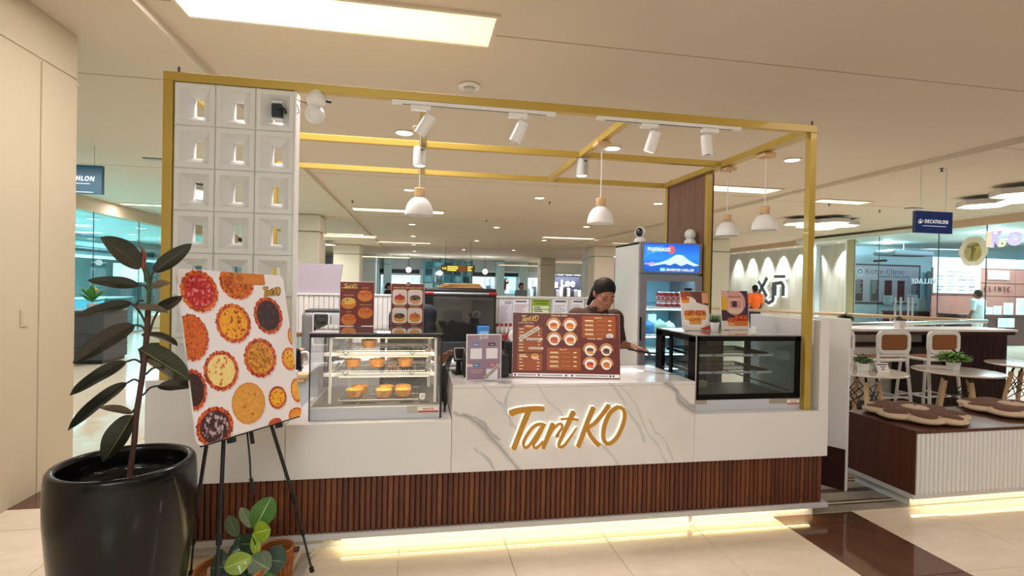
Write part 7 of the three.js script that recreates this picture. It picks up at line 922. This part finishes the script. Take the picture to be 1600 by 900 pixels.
function surface(prims, cell, k = 0.03, cut = null) {
  const lo = V(1e9, 1e9, 1e9), hi = V(-1e9, -1e9, -1e9);
  for (const o of prims) { if (o.neg) continue; if (o.c) { lo.min(V(o.c.x - o.r[0], o.c.y - o.r[1], o.c.z - o.r[2])); hi.max(V(o.c.x + o.r[0], o.c.y + o.r[1], o.c.z + o.r[2])); } else for (const [q, r] of [[o.a, o.ra], [o.b, o.rb]]) { lo.min(V(q.x - r, q.y - r, q.z - r)); hi.max(V(q.x + r, q.y + r, q.z + r)); } }
  const size = Math.max(hi.x - lo.x, hi.y - lo.y, hi.z - lo.z) + cell * 8, n = Math.ceil(size / cell), ctr = lo.clone().add(hi).multiplyScalar(0.5), half = n / 2;
  const mc = new MarchingCubes(n, new THREE.MeshBasicMaterial(), false, false, 220000); mc.isolation = 0; const p = V();
  for (let z = 0; z < n; z++) for (let y = 0; y < n; y++) for (let x = 0; x < n; x++) {
    p.set(ctr.x + (x - half) * cell, ctr.y + (y - half) * cell, ctr.z + (z - half) * cell); let d = 1;
    if (p.x > lo.x - 3 * cell && p.x < hi.x + 3 * cell && p.y > lo.y - 3 * cell && p.y < hi.y + 3 * cell && p.z > lo.z - 3 * cell && p.z < hi.z + 3 * cell) {
      for (const o of prims) { const e = dist(p, o); if (o.neg) { const h = Math.max(0, 1 - Math.abs(d + e) / o.neg); d = Math.max(d, -e) + h * h * o.neg * 0.25; continue; } const kk = o.k ?? k, h = Math.max(0, 1 - Math.abs(d - e) / kk); d = Math.min(d, e) - h * h * kk * 0.25; }
      if (cut) d = Math.max(d, cut(p));
    }
    mc.field[x + y * n + z * n * n] = -d;
  }
  mc.update(); const cnt = mc.count, P = new Float32Array(cnt * 3); for (let i = 0; i < cnt * 3; i++) P[i] = mc.positionArray[i] * half * cell + ctr.getComponent(i % 3);
  let g = new THREE.BufferGeometry(); g.setAttribute('position', new THREE.BufferAttribute(P, 3)); g = mergeVertices(g, cell * 0.02); g.computeVertexNormals();
  { const q = g.attributes.position, nn = g.attributes.normal; let s = 0; for (let i = 0; i < q.count; i += 7) { const m = new THREE.Vector3(q.getX(i), q.getY(i), q.getZ(i)), d0 = Math.min(...prims.filter((o) => !o.neg).map((o) => dist(m, o))), m2 = m.clone().addScaledVector(V(nn.getX(i), nn.getY(i), nn.getZ(i)), cell); s += Math.min(...prims.filter((o) => !o.neg).map((o) => dist(m2, o))) - d0; } if (s < 0) { const ix = g.index.array; for (let i = 0; i < ix.length; i += 3) { const a = ix[i]; ix[i] = ix[i + 1]; ix[i + 1] = a; } g.computeVertexNormals(); } }
  g.setAttribute('uv', new THREE.BufferAttribute(new Float32Array(g.attributes.position.count * 2), 2)); return g;
}
// a head in its own frame (chin down, facing +z), placed by a matrix
function headPrims(m, s = 1) {
  const E = (c, r, o = {}) => ({ ...ell(VA(c).multiplyScalar(s).applyMatrix4(m).toArray(), r.map((v) => v * s)), ...o }), C = (a, b, ra, rb, o = {}) => ({ ...cap(VA(a).multiplyScalar(s).applyMatrix4(m).toArray(), VA(b).multiplyScalar(s).applyMatrix4(m).toArray(), ra * s, rb * s), ...o });
  return [E([0, 0.03, -0.012], [0.077, 0.092, 0.094]), E([0, -0.03, 0.022], [0.06, 0.075, 0.066]), C([-0.03, -0.075, 0.045], [0.03, -0.075, 0.045], 0.03, 0.03), C([0, 0.012, 0.086], [0, -0.024, 0.102], 0.009, 0.0135, { k: 0.015 }), C([-0.012, -0.028, 0.09], [0.012, -0.028, 0.09], 0.009, 0.009, { k: 0.012 }), C([-0.045, 0.024, 0.074], [0.045, 0.024, 0.074], 0.011, 0.011, { k: 0.02 }),
    C([-0.02, -0.055, 0.083], [0.02, -0.055, 0.083], 0.008, 0.008, { k: 0.01 }), C([-0.016, -0.066, 0.08], [0.016, -0.066, 0.08], 0.009, 0.009, { k: 0.01 }), E([-0.042, -0.022, 0.06], [0.024, 0.022, 0.02]), E([0.042, -0.022, 0.06], [0.024, 0.022, 0.02]), E([-0.078, 0.0, -0.012], [0.012, 0.03, 0.02], { k: 0.008 }), E([0.078, 0.0, -0.012], [0.012, 0.03, 0.02], { k: 0.008 }),
    E([-0.03, 0.005, 0.094], [0.014, 0.009, 0.013], { neg: 0.012 }), E([0.03, 0.005, 0.094], [0.014, 0.009, 0.013], { neg: 0.012 }), E([-0.03, 0.004, 0.076], [0.0125, 0.0115, 0.0125], { k: 0.004 }), E([0.03, 0.004, 0.076], [0.0125, 0.0115, 0.0125], { k: 0.004 })];
}
// a hand: wrist at the origin, fingers along +x, palm facing -y, thumb towards +z * side
function handPrims(m, side, curl) {
  const T = (v) => VA(v).applyMatrix4(m).toArray(), o = []; const C = (a, b, ra, rb, k = 0.006) => o.push({ ...cap(T(a), T(b), ra, rb), k });
  for (let i = 0; i < 4; i++) { const z = side * (0.03 - i * 0.0195); C([0.0, 0, z * 0.6], [0.082 - 0.004 * Math.abs(i - 1), 0.002, z], 0.0135, 0.0108, 0.014); }
  const L = [0.072, 0.08, 0.074, 0.058]; for (let i = 0; i < 4; i++) { const z = side * (0.03 - i * 0.0195), spread = side * (1.5 - i) * 0.004; let p = [0.082 - 0.004 * Math.abs(i - 1), 0.002, z], a = 0; const seg = [0.45, 0.32, 0.25]; for (let j = 0; j < 3; j++) { a += curl * (0.75 + 0.12 * i) * (j ? 1 : 0.7); const q = [p[0] + Math.cos(a) * L[i] * seg[j], p[1] - Math.sin(a) * L[i] * seg[j], p[2] + spread]; C(p, q, 0.0096 - 0.0009 * j, 0.009 - 0.0009 * j, 0.004); p = q; } }
  C([0.014, -0.004, side * 0.02], [0.046, -0.014, side * 0.05], 0.014, 0.0112, 0.012); C([0.046, -0.014, side * 0.05], [0.074, -0.024, side * 0.062], 0.0108, 0.0098, 0.004); C([0.074, -0.024, side * 0.062], [0.096, -0.034, side * 0.06], 0.0098, 0.0082, 0.004); return o;
}
const basis = (o, x, y) => { const X = x.clone().normalize(), Z = new THREE.Vector3().crossVectors(X, y).normalize(), Y = new THREE.Vector3().crossVectors(Z, X); const m = new THREE.Matrix4().makeBasis(X, Y, Z); m.setPosition(o); return m; };
function person(label, J, c, opt = {}) {
  const t = thing('person', label, 'person'); if (opt.group) t.userData.group = opt.group;
  const cell = opt.cell ?? 0.012, j = J, body = [], H = new THREE.Matrix4().makeRotationFromEuler(new THREE.Euler(j.headRot[0], j.headRot[1], j.headRot[2], 'YXZ')).setPosition(VA(j.head));
  body.push(cap(j.neck, VA([0, -0.04, -0.01]).applyMatrix4(H).toArray(), 0.052, 0.05)); body.push(cap(j.pelvis, j.chest, 0.115, 0.13), cap(j.shL, j.shR, 0.05), cap(j.chest, j.neck, 0.1, 0.055));
  for (const s of ['L', 'R']) { body.push(cap(j['sh' + s], j['el' + s], 0.048, 0.038), cap(j['el' + s], j['wr' + s], 0.037, 0.025), cap(j['hip' + s], j['kn' + s], 0.082, 0.055), cap(j['kn' + s], j['an' + s], 0.053, 0.036), cap(j['an' + s], VA(j['an' + s]).add(V(0, -0.05, 0.0).addScaledVector(VA(j.face ?? [0, 0, 1]), 0.13)).toArray(), 0.036, 0.03)); }
  const geos = [surface(body, cell, 0.04), surface(headPrims(H), opt.headCell ?? 0.0035, 0.025)];
  if (!opt.simple) for (const s of ['L', 'R']) if (j['hand' + s]) geos.push(surface([...handPrims(j['hand' + s], s === 'R' ? 1 : -1, j.curl ?? 0.35), cap(j['el' + s], j['wr' + s], 0.03, 0.024)].map((o, i, A) => (i === A.length - 1 ? { ...o, a: VA(j['wr' + s]).lerp(VA(j['el' + s]), 0.2), ra: 0.026 } : o)), 0.003, 0.008));
  part(t, 'body', geos, c.skin);
  const sl = opt.sleeve ?? 0.95, sh = [cap(j.pelvis, j.chest, 0.135, 0.148), cap(j.shL, j.shR, 0.066), cap(j.chest, j.neck, 0.112, 0.062)]; for (const s of ['L', 'R']) sh.push(cap(j['sh' + s], VA(j['sh' + s]).lerp(VA(j['el' + s]), sl).toArray(), 0.066, 0.057));
  const nk = VA(j.neck), up = VA([0, 0.2, 0]).applyMatrix4(H).sub(VA(j.head)).normalize(); part(t, 'shirt', surface(sh, opt.cell ?? 0.01, 0.05, (p) => p.y - nk.y - 0.012 - Math.max(0, Math.hypot(p.x - nk.x, p.z - nk.z) - 0.07) * 3), c.shirt);
  if (!opt.simple) part(t, 'collar', (() => { const g = new THREE.TorusGeometry(0.066, 0.016, 10, 28).rotateX(Math.PI / 2 - 0.35).translate(nk.x, nk.y - 0.01, nk.z); return g; })(), c.shirt);
  const tr = [cap(VA(j.hipL).lerp(VA(j.hipR), 0.5).toArray(), j.pelvis, 0.13, 0.13)]; for (const s of ['L', 'R']) tr.push(cap(j['hip' + s], j['kn' + s], 0.098, 0.07), cap(j['kn' + s], j['an' + s], 0.068, 0.055)); part(t, 'trousers', surface(tr, opt.cell ?? 0.014, 0.04), c.trousers);
  for (const s of ['L', 'R']) part(t, 'shoe', rbox(0.085, 0.07, 0.24, 0.03).rotateY(Math.atan2((j.face ?? [0, 0, 1])[0], (j.face ?? [0, 0, 1])[2])).translate(j['an' + s][0] + (j.face ?? [0, 0, 1])[0] * 0.06, j['an' + s][1] - 0.055, j['an' + s][2] + (j.face ?? [0, 0, 1])[2] * 0.06), M.black);
  const hp = (cc, r, o) => ({ ...ell(VA(cc).applyMatrix4(H).toArray(), r), ...o }); const hair = [hp([0, 0.045, -0.02], [0.089, 0.092, 0.1]), hp([0, -0.02, -0.075], [0.07, 0.07, 0.045])]; if (opt.bun) hair.push(hp([0.0, 0.03, -0.125], [0.042, 0.04, 0.035], { k: 0.012 })); if (opt.tail) hair.push({ ...cap(VA([-0.03, -0.02, -0.1]).applyMatrix4(H).toArray(), VA([-0.075, -0.13, -0.07]).applyMatrix4(H).toArray(), 0.03, 0.016), k: 0.02 });
  const fwd = V(0, 0, 1).transformDirection(H), upv = V(0, 1, 0).transformDirection(H), hc = VA(j.head); const hg = surface(hair, opt.headCell ?? 0.004, 0.03, (p) => { const x = (p.x - hc.x) * fwd.x + (p.y - hc.y) * fwd.y + (p.z - hc.z) * fwd.z, y = (p.x - hc.x) * upv.x + (p.y - hc.y) * upv.y + (p.z - hc.z) * upv.z; return Math.max(-0.02, Math.min(x - 0.005 - 0.075 * Math.min(1, Math.max(0, (y + 0.01) / 0.085)), 0.078 - y)); });
  { const q = hg.attributes.position, nn = hg.attributes.normal, inv = H.clone().invert(), w = V(); for (let i = 0; i < q.count; i++) { w.set(q.getX(i), q.getY(i), q.getZ(i)).applyMatrix4(inv); const k = 0.0035 * (fbm(Math.atan2(w.x, w.y - 0.02) * 16 + 40, w.z * 14 + 9, 4, 3) - 0.5); q.setXYZ(i, q.getX(i) + nn.getX(i) * k, q.getY(i) + nn.getY(i) * k, q.getZ(i) + nn.getZ(i) * k); } hg.computeVertexNormals(); part(t, 'hair', hg, c.hair); }
  if (!opt.simple) for (const s of [-1, 1]) { const q = (v) => VA(v).applyMatrix4(H); part(t, 'eyebrow', tube([q([s * 0.016, 0.028, 0.088]), q([s * 0.03, 0.032, 0.084]), q([s * 0.046, 0.027, 0.075])], 0.0028, 12, 6), c.hair); part(t, 'eyelashes', tube([q([s * 0.02, 0.0, 0.0875]), q([s * 0.03, -0.003, 0.09]), q([s * 0.041, 0.0, 0.085])], 0.0014, 10, 5), c.hair); }
  return t;
}
const skinTan = M.skin, brownShirt = M.shirtBrown;
{ // staff member bending over the counter
  const wrR = [1.745, 1.10, -0.83], hR = basis(VA(wrR), V(0.55, -0.12, 0.45), V(0.15, 1, 0.1)), wrL = [1.30, 1.02, -0.74], hL = basis(VA(wrL), V(0.4, -0.1, 0.5), V(0, 1, 0.1));
  person('staff member in a dark brown shirt bending forward behind the menu board', { pelvis: [1.47, 1.02, -1.12], chest: [1.46, 1.27, -1.0], neck: [1.465, 1.405, -0.92], head: [1.485, 1.525, -0.83], headRot: [0.5, 0.12, -0.03], shL: [1.30, 1.335, -0.95], shR: [1.625, 1.325, -0.95], elL: [1.24, 1.10, -0.93], elR: [1.685, 1.115, -0.965], wrL, wrR, handL: hL, handR: hR, curl: 0.3, hipL: [1.385, 0.98, -1.13], hipR: [1.555, 0.98, -1.13], knL: [1.38, 0.58, -1.1], knR: [1.56, 0.58, -1.1], anL: [1.38, 0.2, -1.12], anR: [1.56, 0.2, -1.12] }, { skin: skinTan, shirt: brownShirt, trousers: M.darkCloth, hair: M.hair }, { sleeve: 0.95, bun: true, tail: true, cell: 0.0105 });
  const tb = thing('tablet', 'dark blue tablet held flat by the staff member', 'tablet', [1.795, 1.071, -0.765], 0.35); part(tb, 'body', rbox(0.2, 0.012, 0.13, 0.005).rotateZ(-0.18), M.black); part(tb, 'screen', rbox(0.185, 0.002, 0.115, 0.0008).translate(0, 0.0066, 0).rotateZ(-0.18), phys({ color: 0x28406e, roughness: 0.1, clearcoat: 1 }));
  const dr = thing('drawer_unit', 'grey metal drawer unit behind the counter below the tablet', 'drawers', [1.72, 0.108, -0.95]); part(dr, 'body', rbox(0.14, 0.82, 0.18, 0.008, 0.03, 0.41, 0.0), M.greyMetal); for (let k = 0; k < 4; k++) part(dr, 'drawer', rbox(0.12, 0.18, 0.01, 0.004, 0.03, 0.11 + k * 0.2, 0.094), M.steel);
}
{ // second worker, hidden behind the left display case except for the shoulder and one hand
  const wr = [0.178, 1.03, -0.6], hR = basis(VA(wr), V(0.5, 0.4, 0.22), V(-0.35, 0.35, -0.75)), wl = [-0.2, 0.98, -0.86];
  person('second worker in black crouching behind the left display case, hand on a card reader', { pelvis: [-0.06, 0.82, -1.2], chest: [-0.04, 1.2, -1.05], neck: [-0.035, 1.37, -0.98], head: [-0.055, 1.435, -0.91], headRot: [0.45, 0.3, 0], shL: [-0.135, 1.32, -1.03], shR: [0.085, 1.345, -1.03], elL: [-0.17, 1.02, -1.0], elR: [0.09, 1.06, -0.88], wrL: wl, wrR: wr, handR: hR, handL: basis(VA(wl), V(0.3, -0.2, 0.4), V(0, 1, 0)), curl: 0.5, hipL: [-0.15, 0.8, -1.2], hipR: [0.03, 0.8, -1.2], knL: [-0.18, 0.5, -0.98], knR: [0.06, 0.5, -0.98], anL: [-0.16, 0.2, -1.15], anR: [0.04, 0.2, -1.15] }, { skin: skinTan, shirt: M.darkCloth, trousers: M.darkCloth, hair: M.hair }, { sleeve: 0.9, cell: 0.0125 });
}
const stand = (x, z, h, f, arms = 0.12) => { const s = h / 1.7, R = [f[2], 0, -f[0]], P = (r, y, d) => [x + R[0] * r * s + f[0] * d * s, y * s, z + R[2] * r * s + f[2] * d * s]; return { pelvis: P(0, 0.95, 0), chest: P(0, 1.24, 0), neck: P(0, 1.42, -0.01), head: P(0, 1.575, 0.02), headRot: [0, Math.atan2(f[0], f[2]), 0], shL: P(-0.17, 1.37, 0), shR: P(0.17, 1.37, 0), elL: P(-0.21, 1.1, -0.02), elR: P(0.21, 1.1, -0.02), wrL: P(-0.2, 0.87, arms), wrR: P(0.2, 0.87, arms), hipL: P(-0.09, 0.92, 0), hipR: P(0.09, 0.92, 0), knL: P(-0.095, 0.5, 0.03), knR: P(0.095, 0.5, -0.02), anL: P(-0.1, 0.09, 0.08), anR: P(0.1, 0.09, -0.08), face: f, handL: basis(VA(P(-0.2, 0.87, arms)), V(f[0] * 0.3, -1, f[2] * 0.3), V(-R[0], 0, -R[2])), handR: basis(VA(P(0.2, 0.87, arms)), V(f[0] * 0.3, -1, f[2] * 0.3), V(R[0], 0, R[2])) }; };
person('person in an orange top walking past the grey lettered shop wall', stand(10.75, -12, 1.70, [0.25, 0, -0.97]), { skin: skinTan, shirt: std(0xe06312, 0.8), trousers: std(0x26242a, 0.9), hair: M.hair }, { cell: 0.016, headCell: 0.006, sleeve: 0.85 });
person('person in a white coat standing at the clinic counter', stand(16.1, -9.35, 1.68, [0, 0, -1]), { skin: skinTan, shirt: std(0xdfeaf0, 0.8), trousers: std(0xd5dfe4, 0.8), hair: M.hair }, { cell: 0.016, headCell: 0.006, sleeve: 0.9 });
const far = (x, z, h, label, shirt, f) => person(label, stand(x, z, h, f), { skin: skinTan, shirt: std(shirt, 0.9), trousers: M.darkCloth, hair: M.hair }, { cell: 0.02, headCell: 0.008, sleeve: 0.8 });
far(3.64, -15, 1.62, 'distant person with black hair right of the glass lift shaft', 0x6c7a80, [0.3, 0, 0.95]); far(-0.95, -15, 1.52, 'distant person in black, left one beside the right pastry sign', 0x18181c, [0.9, 0, 0.3]); far(-0.66, -15.6, 1.47, 'distant person in black, middle one beside the right pastry sign', 0x202024, [-0.9, 0, 0.3]); far(-0.28, -15, 1.55, 'distant person in black, right one beside the right pastry sign', 0x1c1a1e, [-0.5, 0, 0.85]);

renderer.render(scene, camera);
